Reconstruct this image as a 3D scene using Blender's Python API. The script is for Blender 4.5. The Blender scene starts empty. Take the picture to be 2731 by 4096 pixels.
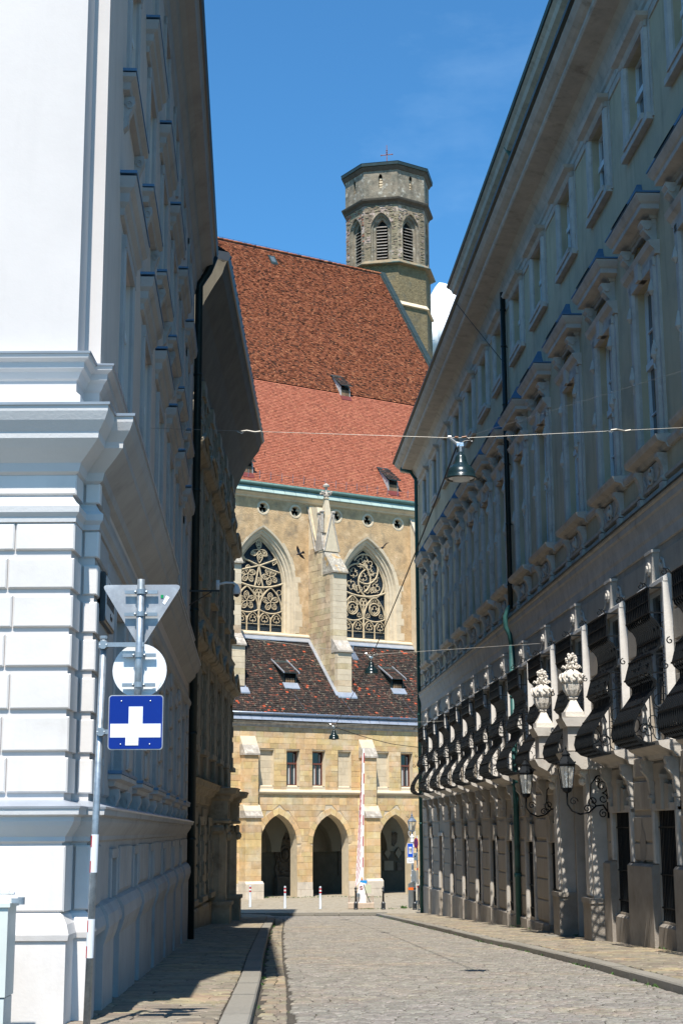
import bpy, bmesh, math, random
from math import sin, cos, pi, radians, sqrt, atan2, hypot
from mathutils import Vector, Matrix
random.seed(7)
C = bpy.context.scene.collection
scene = bpy.context.scene

# ------------------------------------------------------------------ camera
EYE = 3.7
cam_d = bpy.data.cameras.new('camera'); cam = bpy.data.objects.new('camera', cam_d); C.objects.link(cam)
cam.location = (0, 0, EYE)
cam_d.sensor_fit = 'VERTICAL'; cam_d.sensor_height = 36.0; cam_d.lens = 36.0*6200/4096
cam_d.clip_start = .1; cam_d.clip_end = 5000
cam.matrix_world = Matrix.Translation((0, 0, EYE)) @ Matrix.Rotation(radians(90)+math.atan(1276/6200), 4, 'X') @ Matrix.Rotation(-0.0047, 4, 'Z')
scene.camera = cam

# ------------------------------------------------------------------ sky and sun
SUN_EL, SUN_AZ = radians(60.0), radians(185.3)
w = bpy.data.worlds.new('World'); scene.world = w; w.use_nodes = True
nt = w.node_tree; nt.nodes.clear()
wo = nt.nodes.new('ShaderNodeOutputWorld'); bg = nt.nodes.new('ShaderNodeBackground'); sky = nt.nodes.new('ShaderNodeTexSky')
sky.sky_type = 'NISHITA'; sky.sun_disc = False; sky.sun_elevation = SUN_EL; sky.sun_rotation = SUN_AZ
sky.altitude = 200; sky.air_density = 1.0; sky.dust_density = 0.25; sky.ozone_density = 2.2
tc = nt.nodes.new('ShaderNodeTexCoord'); mp = nt.nodes.new('ShaderNodeMapping'); nz = nt.nodes.new('ShaderNodeTexNoise'); rp = nt.nodes.new('ShaderNodeValToRGB'); mx = nt.nodes.new('ShaderNodeMixRGB')
mp.inputs['Scale'].default_value = (2.2, 2.2, 5.5); nz.inputs['Scale'].default_value = 1.6; nz.inputs['Detail'].default_value = 9; nz.inputs['Roughness'].default_value = .62
rp.color_ramp.elements[0].position = .56; rp.color_ramp.elements[0].color = (0, 0, 0, 1); rp.color_ramp.elements[1].position = .95; rp.color_ramp.elements[1].color = (.15, .15, .15, 1)
mx.inputs['Color2'].default_value = (9.0, 12.0, 14.5, 1)
nt.links.new(tc.outputs['Generated'], mp.inputs['Vector']); nt.links.new(mp.outputs[0], nz.inputs['Vector']); nt.links.new(nz.outputs['Fac'], rp.inputs[0])
nt.links.new(rp.outputs[0], mx.inputs['Fac']); tn = nt.nodes.new('ShaderNodeMixRGB'); tn.blend_type = 'MULTIPLY'; tn.inputs['Fac'].default_value = 1; tn.inputs['Color2'].default_value = (.60, 1.27, 1.62, 1)
nt.links.new(sky.outputs[0], tn.inputs['Color1']); nt.links.new(tn.outputs[0], mx.inputs['Color1']); nt.links.new(mx.outputs[0], bg.inputs['Color']); nt.links.new(bg.outputs[0], wo.inputs['Surface'])
bg.inputs['Strength'].default_value = 0.084
sl = bpy.data.lights.new('sun', 'SUN'); sl.energy = 5.0; sl.angle = radians(.53); sl.color = (1.0, .955, .88)
so = bpy.data.objects.new('sun', sl); C.objects.link(so)
tosun = Vector((cos(SUN_EL)*sin(SUN_AZ), cos(SUN_EL)*cos(SUN_AZ), sin(SUN_EL)))
so.rotation_euler = tosun.to_track_quat('Z', 'Y').to_euler(); so.location = (0, -20, 60)
vs = scene.view_settings; vs.view_transform = 'Standard'; vs.look = 'None'; vs.gamma = 1; vs.use_curve_mapping = False; vs.exposure = 0.58
try:
    scene.cycles.max_bounces = 6; scene.cycles.diffuse_bounces = 2
except Exception: pass

# ------------------------------------------------------------------ materials
def ndmat(name):
    m = bpy.data.materials.new(name); m.use_nodes = True
    n = m.node_tree.nodes; n.clear(); o = n.new('ShaderNodeOutputMaterial'); b = n.new('ShaderNodeBsdfPrincipled')
    m.node_tree.links.new(b.outputs[0], o.inputs[0]); return m, m.node_tree, b
def mat(name, col, rough=.8, metal=0, var=.12, scale=1.5, bump=0, bscale=30, rnd=0, col2=None, mask=(.5, .62), mscale=2.0, col3=None, mask3=(.6, .66), mscale3=6, spec=.3, streak=0, hue=0, bdist=.02, zs=1.0):
    m, t, b = ndmat(name); N = t.nodes; L = t.links
    b.inputs['Roughness'].default_value = rough; b.inputs['Metallic'].default_value = metal; b.inputs['Specular IOR Level'].default_value = spec
    g = N.new('ShaderNodeNewGeometry')
    def noise(s, detail=5, r=.6, zscale=1):
        mp = N.new('ShaderNodeMapping'); mp.inputs['Scale'].default_value = (1, 1, zscale)
        L.new(g.outputs['Position'], mp.inputs[0])
        n = N.new('ShaderNodeTexNoise'); n.inputs['Scale'].default_value = s; n.inputs['Detail'].default_value = detail; n.inputs['Roughness'].default_value = r
        L.new(mp.outputs[0], n.inputs['Vector']); return n.outputs['Fac']
    def ramp(fac, a, bb):
        r = N.new('ShaderNodeMapRange'); r.inputs[1].default_value = a; r.inputs[2].default_value = bb; L.new(fac, r.inputs[0]); return r.outputs[0]
    def mixc(fac, c1, c2, mode='MIX'):
        k = N.new('ShaderNodeMixRGB'); k.blend_type = mode
        for s, v in ((0, fac), (1, c1), (2, c2)):
            if hasattr(v, 'links') or hasattr(v, 'is_output'): L.new(v, k.inputs[s])
            elif s == 0: k.inputs[0].default_value = v
            else: k.inputs[s].default_value = tuple(v)+(1,) if len(v) == 3 else v
        return k.outputs[0]
    c = N.new('ShaderNodeRGB'); c.outputs[0].default_value = (*col, 1); c = c.outputs[0]
    if col2 is not None: c = mixc(ramp(noise(mscale, 6, .65, zs), *mask), c, col2)
    if col3 is not None: c = mixc(ramp(noise(mscale3, 4, .6, zs), *mask3), c, col3)
    h = N.new('ShaderNodeHueSaturation'); L.new(c, h.inputs['Color'])
    f = ramp(noise(scale, 6, .65), .3, .7)
    mm = N.new('ShaderNodeMapRange'); mm.inputs[3].default_value = 1-var; mm.inputs[4].default_value = 1+var*.7; L.new(f, mm.inputs[0])
    val = mm.outputs[0]
    if streak:
        s = ramp(noise(3.5, 4, .6, .12), .52, .75)
        q = N.new('ShaderNodeMath'); q.operation = 'MULTIPLY_ADD'; q.inputs[1].default_value = -streak; L.new(s, q.inputs[0]); L.new(val, q.inputs[2]); val = q.outputs[0]
    if rnd or hue:
        oi = N.new('ShaderNodeObjectInfo'); a = N.new('ShaderNodeMath'); a.operation = 'ADD'; L.new(oi.outputs['Random'], a.inputs[0]); L.new(g.outputs['Random Per Island'], a.inputs[1])
        fr = N.new('ShaderNodeMath'); fr.operation = 'FRACT'; L.new(a.outputs[0], fr.inputs[0])
        r = N.new('ShaderNodeMapRange'); r.inputs[3].default_value = 1-rnd; r.inputs[4].default_value = 1+rnd; L.new(fr.outputs[0], r.inputs[0])
        k = N.new('ShaderNodeMath'); k.operation = 'MULTIPLY'; L.new(r.outputs[0], k.inputs[0]); L.new(val, k.inputs[1]); val = k.outputs[0]
        if hue:
            a2 = N.new('ShaderNodeMath'); a2.operation = 'MULTIPLY'; a2.inputs[1].default_value = 7.31; L.new(fr.outputs[0], a2.inputs[0])
            f2 = N.new('ShaderNodeMath'); f2.operation = 'FRACT'; L.new(a2.outputs[0], f2.inputs[0])
            r2 = N.new('ShaderNodeMapRange'); r2.inputs[3].default_value = .5-hue; r2.inputs[4].default_value = .5+hue; L.new(f2.outputs[0], r2.inputs[0]); L.new(r2.outputs[0], h.inputs['Hue'])
    L.new(val, h.inputs['Value']); L.new(h.outputs[0], b.inputs['Base Color'])
    if bump:
        bp = N.new('ShaderNodeBump'); bp.inputs['Strength'].default_value = bump; bp.inputs['Distance'].default_value = bdist
        L.new(noise(bscale, 6, .65), bp.inputs['Height']); L.new(bp.outputs[0], b.inputs['Normal'])
    return m
def tilemat(name, stops, rough=.85, patch=None, pscale=1.2, pmask=(.5, .6), var=.15):
    """baked clay: every tile its own colour out of a ramp"""
    m, t, b = ndmat(name); N = t.nodes; L = t.links
    b.inputs['Roughness'].default_value = rough; b.inputs['Specular IOR Level'].default_value = .25
    g = N.new('ShaderNodeNewGeometry'); oi = N.new('ShaderNodeObjectInfo'); a = N.new('ShaderNodeMath'); a.operation = 'ADD'
    L.new(oi.outputs['Random'], a.inputs[0]); L.new(g.outputs['Random Per Island'], a.inputs[1]); fr = N.new('ShaderNodeMath'); fr.operation = 'FRACT'; L.new(a.outputs[0], fr.inputs[0])
    big = N.new('ShaderNodeTexNoise'); big.inputs['Scale'].default_value = .9; big.inputs['Detail'].default_value = 5; L.new(g.outputs['Position'], big.inputs['Vector'])
    q = N.new('ShaderNodeMath'); q.operation = 'MULTIPLY_ADD'; q.inputs[1].default_value = .55; q.inputs[2].default_value = -.27; L.new(big.outputs['Fac'], q.inputs[0])
    q2 = N.new('ShaderNodeMath'); q2.operation = 'ADD'; q2.use_clamp = True; L.new(q.outputs[0], q2.inputs[0]); L.new(fr.outputs[0], q2.inputs[1])
    r = N.new('ShaderNodeValToRGB'); r.color_ramp.interpolation = 'CONSTANT'; e = r.color_ramp.elements
    while len(e) < len(stops): e.new(.5)
    for k, (p, c) in enumerate(stops): e[k].position = p; e[k].color = (*c, 1)
    L.new(q2.outputs[0], r.inputs[0]); col = r.outputs[0]
    n2 = N.new('ShaderNodeTexNoise'); n2.inputs['Scale'].default_value = 14; n2.inputs['Detail'].default_value = 5; L.new(g.outputs['Position'], n2.inputs['Vector'])
    mr = N.new('ShaderNodeMapRange'); mr.inputs[1].default_value = .3; mr.inputs[2].default_value = .7; mr.inputs[3].default_value = 1-var; mr.inputs[4].default_value = 1+var; L.new(n2.outputs['Fac'], mr.inputs[0])
    if patch:
        n3 = N.new('ShaderNodeTexNoise'); n3.inputs['Scale'].default_value = pscale; n3.inputs['Detail'].default_value = 10; n3.inputs['Roughness'].default_value = .8; L.new(g.outputs['Position'], n3.inputs['Vector'])
        pr = N.new('ShaderNodeMapRange'); pr.inputs[1].default_value = pmask[0]; pr.inputs[2].default_value = pmask[1]; L.new(n3.outputs['Fac'], pr.inputs[0])
        mk = N.new('ShaderNodeMixRGB'); L.new(pr.outputs[0], mk.inputs[0]); L.new(col, mk.inputs[1]); mk.inputs[2].default_value = (*patch, 1); col = mk.outputs[0]
    h = N.new('ShaderNodeHueSaturation'); L.new(col, h.inputs['Color']); L.new(mr.outputs[0], h.inputs['Value']); L.new(h.outputs[0], b.inputs['Base Color'])
    return m
def glassmat(name, col=(.02, .024, .028), rough=.05):
    return mat(name, col, rough, 0, .05, 1, spec=.6)
M = {}
M['white'] = mat('white stucco', (.71, .67, .635), .85, var=.07, scale=.8, bump=.1, bscale=25, col2=(.63, .59, .55), mask=(.5, .75), mscale=.9, streak=.10)
M['whitetrim'] = mat('pale stucco trim', (.58, .57, .56), .85, var=.06, scale=1.2, bump=.2, bscale=30, col2=(.6, .58, .54), mask=(.6, .8), mscale=3)
M['street'] = mat('shade-darkened white stucco', (.37, .36, .35), .88, var=.12, scale=1.0, bump=.25, bscale=28, col2=(.24, .235, .225), mask=(.55, .8), mscale=1.2, streak=.08)  # white stucco darkened, painting in the shade of the street face
M['pink'] = mat('rosy white stucco', (.60, .56, .535), .85, var=.09, scale=.35, bump=.08, bscale=20, streak=.04)
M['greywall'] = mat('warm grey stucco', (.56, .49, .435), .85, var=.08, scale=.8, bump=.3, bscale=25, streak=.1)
M['pwall'] = mat('grey beige stucco', (.42, .36, .29), .88, var=.12, scale=.9, bump=.6, bscale=22, col2=(.36, .31, .25), mask=(.5, .75), mscale=1.3, streak=.22)
M['pblock'] = mat('rusticated stucco', (.42, .365, .30), .88, var=.12, scale=1.2, bump=.6, bscale=24, rnd=.05, col2=(.36, .32, .27), mask=(.55, .75), mscale=1.1, streak=.2)
M['cream'] = mat('cream stucco', (.52, .43, .285), .85, var=.12, scale=.7, bump=.35, bscale=22, col2=(.39, .33, .24), mask=(.5,.7), mscale=.5, streak=.22)
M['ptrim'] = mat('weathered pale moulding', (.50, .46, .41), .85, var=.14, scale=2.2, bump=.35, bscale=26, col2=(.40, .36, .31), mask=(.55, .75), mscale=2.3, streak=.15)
M['ptrimu'] = mat('shade-toned upper moulding', (.50, .455, .40), .85, var=.16, scale=2.2, bump=.3, bscale=26, col2=(.33, .29, .245), mask=(.55, .75), mscale=2.3, streak=.12)  # copy of the pale moulding with upper-floor shade toned into its colour
M['psun'] = mat('sun-brightened jamb moulding', (.68, .64, .59), .85, var=.12, scale=2.2, bump=.3, bscale=26, streak=.1)  # moulding colour lightened to make the sunlit jamb strips brighter
M['pplinth'] = mat('rough plinth plaster', (.33, .29, .245), .92, var=.22, scale=3, bump=.9, bscale=45, col2=(.2, .17, .14), mask=(.55, .75), mscale=1.5)
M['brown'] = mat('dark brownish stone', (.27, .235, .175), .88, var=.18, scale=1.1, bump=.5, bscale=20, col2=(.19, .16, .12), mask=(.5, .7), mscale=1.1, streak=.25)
M['cove'] = mat('shade-darkened eaves plaster', (.155, .125, .085), .9, var=.2, scale=1.2, bump=.3, bscale=20, streak=.15)  # brown stone colour darkened so the lit soffit looks shaded
M['browntrim'] = mat('sooty stone moulding', (.33, .28, .20), .88, var=.2, scale=1.6, bump=.5, bscale=20, col2=(.19, .15, .10), mask=(.5, .7), mscale=2, streak=.2)
M['render'] = mat('ochre lime render', (.57, .385, .205), .93, var=.26, scale=2.2, bump=1.0, bscale=16, col2=(.60, .45, .28), mask=(.5, .68), mscale=.55, col3=(.33, .25, .16), mask3=(.52, .74), mscale3=1.4, bdist=.05)
M['ashlar'] = mat('sandstone block', (.62, .43, .21), .9, var=.16, scale=3, bump=.5, bscale=25, rnd=.16, hue=.012, col2=(.62, .50, .33), mask=(.45, .68), mscale=1.0, col3=(.42, .32, .2), mask3=(.6, .72), mscale3=2.2)
M['mortar'] = mat('lime mortar', (.60, .50, .36), .95, var=.1, scale=6)
M['pale'] = mat('pale sandstone', (.64, .53, .37), .88, var=.12, scale=2.5, bump=.3, bscale=30, rnd=.08, col2=(.50, .41, .29), mask=(.55, .75), mscale=1.6)
M['palebase'] = mat('pale plinth stone', (.63, .54, .43), .88, var=.12, scale=2.5, bump=.35, bscale=30, rnd=.08, col2=(.45, .40, .33), mask=(.55, .75), mscale=2.2)
M['butt'] = mat('worn buttress ashlar', (.50, .38, .23), .92, var=.2, scale=3, bump=.8, bscale=18, rnd=.2, hue=.012, col2=(.60, .49, .33), mask=(.45, .65), mscale=.8, col3=(.26, .21, .15), mask3=(.58, .72), mscale3=1.5, zs=.6)
M['cap'] = mat('lichened weathering slab', (.33, .29, .23), .92, var=.3, scale=4, bump=.6, bscale=20, col2=(.55, .50, .40), mask=(.5, .62), mscale=5, col3=(.42, .25, .08), mask3=(.54, .68), mscale3=2.0)
M['capgrey'] = mat('grey weathering slab', (.40, .35, .29), .92, var=.25, scale=4, bump=.5, bscale=20, col2=(.56, .50, .42), mask=(.5, .62), mscale=3)
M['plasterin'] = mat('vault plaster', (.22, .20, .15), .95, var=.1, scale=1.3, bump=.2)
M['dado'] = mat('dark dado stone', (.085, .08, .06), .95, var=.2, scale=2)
M['darkstone'] = mat('dark carved stone', (.10, .085, .065), .8, var=.35, scale=5, bump=.8, bscale=14)
M['towerplaster'] = mat('weathered tower plaster', (.25, .21, .155), .95, var=.4, scale=2.0, bump=.8, bscale=10, col2=(.17, .155, .12), mask=(.46, .62), mscale=1.1, col3=(.44, .41, .34), mask3=(.56, .68), mscale3=2.3, bdist=.05)
M['towerbrick'] = mat('tower masonry', (.27, .215, .15), .95, var=.4, scale=5, bump=1.0, bscale=9, rnd=.28, hue=.02, col2=(.25, .20, .13), mask=(.46, .6), mscale=1.0, col3=(.42, .33, .27), mask3=(.54, .62), mscale3=1.4, bdist=.06)
M['redbrick'] = mat('red tower brick', (.34, .13, .08), .95, var=.35, scale=6, bump=.8, bscale=9, rnd=.3)
M['towerlow'] = mat('rubble render', (.21, .165, .09), .95, var=.3, scale=3.5, bump=1.2, bscale=7, col2=(.16, .14, .09), mask=(.5, .64), mscale=1.3, bdist=.08)
M['towercorn'] = mat('sooty cornice stone', (.10, .085, .065), .9, var=.3, scale=3, bump=.5, bscale=12)
M['copper'] = mat('green copper', (.11, .19, .165), .6, .1, var=.18, scale=2.5, col2=(.14, .22, .2), mask=(.55, .7), mscale=1.2, rnd=.06)
M['copperlight'] = mat('pale copper sheet', (.36, .45, .40), .55, .1, var=.1, scale=2.5, rnd=.05)
M['copperdark'] = mat('dark copper sheet', (.035, .055, .055), .5, .3, var=.25, scale=2.0, rnd=.1)
M['copperblue'] = mat('blue grey sheet metal', (.10, .19, .30), .5, .3, var=.12, scale=3)
M['zinc'] = mat('zinc sheet', (.46, .49, .54), .42, .55, var=.12, scale=2.0, rnd=.06)
M['zincpipe'] = mat('zinc gutter', (.28, .32, .38), .38, .7, var=.12, scale=3)
M['brownzinc'] = mat('brown sheet metal', (.28, .22, .14), .5, .3, var=.25, scale=2.5, rnd=.15, col2=(.13, .18, .16), mask=(.5, .6), mscale=1.2)
M['iron'] = mat('black wrought iron', (.006, .008, .010), .55, 0, var=.3, scale=8, spec=.2)
M['black'] = mat('black paint', (.02, .022, .024), .4, 0, var=.3, scale=6, spec=.5)
M['pipeblack'] = mat('black green drainpipe', (.012, .022, .022), .45, .1, var=.3, scale=4)
M['pipegreen'] = mat('green drainpipe', (.035, .115, .105), .45, .1, var=.2, scale=3, col2=(.02, .06, .06), mask=(.5, .65), mscale=3, col3=(.5, .5, .48), mask3=(.71, .74), mscale3=9)
M['lampgreen'] = mat('dark green enamel', (.009, .024, .028), .25, .1, var=.1, scale=5, spec=.6)
M['chrome'] = mat('bare aluminium', (.7, .7, .7), .3, .8, var=.1)
M['galv'] = mat('galvanised steel', (.36, .40, .43), .45, .65, var=.22, scale=9, col2=(.26, .3, .33), mask=(.45, .65), mscale=14)
M['galvdark'] = mat('galvanised clamp', (.30, .34, .37), .45, .6, var=.15, scale=9)
M['signback'] = mat('scuffed aluminium sign back', (.33, .34, .36), .5, .35, var=.12, scale=5, col2=(.46, .47, .48), mask=(.5, .66), mscale=4)
M['signwhite'] = mat('matt pale sign back', (.74, .75, .76), .5, 0, var=.04, scale=4)
M['blue'] = mat('traffic sign blue', (.003, .022, .21), .3, 0, var=.05, scale=8, col2=(.005, .04, .26), mask=(.62, .75), mscale=7)
M['blue2'] = mat('sign blue', (.01, .09, .58), .35, 0, var=.05)
M['white_s'] = mat('sign white', (.78, .79, .79), .35, 0, var=.03)
M['paper'] = mat('white sticker', (.85, .85, .86), .6, 0, var=.03)
M['red'] = mat('signal red', (.45, .015, .025), .4, 0, var=.1)
M['orange'] = mat('orange stripe', (.9, .16, .02), .45, 0, var=.05)
M['amber'] = mat('amber lens', (.8, .22, .02), .15, 0, var=.05, spec=.7)
M['whitepaint'] = mat('white paint', (.80, .80, .80), .4, 0, var=.04, scale=5)
M['cyan'] = mat('bright blue plastic', (.02, .25, .6), .4)
M['boxgrey'] = mat('pale grey cabinet paint', (.60, .63, .58), .45, 0, var=.06, scale=4)
M['boxcream'] = mat('cream box', (.52, .53, .38), .5)
M['steel'] = mat('brushed steel', (.30, .31, .31), .35, .7, var=.12, scale=3)
M['boll'] = mat('grey bollard paint', (.46, .50, .53), .45, .1, var=.1, scale=8)
M['glass'] = glassmat('window glass', (.025, .032, .04), .04)
M['glassl'] = glassmat('pale curtained glass', (.10, .12, .13), .05)
M['dark'] = mat('dark interior', (.012, .012, .012), .9)
M['blind'] = mat('pale blind behind glass', (.30, .30, .28), .15)
M['tracery'] = mat('tracery stone', (.56, .45, .29), .9, var=.25, scale=5, col2=(.40, .31, .19), mask=(.5, .7), mscale=3)
M['curtain'] = mat('white curtain', (.55, .55, .54), .9)
M['frame'] = mat('white window paint', (.62, .66, .68), .55, 0, var=.06, scale=5)
M['greenshade'] = mat('teal window lining', (.015, .075, .075), .6, 0, var=.15)
M['redframe'] = mat('red brown window frame', (.15, .055, .04), .55)
M['door'] = mat('dark oak door', (.05, .026, .013), .5, var=.35, scale=4)
M['apron'] = mat('faded red sheet', (.16, .035, .03), .6)
M['wood'] = mat('weathered board', (.22, .14, .08), .9, var=.4, scale=12, rnd=.35)
M['woodgrey'] = mat('grey louvre board', (.30, .26, .22), .85, var=.3, scale=9, rnd=.2)
M['slate'] = mat('grey side boards', (.45, .44, .42), .9, var=.2, scale=7, rnd=.15)
M['fresco'] = mat('ochre relief panel', (.28, .14, .04), .85, var=.5, scale=9, bump=1.0, bscale=12)
M['marble'] = mat('carved limestone', (.72, .66, .58), .85, var=.12, scale=5, bump=.7, bscale=26, col2=(.30, .25, .2), mask=(.6, .74), mscale=7)
M['cobble'] = mat('granite cobble', (.235, .212, .18), .72, var=.38, scale=18, bump=.8, bscale=50, rnd=.2, hue=.02, col2=(.27, .225, .17), mask=(.5, .68), mscale=.6, spec=.45)
M['joint'] = mat('cobble joint sand', (.07, .06, .048), .95, var=.3, scale=9, bump=.4, col2=(.10, .11, .06), mask=(.58, .7), mscale=1.4)
M['sett'] = mat('pavement sett', (.235, .20, .15), .8, var=.25, scale=11, bump=.7, bscale=40, rnd=.26, hue=.02, col2=(.31, .24, .15), mask=(.5, .64), mscale=.9, spec=.4)
M['kerb'] = mat('granite kerb', (.245, .225, .19), .82, var=.14, scale=22, bump=.5, bscale=60, rnd=.08)
M['plaza'] = mat('square paving', (.33, .285, .215), .85, var=.3, scale=5, bump=1.0, bscale=7, col2=(.25, .205, .145), mask=(.5, .64), mscale=2, bdist=.05)
M['ground'] = mat('city ground', (.18, .16, .13), .95, var=.2, scale=1)
M['concrete'] = mat('pinkish concrete', (.50, .40, .31), .9, var=.15, scale=6, bump=.4)
M['grass'] = mat('weed green', (.055, .12, .025), .8, var=.35, scale=12, rnd=.3)
M['cable'] = mat('steel cable', (.24, .225, .2), .4, .5, var=.1)
M['stay'] = mat('dull wire', (.11, .11, .11), .9)
M['cableblack'] = mat('black cable', (.012, .012, .014), .5)
M['rust'] = mat('rusty iron', (.32, .10, .045), .8, var=.4, scale=12)
M['porcelain'] = mat('brown insulator', (.25, .09, .03), .35)
M['pigeon'] = mat('pigeon plumage', (.05, .055, .065), .7, var=.5, scale=22)
M['cloud'] = mat('cloud white', (.9, .9, .9), 1, var=.02)
M['tile_old'] = tilemat('old clay tiles', [(0, (.08, .03, .016)), (.12, (.21, .068, .032)), (.34, (.265, .088, .041)), (.56, (.31, .112, .052)), (.72, (.235, .078, .037)), (.82, (.17, .052, .026)), (.90, (.37, .15, .07)), (.95, (.12, .05, .03))], var=.15, patch=(.10, .04, .022), pscale=3.0, pmask=(.62, .76))
M['tile_new'] = tilemat('newer clay tiles', [(0, (.27, .085, .048)), (.2, (.31, .10, .056)), (.45, (.34, .112, .064)), (.7, (.29, .086, .046)), (.86, (.36, .13, .07)), (.95, (.22, .07, .04))], var=.1)
M['tile_dark'] = tilemat('sooty roof tiles', [(0, (.025, .02, .018)), (.3, (.04, .028, .022)), (.52, (.07, .038, .028)), (.7, (.028, .022, .02)), (.86, (.10, .04, .028)), (.93, (.055, .035, .028)), (.992, (.36, .07, .03))], var=.3, patch=(.36, .34, .24), pscale=5.0, pmask=(.57, .64))
# leaded glass: honeycomb came lines over near black panes
def leaded():
    m, t, b = ndmat('leaded glass'); N = t.nodes; L = t.links
    tcx = N.new('ShaderNodeTexCoord'); mp2 = N.new('ShaderNodeMapping'); mp2.inputs['Rotation'].default_value = (radians(90), 0, 0)
    L.new(tcx.outputs['Object'], mp2.inputs[0])
    br = N.new('ShaderNodeTexBrick'); br.inputs['Scale'].default_value = 1; br.inputs['Brick Width'].default_value = .14; br.inputs['Row Height'].default_value = .12; br.inputs['Mortar Size'].default_value = .012
    br.inputs['Color1'].default_value = (.008, .016, .026, 1); br.inputs['Color2'].default_value = (.014, .026, .036, 1); br.inputs['Mortar'].default_value = (.045, .055, .06, 1)
    L.new(mp2.outputs[0], br.inputs['Vector']); L.new(br.outputs[0], b.inputs['Base Color']); b.inputs['Roughness'].default_value = .6; b.inputs['Specular IOR Level'].default_value = .12
    return m
M['leaded'] = leaded()
# clear lantern glass
def clearglass():
    m, t, b = ndmat('lantern glass'); b.inputs['Base Color'].default_value = (.9, .93, .92, 1); b.inputs['Roughness'].default_value = .12
    b.inputs['Transmission Weight'].default_value = .85; b.inputs['IOR'].default_value = 1.1; return m
M['lglass'] = clearglass()

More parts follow.
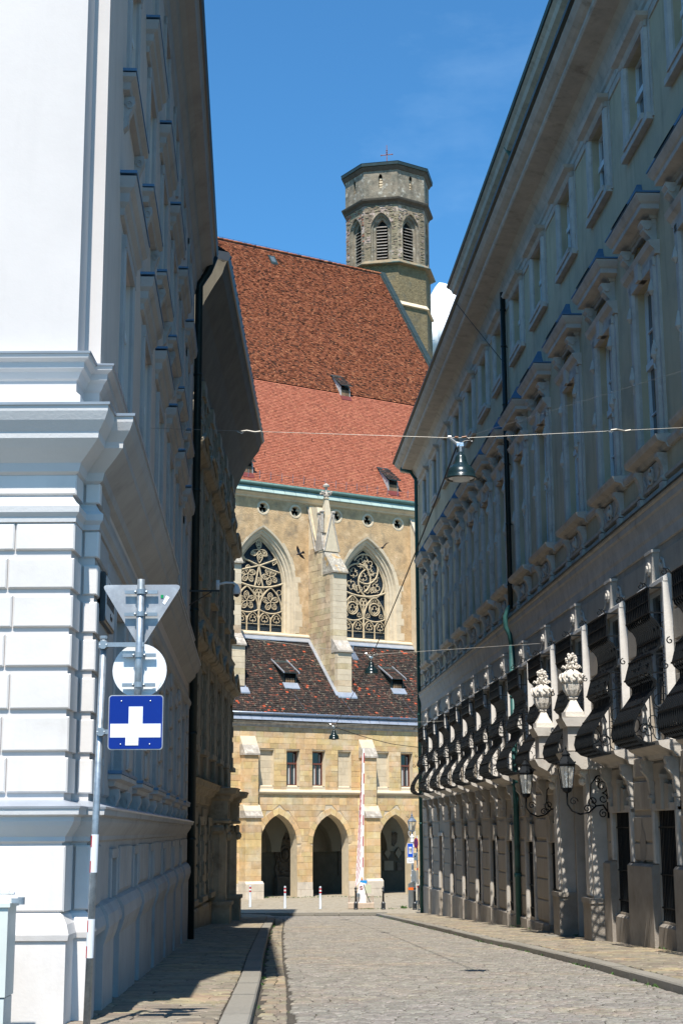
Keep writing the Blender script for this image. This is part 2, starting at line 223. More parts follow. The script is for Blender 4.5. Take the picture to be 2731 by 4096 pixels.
# ------------------------------------------------------------------ mesh helpers
class MB:
    def __init__(s): s.v = []; s.f = []; s.m = []; s.cm = 0
    def add(s, vs, fs):
        b = len(s.v); s.v.extend([tuple(p) for p in vs]); s.f.extend([tuple(b+i for i in f) for f in fs]); s.m.extend([s.cm]*len(fs)); return s
    def box(s, x0, x1, y0, y1, z0, z1):
        return s.add([(x0,y0,z0),(x1,y0,z0),(x1,y1,z0),(x0,y1,z0),(x0,y0,z1),(x1,y0,z1),(x1,y1,z1),(x0,y1,z1)],
                     [(0,3,2,1),(4,5,6,7),(0,1,5,4),(1,2,6,5),(2,3,7,6),(3,0,4,7)])
    def cbox(s, x0, x1, y0, y1, z0, z1, c=.015):
        """box whose front (-y) face has chamfered edges"""
        vs = [(x0,y1,z0),(x1,y1,z0),(x1,y1,z1),(x0,y1,z1),(x0,y0+c,z0),(x1,y0+c,z0),(x1,y0+c,z1),(x0,y0+c,z1),(x0+c,y0,z0+c),(x1-c,y0,z0+c),(x1-c,y0,z1-c),(x0+c,y0,z1-c)]
        return s.add(vs, [(0,1,5,4),(1,2,6,5),(2,3,7,6),(3,0,4,7),(4,5,9,8),(5,6,10,9),(6,7,11,10),(7,4,8,11),(8,9,10,11)])
    def quad(s, a, b, c, d): return s.add([a,b,c,d], [(0,1,2,3)])
    def poly_y(s, pts, y0, y1):
        """polygon of (x,z) points extruded from y0 (front) to y1"""
        n = len(pts); vs = [(x,y0,z) for x,z in pts]+[(x,y1,z) for x,z in pts]
        return s.add(vs, [tuple(range(n)), tuple(range(2*n-1, n-1, -1))]+[(i, (i+1)%n+0 if 0 else (i+1)%n, n+(i+1)%n, n+i)[::-1] for i in range(n)])
    def poly_x(s, pts, x0, x1):
        """profile of (y,z) points extruded from x0 to x1"""
        n = len(pts); vs = [(x0,y,z) for y,z in pts]+[(x1,y,z) for y,z in pts]
        return s.add(vs, [tuple(range(n))[::-1], tuple(range(n, 2*n))]+[(i, (i+1)%n, n+(i+1)%n, n+i) for i in range(n)])
    def poly_z(s, pts, z0, z1):
        n = len(pts); vs = [(x,y,z0) for x,y in pts]+[(x,y,z1) for x,y in pts]
        return s.add(vs, [tuple(range(n))[::-1], tuple(range(n, 2*n))]+[(i, (i+1)%n, n+(i+1)%n, n+i) for i in range(n)])
    def lathe(s, prof, n=16, c=(0,0,0), a0=0, sq=1):
        vs = []
        for r, z in prof:
            for k in range(n):
                a = a0+2*pi*k/n; vs.append((c[0]+r*cos(a), c[1]+r*sin(a)*sq, c[2]+z))
        fs = [(i*n+k, i*n+(k+1)%n, (i+1)*n+(k+1)%n, (i+1)*n+k) for i in range(len(prof)-1) for k in range(n)]
        fs += [tuple(range(n))[::-1], tuple((len(prof)-1)*n+k for k in range(n))]
        return s.add(vs, fs)
    def tube(s, pts, r, n=5, r1=None, closed=False):
        pts = [Vector(p) for p in pts]; N = len(pts); vs = []; up0 = None
        for i, p in enumerate(pts):
            if closed: t = pts[(i+1)%N]-pts[i-1]
            else: t = pts[min(i+1,N-1)]-pts[max(i-1,0)]
            if t.length < 1e-9: t = Vector((0,0,1))
            t.normalize()
            if up0 is None:
                up0 = Vector((0,0,1)) if abs(t.z) < .9 else Vector((0,1,0))
            u = up0-t*up0.dot(t)
            if u.length < 1e-4: u = Vector((1,0,0))-t*t.x
            u.normalize(); up0 = u; w_ = t.cross(u); rr = r if r1 is None else r+(r1-r)*i/max(1,N-1)
            for k in range(n):
                a = 2*pi*k/n+pi/n; vs.append(p+u*rr*cos(a)+w_*rr*sin(a))
        R = N if closed else N-1
        fs = [(i*n+k, i*n+(k+1)%n, ((i+1)%N)*n+(k+1)%n, ((i+1)%N)*n+k) for i in range(R) for k in range(n)]
        if not closed: fs += [tuple(range(n))[::-1], tuple((N-1)*n+k for k in range(n))]
        return s.add(vs, fs)
    def ball(s, c, r, n=8, m=5, sz=1):
        prof = [(max(.001, r*sin(pi*i/m)), -r*sz*cos(pi*i/m)) for i in range(m+1)]
        return s.lathe(prof, n, c)
    def sweep(s, path, prof, close_ends=True, segm=None):
        """mouldings: profile (o outward, z) swept along plan path [(x,y)], outward = right-hand side of travel"""
        n = len(path); k = len(prof); vs = []
        nr = []
        for i in range(n-1):
            dx, dy = path[i+1][0]-path[i][0], path[i+1][1]-path[i][1]; l = hypot(dx, dy); nr.append((dy/l, -dx/l))
        for i in range(n):
            if i == 0: m_ = nr[0]
            elif i == n-1: m_ = nr[-1]
            else:
                a, b = nr[i-1], nr[i]; dd = 1+a[0]*b[0]+a[1]*b[1]; m_ = ((a[0]+b[0])/dd, (a[1]+b[1])/dd)
            for o, z in prof: vs.append((path[i][0]+m_[0]*o, path[i][1]+m_[1]*o, z))
        fs = [(i*k+j, (i+1)*k+j, (i+1)*k+j+1, i*k+j+1) for i in range(n-1) for j in range(k-1)]
        fs += [(i*k+k-1, (i+1)*k+k-1, (i+1)*k, i*k) for i in range(n-1)]
        ms = [i for i in range(n-1) for j in range(k-1)]+list(range(n-1))
        if close_ends: fs += [tuple(range(k)), tuple((n-1)*k+j for j in range(k))[::-1]]; ms += [0, n-2]
        s.add(vs, fs)
        if segm: s.m[-len(fs):] = [segm[q] for q in ms]
        return s
    def mesh(s, name, mats, fixn=True, smooth=False):
        me = bpy.data.meshes.new(name); me.from_pydata(s.v, [], s.f)
        if not isinstance(mats, (list, tuple)): mats = [mats]
        for q in mats: me.materials.append(q)
        if len(mats) > 1: me.polygons.foreach_set('material_index', s.m)
        if fixn and len(s.f) < 60000:
            bm = bmesh.new(); bm.from_mesh(me); bmesh.ops.recalc_face_normals(bm, faces=bm.faces); bm.to_mesh(me); bm.free()
        if smooth: me.polygons.foreach_set('use_smooth', [True]*len(me.polygons))
        me.update(); return me
def link(name, me, parent=None, loc=(0,0,0), rz=0, scale=None):
    o = bpy.data.objects.new(name, me); C.objects.link(o); o.location = loc; o.rotation_euler = (0,0,rz)
    if scale: o.scale = scale
    if parent: o.parent = parent
    return o
def part(name, mb, m, parent, loc=(0,0,0), smooth=False, fixn=True, world=False, rz=0):
    if world:
        inv = parent.matrix_basis.inverted(); q = parent.parent
        mb.v = [tuple(inv @ Vector(p)) for p in mb.v]
    return link(name, mb.mesh(name, m, fixn, smooth), parent, loc, rz)
def tag(o, label=None, cat=None, group=None, kind=None):
    if label: o['label'] = label
    if cat: o['category'] = cat
    if group: o['group'] = group
    if kind: o['kind'] = kind
    return o
def thing(name, label, cat, loc=(0,0,0), rz=0, group=None):
    o = bpy.data.objects.new(name, None); C.objects.link(o); o.location = loc; o.rotation_euler = (0,0,rz); o.empty_display_size = .2
    return tag(o, label, cat, group)
def copytree(o, parent=None):
    c = o.copy(); C.objects.link(c)
    if parent: c.parent = parent
    for ch in o.children: copytree(ch, c)
    return c
def struct(name, mb, m, fixn=True):
    o = link(name, mb.mesh(name, m, fixn)); o['kind'] = 'structure'; return o
def wall(mb, x0, x1, z0, z1, ops, y=0, depth=.3, reveal=True):
    xs = sorted(set([x0, x1]+[v for o in ops for v in (o[0], o[1]) if x0 < v < x1])); zs = sorted(set([z0, z1]+[v for o in ops for v in (o[2], o[3]) if z0 < v < z1]))
    for i in range(len(xs)-1):
        j = 0
        while j < len(zs)-1:
            cx = (xs[i]+xs[i+1])/2
            def hole(q): cz = (zs[q]+zs[q+1])/2; return any(o[0] < cx < o[1] and o[2] < cz < o[3] for o in ops)
            if hole(j): j += 1; continue
            k = j
            while k < len(zs)-1 and not hole(k): k += 1
            mb.quad((xs[i],y,zs[j]), (xs[i+1],y,zs[j]), (xs[i+1],y,zs[k]), (xs[i],y,zs[k])); j = k
    if reveal:
        for a, b, c, d in [o[:4] for o in ops]:
            mb.quad((a,y,c),(a,y+depth,c),(a,y+depth,d),(a,y,d)); mb.quad((b,y,c),(b,y,d),(b,y+depth,d),(b,y+depth,c))
            mb.quad((a,y,d),(a,y+depth,d),(b,y+depth,d),(b,y,d)); mb.quad((a,y,c),(b,y,c),(b,y+depth,c),(a,y+depth,c))
def archpts(c, half, zs, za, n=10):
    rise = za-zs; r = (rise*rise+half*half)/(2*half); L = []
    am = math.asin(min(1, rise/r))
    for i in range(n+1):
        a = am*i/n; L.append((c-half+r-r*cos(a), zs+r*sin(a)))
    R = [(2*c-x, z) for x, z in L[:-1]][::-1]
    return L+R
def spandrel(mb, c, half, zs, za, ztop, y):
    P = archpts(c, half, zs, za)
    for a, b in zip(P[:-1], P[1:]): mb.quad((a[0],y,a[1]), (b[0],y,b[1]), (b[0],y,ztop), (a[0],y,ztop))
_PM = {}
def panes(parent, w_, z0, z1, tr, y, m, e=.05):
    """four panes of a casement window, each its own sheet of glass, never quite parallel"""
    if m.name == 'pale curtained glass': m = random.choice([M['glassl'], M['glassl'], M['glass'], M['blind']])
    for xa, xb in ((-w_+e, -.05), (.05, w_-e)):
        for za, zb_ in ((z0+e, tr-.06), (tr+.06, z1-e)):
            k = (round(xb-xa, 3), round(zb_-za, 3), m.name)
            if k not in _PM: _PM[k] = MB().box(-k[0]/2, k[0]/2, -.003, .003, -k[1]/2, k[1]/2).mesh('window_pane', m)
            o = link('window_pane', _PM[k], parent, ((xa+xb)/2, y, (za+zb_)/2)); o.rotation_euler = (random.uniform(-.012, .012), 0, random.uniform(-.012, .012))
def text_mesh(txt, size, m, parent, loc, rot, font_extrude=.002, align='CENTER', name='lettering'):
    cu = bpy.data.curves.new('t', 'FONT'); cu.body = txt; cu.size = size; cu.extrude = font_extrude; cu.align_x = align; cu.align_y = 'CENTER'; cu.resolution_u = 2
    o = bpy.data.objects.new('t', cu); C.objects.link(o)
    me = bpy.data.meshes.new_from_object(o.evaluated_get(bpy.context.evaluated_depsgraph_get()))
    bpy.data.objects.remove(o); me.materials.clear(); me.materials.append(m); me.name = name
    q = bpy.data.objects.new(name, me); C.objects.link(q); q.parent = parent; q.location = loc; q.rotation_euler = rot; return q
# ================================================================== GROUND
def g(Y): return max(0.0, .034*(73.8-Y))-.125
def lerp(tab, Y):
    if Y <= tab[0][0]: a, b = tab[0], tab[1]
    elif Y >= tab[-1][0]: a, b = tab[-2], tab[-1]
    else:
        for a, b in zip(tab[:-1], tab[1:]):
            if a[0] <= Y <= b[0]: break
    return a[1]+(b[1]-a[1])*(Y-a[0])/(b[0]-a[0])
KL = [(10, -.68), (14.5, -.85), (22, -1.13), (28.6, -1.43), (46, -2.12), (57.9, -2.52), (66, -2.85), (70, -3.3), (72.5, -4.3)]
KR = [(10, 4.2), (19.7, 4.13), (25.1, 4.02), (32.75, 3.69), (37.5, 3.32), (45, 2.98), (52.9, 2.55), (62, 2.08), (68, 1.72), (72.3, 1.48)]
kl = lambda Y: lerp(KL, Y); kr = lambda Y: lerp(KR, Y)
def WL(Y): return -2.42-.0576*(Y-15) if Y < 38 else -4.45
def WR(Y): return 3.70+.0575*(73.8-Y)
def strip(name, fa, fb, ys, dz, m):
    mb = MB(); vs = []
    for Y in ys: vs += [(fa(Y), Y, g(Y)+dz), (fb(Y), Y, g(Y)+dz)]
    mb.add(vs, [(2*i, 2*i+1, 2*i+3, 2*i+2) for i in range(len(ys)-1)]); return mb
mb = MB(); ys = [-60, 0, 10, 20, 30, 40, 50, 60, 73.8, 90, 140, 400, 1500]; vs = []
for Y in ys: vs += [(-900, Y, g(Y)-.06), (900, Y, g(Y)-.06)]
mb.add(vs, [(2*i, 2*i+1, 2*i+3, 2*i+2) for i in range(len(ys)-1)]); struct('ground', mb, M['ground'], False)
YS = [-10, 5]+[10+2*i for i in range(31)]+[72.5]
road = struct('road', strip('road', kl, kr, YS, -.004, M['joint']), M['joint'], False)
pl = struct('pavement', strip('pavement', lambda Y: WL(Y)-.6, lambda Y: kl(Y)-.26, YS, .10, M['joint']), M['joint'], False)
pr = struct('pavement', strip('pavement', lambda Y: kr(Y)+.24, lambda Y: WR(Y)+.6, YS, .10, M['joint']), M['joint'], False)
mb = MB(); mb.add([(-60, 72.5, .012), (70, 72.5, .012), (70, 140, .012), (-60, 140, .012)], [(0,1,2,3)])
plaza = struct('square', mb, M['plaza'], False)
# --- kerb stones, each its own
def kerbs(fx, side, parent, y0, y1, wd):
    Y = y0
    while Y < y1:
        L_ = random.uniform(.9, 1.5); Y2 = min(Y+L_-.012, y1); h = random.uniform(-.006, .006)
        a0, a1 = fx(Y), fx(Y2); b0, b1 = a0+side*wd, a1+side*wd; mb = MB(); c = .018*side
        z0, z1 = g(Y), g(Y2); t = .125+h
        vs = [(a0,Y,z0-.08),(a1,Y2,z1-.08),(a1,Y2,z1+t-.02),(a0,Y,z0+t-.02),(a0+c,Y,z0+t),(a1+c,Y2,z1+t),(b1,Y2,z1+t),(b0,Y,z0+t),(b0,Y,z0-.08),(b1,Y2,z1-.08)]
        mb.add(vs, [(0,1,2,3),(3,2,5,4),(4,5,6,7),(7,6,9,8),(0,3,4,7,8),(1,9,6,5,2)]); part('kerb_stone', mb, M['kerb'], parent); Y += L_
kerbs(kl, -1, pl, 12, 72.4, .27); kerbs(kr, 1, pr, 17, 72.2, .23)
# --- cobbles and setts: rows across the street, nearest ones single objects
def unit_sett(seed):
    r = random.Random(seed); j = lambda: r.uniform(-.04, .04)
    b = [(-.5,-.5),(.5,-.5),(.5,.5),(-.5,.5)]; vs = [(x+j(), y+j(), -1.0) for x, y in b]
    vs += [(vs[i][0]*.985, vs[i][1]*.985, .35+j()) for i in range(4)]
    t = [(x*.74+j(), y*.74+j(), 1.0+j()*3) for x, y in b]; vs += t
    f = [(i, (i+1)%4, 4+(i+1)%4, 4+i) for i in range(4)]+[(4+i, 4+(i+1)%4, 8+(i+1)%4, 8+i) for i in range(4)]+[(8,9,10,11)]
    return vs, f
def paving(name, fa, fb, y0, y1, row, wl, wh, parent, m, base, amp, nsingle=300, bend=0):
    protos = [unit_sett(k) for k in range(10)]; meshes = []
    for vs, f in protos:
        q = MB(); q.add(vs, f); meshes.append(q.mesh(name, m, False))
    rest = MB(); cnt = 0; Y = y0
    while Y < y1:
        rh = row*random.uniform(.85, 1.15)*(1 if Y < 45 else 1.25); x = fa(Y)+random.uniform(0, .1)
        while x < fb(Y)-.03:
            wd = min(random.uniform(wl, wh), fb(Y)-x)
            if wd > .05:
                cx = x+wd/2; cy = Y+rh/2+random.uniform(-.008, .008)+bend*sin((cx)*2.1+Y*.8)*.01; k = random.randrange(10); z = g(cy)+base+random.uniform(-.4, .4)*amp*.35
                sx, sy, sz = wd-.014, rh-.014, amp
                rz = random.uniform(-.03, .03)
                vis = abs(cx)*6200/cy < 1500
                if cnt < nsingle and vis and cy > 12.9:
                    link(name, meshes[k], parent, (cx, cy, z), rz, (sx, sy, sz)); cnt += 1
                elif cy > 12 and (vis or cy < 20):
                    vs, f = protos[k]; sl_ = -.034 if cy < 73.8 else 0
                    rest.add([(cx+px*sx-py*sy*rz, cy+py*sy+px*sx*rz, z+pz*sz+sl_*(py*sy)) for px, py, pz in vs], f)
            x += wd
        Y += rh
    o = link(name+'s', rest.mesh(name+'s', m, False), parent); o['kind'] = 'stuff'
paving('cobble', lambda Y: kl(Y)+.36, lambda Y: kr(Y)-.02, 13.2, 72.4, .15, .15, .25, road, M['cobble'], .0, .018, 300, 1)
paving('gutter_sett', lambda Y: kl(Y)+.02, lambda Y: kl(Y)+.35, 13.2, 68, .26, .15, .18, road, M['sett'], .0, .014, 60)
paving('pavement_sett', lambda Y: WL(Y)-.3, lambda Y: kl(Y)-.29, 13.6, 72.0, .20, .22, .42, pl, M['sett'], .108, .014, 300)
paving('pavement_sett', lambda Y: kr(Y)+.26, lambda Y: WR(Y)+.1, 18.5, 72.2, .17, .2, .40, pr, M['sett'], .108, .014, 300)
paving('square_sett', lambda Y: -6.0, lambda Y: 5.2, 72.8, 91, .30, .3, .5, plaza, M['sett'], .015, .014, 0)
# raised edge across the street end
mb = MB()
for x in [-9+1.1*i for i in range(10)]: mb.box(x, x+1.08, 72.5+.0*x, 72.75, -.05, .075)
o = part('kerb_stones', mb, M['kerb'], plaza); o['kind'] = 'stuff'
# weeds
def weeds(pts, name='grass'):
    mb = MB()
    for x, y, z, r, n, h in pts:
        for _ in range(n):
            a = random.uniform(0, 2*pi); d = abs(random.gauss(0, r)); px, py = x+d*cos(a), y+d*sin(a)*.8; hh = h*random.uniform(.4, 1.2); b = random.uniform(0, 2*pi); wd = hh*.22
            lx, ly = random.uniform(-.6, .6)*hh, random.uniform(-.6, .6)*hh
            mb.add([(px-wd*cos(b), py-wd*sin(b), z), (px+wd*cos(b), py+wd*sin(b), z), (px+lx+wd*.6*cos(b), py+ly, z+hh*.7), (px+lx*1.5, py+ly*1.5, z+hh)], [(0,1,2,3)])
    return tag(link(name, mb.mesh(name, M['grass'], False)), 'green weeds growing along the kerbs and pavement joints', 'weeds', kind='stuff')
W = []
for i in range(70):
    Y = random.uniform(13, 70)
    W.append((kr(Y)-.02, Y, g(Y)+.01, .05, random.randint(4, 18), .045))
for i in range(34):
    Y = random.uniform(13, 60); W.append((kl(Y)+.03, Y, g(Y)+.01, .04, random.randint(3, 14), .04))
for i in range(16):
    Y = random.uniform(28, 50); W.append((WR(Y)-.1, Y, g(Y)+.12, .06, 12, .05))
W += [(1.2+.0*i, 76.9, .02, .45, 120, .05) for i in range(1)]+[(2.3, 76.8, .02, .5, 110, .04), (2.95, 77.4, .02, .12, 50, .13)]
for i in range(26): W.append((-5.2+random.random()*8, 90.2+random.uniform(-.8, 1), .02, .2, 10, .08))
weeds(W)

# ================================================================== CHURCH  local x along wall, y away from the street, z up
CH = thing('gothic_church', 'tall sandstone church with steep red tiled roof closing the end of the street', 'church', (-.530, 92.2, 0), radians(32.0))
D = 4.65                       # nave wall stands this far behind the arcade front
# ---- arcade building in front
AR = thing('arcade_building', 'low ashlar wing with three pointed arches under a dark tiled lean-to roof', 'building', (-.530, 92.2, 0), radians(32.0))
X0, X1 = -13.0, 9.0
wins = [(-4.95,-4.02,1), (-3.18,-2.30,0), (-1.45,-.57,0), (.30,1.21,1), (3.0,3.9,1), (4.76,5.62,0), (6.6,7.5,0), (-8.6,-7.7,0), (-10.4,-9.5,1)]
arches = [(-3.68, 1.2), (-.22, 1.22), (4.32, 1.16), (-8.0, 1.2), (-11.3, 1.2), (7.6, 1.1)]
ZS, ZA = 3.0, 4.66
mb = MB(); ops = [(a, b, 6.22, 8.3) for a, b, k in wins]+[(c-h, c+h, 0, ZA+.05) for c, h in arches]
wall(mb, X0, X1, 0, 9.6, ops, y=.02, depth=.25, reveal=False)
for c, h in arches: spandrel(mb, c, h, ZS, ZA, ZA+.05, .02)
mb.box(X0, X1, .62, .64, 4.9, 10.3)
part('wall', mb, M['mortar'], AR)
for c, h in arches:                                     # stone reveals of the arches
    mb = MB(); P = [(c-h, .0)]+archpts(c, h, ZS, ZA, 8)+[(c+h, .0)]
    for a, b in zip(P[:-1], P[1:]): mb.quad((a[0],.0,a[1]), (b[0],.0,b[1]), (b[0]+(c-b[0])*.0,.75,b[1]), (a[0],.75,a[1]))
    Q = [(c-h-.001, .0)]
    part('arch_reveal', mb, M['pale'], AR)
for a, b, k in wins:                                    # window recesses with splayed stone sides
    mb = MB(); d = .16 if k else .30
    mb.quad((a,0,6.22),(a+.04,d,6.3),(a+.04,d,8.24),(a,0,8.3)); mb.quad((b,0,6.22),(b,0,8.3),(b-.04,d,8.24),(b-.04,d,6.3))
    mb.quad((a,0,8.3),(a+.04,d,8.24),(b-.04,d,8.24),(b,0,8.3)); mb.quad((a,0,6.06),(b,0,6.06),(b-.04,d,6.3),(a+.04,d,6.3))
    f = part('window_surround', mb, M['pale'], AR)
    if k:
        z = 6.25; blind = []
        while z < 8.2:
            h = random.choice([.28,.34,.4]); h = min(h, 8.24-z); x = a+.03
            while x < b-.05:
                wd = random.choice([.3,.42,.93]); wd = min(wd, b-.03-x)
                q = MB(); q.cbox(x+.004, x+wd-.004, d-.004, d+.12, z+.004, z+h-.004, .006); part('infill_stone', q, M['pale'], f); x += wd
            z += h
    else:
        w_ = part('window', MB().box(a+.04, b-.04, d+.12, d+.13, 6.3, 8.24), M['glass'], AR)
        q = MB(); e = .055
        q.box(a+.04,a+.04+e,d,d+.08,6.3,8.24); q.box(b-.04-e,b-.04,d,d+.08,6.3,8.24); q.box(a+.04,b-.04,d+.001,d+.079,6.3,6.3+e); q.box(a+.04,b-.04,d+.001,d+.079,8.24-e,8.24); q.box(a+.04,b-.04,d-.01,d+.09,7.50,7.60)
        q.box((a+b)/2-.02,(a+b)/2+.02,d+.02,d+.06,6.3,7.5)
        part('window_frame', q, M['redframe'], w_)
        q = MB(); q.box((a+b)/2-.10,(a+b)/2-.02,d+.09,d+.115,6.36,7.48); q.box(b-.19,b-.12,d+.09,d+.115,6.36,8.1); part('curtain', q, M['curtain'], w_)
# ---- ashlar blocks, one object each up to the limit
blocks = []
buttx = [(-6.25,-5.25), (1.74,2.72), (-13.6,-12.6), (8.9, 9.9)]
def archx(c, h, z):
    """half extent of the voussoir ring at height z"""
    if z <= ZS: return h
    if z >= ZA+.36: return -1
    hh = h+.33; za = ZA+.36; P = archpts(c, hh, ZS, za, 20)[:21]
    for a, b in zip(P[:-1], P[1:]):
        if a[1] <= z <= b[1]: return c-(a[0]+(b[0]-a[0])*(z-a[1])/(b[1]-a[1]+1e-9))
    return -1
zz = [0.0, .42, .84]; 
while zz[-1] < 9.55: zz.append(min(9.6, zz[-1]+random.choice([.26,.30,.33,.36,.40])))
rows = []
for z0, z1 in zip(zz[:-1], zz[1:]):
    if z1 > 5.76 and z0 < 5.76: z1 = 5.76
    x = X0+random.uniform(0, .4); base = z1 < .9
    while x < X1:
        wd = random.uniform(.38, .92); xa, xb = x, x+wd; x = xb
        segs = [(xa, xb, xa, xb)]      # bottom x0,x1 top x0,x1
        for c, h in arches:
            e0, e1 = archx(c, h, z0), archx(c, h, z1)
            if e0 < 0 and e1 < 0: continue
            if z0 < ZS < z1: e0 = h
            e1 = max(e1, 0); ns = []
            for A, B, A2, B2 in segs:
                for sA, sB, sA2, sB2 in ((A, min(B, c-e0), A2, min(B2, c-e1)), (max(A, c+e0), B, max(A2, c+e1), B2)):
                    if sB-sA > -.05 and sB2-sA2 > .03 and (sB-sA > .03 or sB2-sA2 > .08): ns.append((sA, max(sB, sA+.005), sA2, sB2))
            segs = ns
            # a block spanning the void above the apex is left whole
        for a, b, k in wins:
            if z1 <= 6.05 or z0 >= 8.34: continue
            ns = []
            for A, B, A2, B2 in segs:
                for sA, sB in ((A, min(B, a)), (max(A, b), B)):
                    if sB-sA > .03: ns.append((sA, sB, sA, sB))
            segs = ns
        for s_ in segs: blocks.append((s_, z0, z1, base))
def inview(s_): return -6.2 < s_[0] < 6.4
vis = [b for b in blocks if inview(b[0])]; vis.sort(key=lambda b: -(b[0][1]-b[0][0])*(b[2]-b[1])); single = vis[:235]; rest = [b for b in blocks if b not in single]
def blockmb(mb, b):
    (A, B, A2, B2), z0, z1, base = b; y = -random.uniform(.001, .012)-(.06 if base else 0); e = .005; c = .008
    A+=e;B-=e;A2+=e;B2-=e;z0+=e;z1-=e
    if B-A < .01: B = A+.01
    if B2-A2 < .01: B2 = A2+.01
    vs = [(A,.05,z0),(B,.05,z0),(B2,.05,z1),(A2,.05,z1),(A,y+c,z0),(B,y+c,z0),(B2,y+c,z1),(A2,y+c,z1),(A+c,y,z0+c),(B-c,y,z0+c),(B2-c,y,z1-c),(A2+c,y,z1-c)]
    mb.add(vs, [(0,1,5,4),(1,2,6,5),(2,3,7,6),(3,0,4,7),(4,5,9,8),(5,6,10,9),(6,7,11,10),(7,4,8,11),(8,9,10,11)])
for b in single:
    mb = MB(); blockmb(mb, b); part('ashlar_block', mb, M['palebase'] if b[3] else M['ashlar'], AR)
mb = MB(); mbb = MB()
for b in rest: blockmb(mbb if b[3] else mb, b)
o = part('ashlar_blocks', mb, M['ashlar'], AR); o['kind'] = 'stuff'; o = part('plinth_blocks', mbb, M['palebase'], AR); o['kind'] = 'stuff'
for c, h in arches[:3]:                                 # voussoirs
    P = archpts(c, h, ZS, ZA, 6); Q = archpts(c, h+.33, ZS, ZA+.36, 6)
    for i in range(len(P)-1):
        y = -random.uniform(.004, .014); mb = MB(); a, b, d_, e_ = P[i], P[i+1], Q[i+1], Q[i]
        cx = (a[0]+b[0]+d_[0]+e_[0])/4; cz = (a[1]+b[1]+d_[1]+e_[1])/4; s_ = lambda p: (cx+(p[0]-cx)*.97, cz+(p[1]-cz)*.97)
        mb.poly_y([s_(a), s_(b), s_(d_), s_(e_)], y, .05); part('voussoir', mb, M['ashlar'], AR)
# string course, cornice, gutter, sheet metal
mb = MB(); mb.sweep([(X0,0),(X1,0)], [(0,5.76),(.06,5.78),(.13,5.88),(.13,5.93),(0,6.06)]); part('string_course', mb, M['pale'], AR)
mb = MB(); mb.sweep([(X0,0),(X1,0)], [(0,9.58),(.05,9.6),(.06,9.72),(.13,9.80),(.15,9.90),(0,9.98)]); part('cornice', mb, M['capgrey'], AR)
x = X0
while x < X1:
    mb = MB(); mb.add([(x,-.31,9.97),(x+.66,-.31,9.97),(x+.66,-.13,10.26),(x,-.13,10.26),(x,-.05,9.95),(x+.66,-.05,9.95),(x+.66,.1,10.27),(x,.1,10.27)], [(0,1,2,3),(0,4,5,1),(3,2,6,7)])
    mb.add([(x-.006,-.325,9.97),(x+.014,-.325,9.97),(x+.014,-.145,10.26),(x-.006,-.145,10.26)], [(0,1,2,3)]); part('eaves_sheet', mb, M['zinc'], AR); x += .67
mb = MB(); mb.tube([(X0,-.21,10.34),(X1,-.21,10.34)], .085, 10); 
for i in range(30): mb.tube([(X0+.73*i,-.62+.0,10.32+.09*cos(t)) if 0 else (X0+.73*i, -.21+.1*sin(t), 10.34+.1*cos(t)) for t in [pi*k/4 for k in range(9)]], .012, 4)
part('gutter', mb, M['zincpipe'], AR, smooth=True)
# buttresses of the arcade
def buttress(parent, x0, x1, m=M['butt']):
    B = []
    def stack(xa, xb, yf, z0, z1, nm='buttress_stone', mt=M['ashlar'], n=None, yb=.0):
        z = z0; hs = max(1, round((z1-z0)/.38)); h = (z1-z0)/hs; t = 0
        for i in range(hs):
            cuts = [xa, xb] if i % 2 else [xa, xa+(xb-xa)*random.uniform(.35,.65), xb]
            for p, q in zip(cuts[:-1], cuts[1:]):
                mb = MB(); mb.cbox(p+.003, q-.003, yf-random.uniform(0,.006), yb+.03, z+.003, z+h-.003, .01); part(nm, mb, mt, parent)
            z += h
    stack(x0, x1, -.8, .85, 4.44); stack(x0+.06, x1-.06, -.52, 4.9, 7.94)
    mb = MB(); mb.box(x0+.02, x1-.02, -.50, .02, 4.3, 5.2); part('buttress_core', mb, M['mortar'], parent)
    stack(x0-.06, x1+.08, -.98, 0, .84, 'plinth_stone', M['palebase'])
    mb = MB(); mb.poly_x([(-.98,.84),(-.82,.98),(0,.98),(0,.84)], x0-.05, x1+.07); part('plinth_chamfer', mb, M['palebase'], parent)
    for (yf, zn, yt, zt, xa, xb) in ((-.90, 4.44, -.50, 5.16, x0-.05, x1+.05), (-.62, 7.94, -.0, 9.05, x0, x1)):
        zm = zn+.1; mid = (yf+(yt-yf)*.5, zm+(zt-zm)*.5)
        mb = MB(); mb.poly_x([(yf,zn),(yf,zm),mid,(.0,mid[1]),(.0,zn)], xa, xb); part('weathering', mb, M['capgrey'], parent)
        mb = MB(); mb.poly_x([(mid[0],mid[1]),(yt,zt),(.02,zt),(.02,mid[1])], xa+.002, xb-.002); part('weathering', mb, M['pale'], parent)
for x0, x1 in buttx[:3]: buttress(AR, x0, x1)
